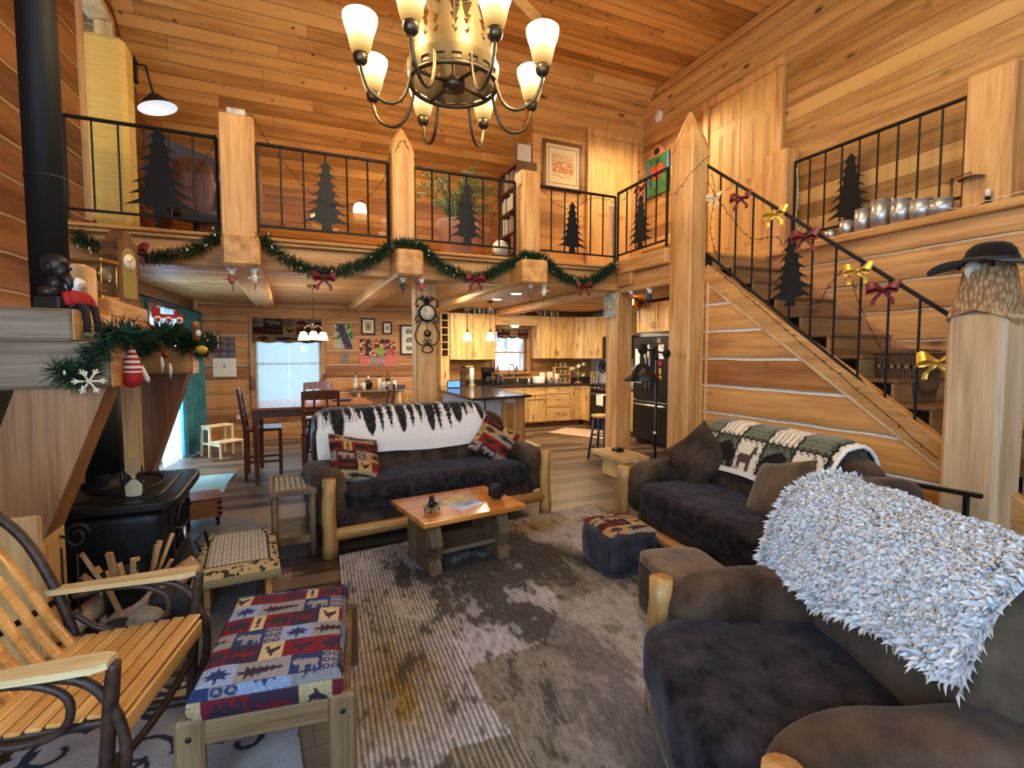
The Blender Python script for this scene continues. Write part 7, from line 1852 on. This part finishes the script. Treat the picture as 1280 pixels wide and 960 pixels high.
t = thing('white_dish', 'white fluted plate standing beside the loft bookcase', 'plate', (2.98, 7.30, 3.18)); m = MB(); m.cyl((0, -.01, 0), (0, .01, 0), .13, n=14); m.build('rim', M['white'], t); m = MB(); m.cyl((0, -.014, 0), (0, -.01, 0), .09, n=24); m.build('well', M['white'], t)
m = MB(); m.box(2.78, 7.10, 2.72, 3.14, 7.42, 3.045, .006); one('cabinet', m, M['dark'], 'dark low cabinet beside the loft bookcase', 'cabinet', origin=(2.96, 7.26, 2.72))
t = thing('loft_box', 'dark block sitting behind the left of the planter on the loft', 'box', (1.52, 6.75, 2.72)); m = MB(); m.puff((0, 0, .17), (.16, .14, .17), 3, 8, disp=up_noise(.03, 10)); m.build('body', M['dark'], t)
# framed prints
def pr_print(u, v):
    n = nz(u, v, 10); l = abs((v*14+nz(u, v, 5)) % 1-.5)
    if u < .06 or u > .94 or v < .06 or v > .94: return (.66, .54, .33)
    if abs(u-.08) < .01 or abs(u-.92) < .01 or abs(v-.08) < .01 or abs(v-.92) < .01: return (.2, .15, .08)
    s = .22 < v < .78 and .18 < u < .82
    if s and ((.35 < v < .6 and abs(nz(u, v, 14)) < .28) or l < .13 and n > -.2): return (.52, .22, .08)
    if s and v > .6 and (u*22) % 1 < .3: return (.50, .28, .12)
    return (.68, .55, .34)
picture('dark framed sepia landscape print on the loft room wall', 3.66, 4.38, 4.15, 4.92, pr_print, M['redwood'], y=7.25, frw=.06, nx=110)
t = thing('side_picture', 'small framed picture on the side face of the loft room wall', 'picture', (3.495, 7.62, 4.72)); m = MB(); m.box(-.02, -.12, -.16, .0, .12, .16, .004); m.build('frame', M['black'], t); m = MB(); m.box(-.024, -.09, -.13, -.018, .09, .13, .001); m.build('image', M['cream'], t)
# heart sign
t = thing('heart_sign', 'green painted wooden sign with a red cracked heart on the gallery wall', 'sign', (5.585, 6.85, 4.55))
m = MB(); m.box(-.03, -.30, -.38, .0, .26, .25, .006); m.build('board', plain('sign_green', (.06, .17, .06), .6, nz=.5, ns=9), t)
m = MB(); hp = []
for i in range(28):
    a = 2*PI*i/28; hp.append((.165*sin(a)**3, .0105*(13*cos(a)-5*cos(2*a)-2*cos(3*a)-cos(4*a))))
m.prism(hp, .012, Matrix.Translation((-.034, -.02, -.02)) @ Matrix.Rotation(-PI/2, 4, 'Z')); m.build('heart', plain('heart_red', (.50, .07, .03), .5), t)
m = MB(); m.tube([(-.042, -.02, .11), (-.042, .01, .05), (-.042, -.03, .0), (-.042, .0, -.06), (-.042, -.02, -.16)], .008, 5); m.tube([(-.036, -.02, .13), (-.036, -.05, .20)], .010, 5); m.build('crack', M['black'], t)
m = MB(); m.prism([(-.22, 0), (.22, 0), (.10, .14), (0, .19), (-.12, .12)], .02, Matrix.Translation((-.015, -.0, .25)) @ Matrix.Rotation(-PI/2, 4, 'Z')); m.build('crest', plain('crest_pink', (.52, .22, .13), .6), t)
m = MB(); m.sph((-.03, 0, .32), (.01, .07, .05)); m.build('crest_eye', M['black'], t)
Msb = plain('sign_blue', (.10, .22, .32), .5)
for y0, y1 in ((.19, .26), (-.30, -.25)):
    m = MB(); m.box(-.034, y0, -.38, -.0, y1, .25, .003); m.build('side_edge', Msb, t)
t = thing('smoke_detector', 'round white smoke detector high on the gallery wall', 'smoke detector', (5.598, 6.86, 5.44)); m = MB(); m.lathe([(0, .04), (.07, .04), (.09, .02), (.095, 0)], 24, M=Matrix.Rotation(-PI/2, 4, 'Y')); m.build('case', M['white'], t); m = MB(); m.tube([(-.042, .03*cos(a), .03*sin(a)) for a in [2*PI*i/12 for i in range(12)]], .004, 5, closed=True); m.build('button', M['cream'], t)

# ================================================================== STAIR SIDE THINGS
# carved post with hat
t = thing('eagle_post', 'thick pale newel post carved with an eagle head at stair bottom', 'carved post', (4.25, 1.85, 0))
m = MB(); m.box(-.15, -.16, 0, .16, .16, 1.85, .03); m.build('shaft', wood('pale_newel', (.50, .34, .20), (.72, .53, .34), 'z', 'y', knots=.15, kn=(1.1, 4), rough=.5), t)
T = NT('carved_feathers'); ob, o = T.coords(); vv = T.n('ShaderNodeTexVoronoi'); vv.inputs['Scale'].default_value = 1.0; T.l(T.xyz(T.math('MULTIPLY', o[0], 46), T.math('MULTIPLY', o[1], 46), T.math('MULTIPLY', o[2], 22)), vv.inputs['Vector'])
fe = T.bsdf(T.ramp(vv.outputs['Distance'], (.1, (.66, .46, .26)), (.7, (.34, .18, .08))), .7, bump=vv.outputs['Distance'], bstr=1.0, bdist=.02)
def ef(u, v):
    a = 2*PI*u; c, s = cos(a), sin(a); mx = max(abs(c), abs(s)); sq = Vector((c/mx, s/mx, 0)); ro = Vector((c, s, 0))
    k = min(1, v*1.6); q = sq.lerp(ro, k); r = .163*(1-.20*v-.55*max(0, v-.55)**2*2.2)
    edge = 1.80+.05*cos(a*2)*(1-v)
    return Vector((q.x*r, q.y*r, edge+(2.24-edge)*(v if v < .9 else v)+.0))
m = MB(); m.grid(ef, 60, 20, cu=True); tt = len(m.v); m.f.append(tuple(range(tt-60, tt))); m.mi.append(0); m.sm.append(True); hd = m.build('eagle_head', fe, t)
m = MB(); m.tube(catmull([(-.10, .02, 2.13), (-.165, .025, 2.14), (-.20, .025, 2.10), (-.195, .025, 2.05)], 5), [.035, .036, .036, .035, .034, .033, .032, .030, .028, .025, .022, .018, .014, .010, .006, .003][:16], 10); m.build('beak', plain('bone', (.62, .55, .44), .5), hd)
for y in (-.07, .11):
    m = MB(); m.sph((-.125, y, 2.14), .014); m.build('eye', M['black'], hd)
h = thing('hat', 'dark brown felt hat with a wide brim sitting on the eagle post', 'hat', (4.25, 1.85, 2.17), radians(10)); h.rotation_euler = (radians(3), radians(-4), radians(10))
m = MB()
def brim(u, v):
    a = 2*PI*u; r = .13+.16*v; return Vector((r*cos(a)*1.0, r*sin(a)*1.12, .005+.045*v*v*(abs(cos(a))**2)*0-.06*v*v*abs(sin(a))**2+.01*sin(3*a)*v))
m.grid(brim, 48, 8, cu=True); m.grid(lambda u, v: brim(u, 1-v)+Vector((0, 0, .008)), 48, 8, cu=True); m.build('brim', M['felt'], h)
m = MB(); m.lathe([(.140, .0), (.138, .04), (.124, .085), (.092, .12), (.05, .135), (.02, .13), (0, .128)], 28); m.build('crown', M['felt'], h)
m = MB(); m.lathe([(.143, .005), (.146, .01), (.146, .032), (.142, .037)], 28); m.build('band', plain('hat_band', (.03, .018, .012), .5), h)
# wicker basket on the stairs
t = thing('wicker_basket', 'brown wicker basket standing on a lower stair', 'basket', (4.83, 2.62, 1.17), 0)
m = MB()
def bsk(u, v):
    a = 2*PI*u; c, s = cos(a), sin(a); k = 1/(abs(c)**4+abs(s)**4)**.25; return Vector((c*k*(.20+.05*v), s*k*(.15+.045*v), .40*v))
m.grid(bsk, 48, 14, cu=True); m.build('body', M['wicker'], t)
m = MB(); m.tube([bsk(i/48, 1)+Vector((0, 0, .006)) for i in range(48)], .014, 8, closed=True); m.build('rim', M['wicker'], t)
m = MB(); m.grid(lambda u, v: bsk(u, .70+.07*v)*1.0+Vector((cos(2*PI*u)*.004, sin(2*PI*u)*.004, 0)), 96, 2, lambda u, v: (.05, .03, .02) if int(u*48) % 2 else (.55, .4, .22), cu=True); m.build('band', M['vc'], t)
m = MB(); m.puff((0, 0, .41), (.23, .18, .03), 4, 10); m.build('lid', M['wicker'], t)
# tins on ledge
for i, (y, hh, r) in enumerate(((3.70, .08, .055), (3.53, .14, .065), (3.37, .22, .07), (3.20, .26, .08), (3.02, .22, .08), (2.85, .17, .085), (2.69, .13, .085))):
    lbs = ['smallest tin can at the stair end of the ledge row', 'second tin can from the stair end of the ledge row', 'tall tin can third in the ledge row', 'tallest tin can in front of the iron fir tree', 'tin pot with a spout in the middle of the ledge row', 'squat tin can next to last in the ledge row', 'low wide tin can nearest the pulley on the ledge']
    t = thing('tin_can', lbs[i], 'can', (5.33, y, 2.801), 0, 'tin cans on the stair ledge')
    m = MB(); m.lathe([(0, 0), (r, 0), (r, hh), (r*.94, hh), (r*.94, hh-.012), (0, hh-.012)], 24); m.build('body', M['tin'], t)
    m = MB(); m.tube([(r*cos(a), r*sin(a), hh) for a in [2*PI*k/24 for k in range(24)]], .004, 5, closed=True); m.build('rim', M['steel'], t)
    if i == 4: m = MB(); m.tube([(-r, .0, hh*.7), (-r-.03, .01, hh*.95), (-r-.035, .01, hh*1.08)], .010, 6); m.build('spout', M['tin'], t)
t = thing('miniature_lamp', 'small iron lamp stand with a flat dark shade on the ledge', 'figurine', (5.33, 2.52, 2.801)); m = MB(); m.cyl((0, .10, 0), (0, .10, .30), .010); m.beam((0, .10, .29), (0, -.04, .31), .010, .010); m.build('stand', M['bronze'], t); m = MB(); m.lathe([(.09, 0), (.09, .008), (.03, .03), (0, .03)], 20, (0, -.04, .25)); m.build('shade', M['redwood'], t)
t = thing('oil_burner', 'small black and white burner on the ledge right of the flat lamp', 'figurine', (5.33, 2.36, 2.801)); m = MB(); m.lathe([(0, 0), (.05, 0), (.05, .01), (.015, .03), (.02, .07), (0, .075)], 16); m.build('base', M['black'], t); m = MB(); m.cyl((0, 0, .07), (0, 0, .13), .018); m.build('chimney', M['white'], t)
# string lights
def string_lights(label, pts, n=40, bulb=None, wire=None, r=.003, group='string lights', sd=1):
    rnd = random.Random(sd); pa = catmull(pts, 8)
    pa = [p+Vector((rnd.uniform(-.006, .006), rnd.uniform(-.004, .004), rnd.uniform(-.008, .008))) for p in pa]
    t = thing('string_lights', label, 'string lights', tuple(pa[0]), 0, group); m = MB(); m.tube(pa, r, 5); m.build('wire', wire or M['wire'], t, True)
    for k in range(n):
        p = pa[int((k+.5)/n*(len(pa)-1))]; d = Vector((rnd.uniform(-1, 1), -.4, rnd.uniform(-1, .2))).normalized()
        m = MB(); m.cyl(p, p+d*.028, .005, .003, 5); m.build('bulb', bulb or M['wire'], t, True)
FY = 5.69
string_lights('dark string lights looping from the capped post to the carved post', [(-.30, FY-.1, 3.86), (-.20, FY, 3.72), (.0, FY, 3.45), (.22, FY, 3.22), (.50, FY, 3.12), (.75, FY, 3.22), (.95, FY, 3.45), (1.10, FY-.09, 3.80), (1.16, FY-.09, 3.86)], 22, sd=2)
string_lights('dark string lights looping from the carved post to the bookcase post', [(1.17, FY-.09, 3.86), (1.28, FY-.05, 3.70), (1.5, FY, 3.50), (1.9, FY, 3.28), (2.2, FY, 3.33), (2.56, FY-.1, 3.58)], 16, sd=3)
string_lights('dark string lights hanging from the yellow fabric panel to the capped post', [(-.62, FY, 3.66), (-.66, FY, 3.50), (-.78, FY, 3.30), (-.84, FY, 3.1)], 8, sd=4)
string_lights('dark string lights along the gallery rail right of the bookcase post', [(2.83, FY, 3.62), (3.05, FY, 3.45), (3.3, FY, 3.40), (3.55, FY, 3.55), (3.8, FY, 3.58), (3.98, FY, 3.55)], 18, sd=5)
string_lights('coloured string lights swooping across the tall carved post', [(4.0, 5.6, 3.55), (4.0, 5.2, 3.72), (4.0, 5.0, 3.55), (4.02, 4.85, 3.4), (4.03, 4.6, 3.40), (4.05, 4.40, 3.55), (4.28, 4.38, 3.75)], 16, plain('blue_bulb', (.05, .09, .35), .3), sd=6)
string_lights('string lights winding down the first stair baluster', [(4.28, 4.34, 3.55), (4.28, 4.30, 3.3), (4.29, 4.36, 3.0), (4.28, 4.30, 2.75), (4.29, 4.25, 2.66)], 14, sd=7)
def sr(y, dz): return (4.27, y, .86+(y-2.06)*(1.86/2.40)+dz)
string_lights('string lights looping along the upper stair railing', [sr(4.40, .80), sr(4.1, .62), sr(3.8, .52), sr(3.5, .70), sr(3.3, .55), sr(3.1, .35), sr(2.95, .62), sr(2.85, .80)], 22, sd=8)
string_lights('string lights looping along the lower stair railing', [sr(2.80, .80), sr(2.65, .55), sr(2.5, .38), sr(2.3, .36), sr(2.1, .50)], 14, sd=9)
string_lights('string lights lying along the stair stringer', [sr(4.4, -.08), sr(3.9, -.07), sr(3.3, -.08), sr(2.7, -.07), sr(2.1, -.08)], 26, sd=10)
string_lights('white string lights along the ledge by the short posts', [(5.30, 2.75, 2.86), (5.29, 2.5, 2.82), (5.29, 2.2, 2.84), (5.30, 1.9, 2.86)], 10, M['white'], M['white'], sd=11)
string_lights('white string lights hanging down beside the short stair post', [(5.40, 4.18, 3.70), (5.40, 4.15, 3.4), (5.40, 4.17, 3.15), (5.40, 4.12, 2.96)], 14, M['white'], M['white'], sd=12)
# bows on the stair rail
bow('wine red bow near the top of the stair railing', sr(3.93, .86), .13, M['ribbon'], radians(-75), 'bows on the stair railing'); bow('gold bow near the top of the stair railing', sr(3.52, .92), .13, M['gold'], radians(-75), 'bows on the stair railing')
bow('wine red bow above the stair fir tree', sr(3.20, .88), .14, M['ribbon'], radians(-75), 'bows on the stair railing'); bow('gold bow halfway down the stair railing', sr(2.72, .88), .12, M['gold'], radians(-75), 'bows on the stair railing')
bow('wine red bow low on the stair railing', sr(2.52, .86), .13, M['ribbon'], radians(-75), 'bows on the stair railing'); bow('gold and white bow tied near the eagle post', sr(2.13, .60), .14, M['gold'], radians(-75), 'bows on the stair railing')
bow('white and gold bow at the very top of the stair railing', sr(4.30, .68), .10, M['cream'], radians(-75), 'bows on the stair railing')
bow('wine red bow on the gallery rail beside the green heart sign', (4.0, 5.22, 3.60), .12, M['ribbon'], radians(-90), 'bows on the gallery')
# dark hearth rail behind the loveseat
t = thing('metal_frame', 'low black metal frame between loveseat and eagle post', 'frame', (3.98, 2.05, 0))
m = MB(); m.beam((3.9, 2.45, .66), (4.02, 1.72, .66), .03, .03, .004); m.build('top_bar', M['iron'], t, True)
for p in ((3.92, 2.35), (4.01, 1.80)):
    m = MB(); m.beam((p[0], p[1], 0), (p[0], p[1], .66), .03, .03, .004, up=(1, 0, 0)); m.build('upright', M['iron'], t, True)
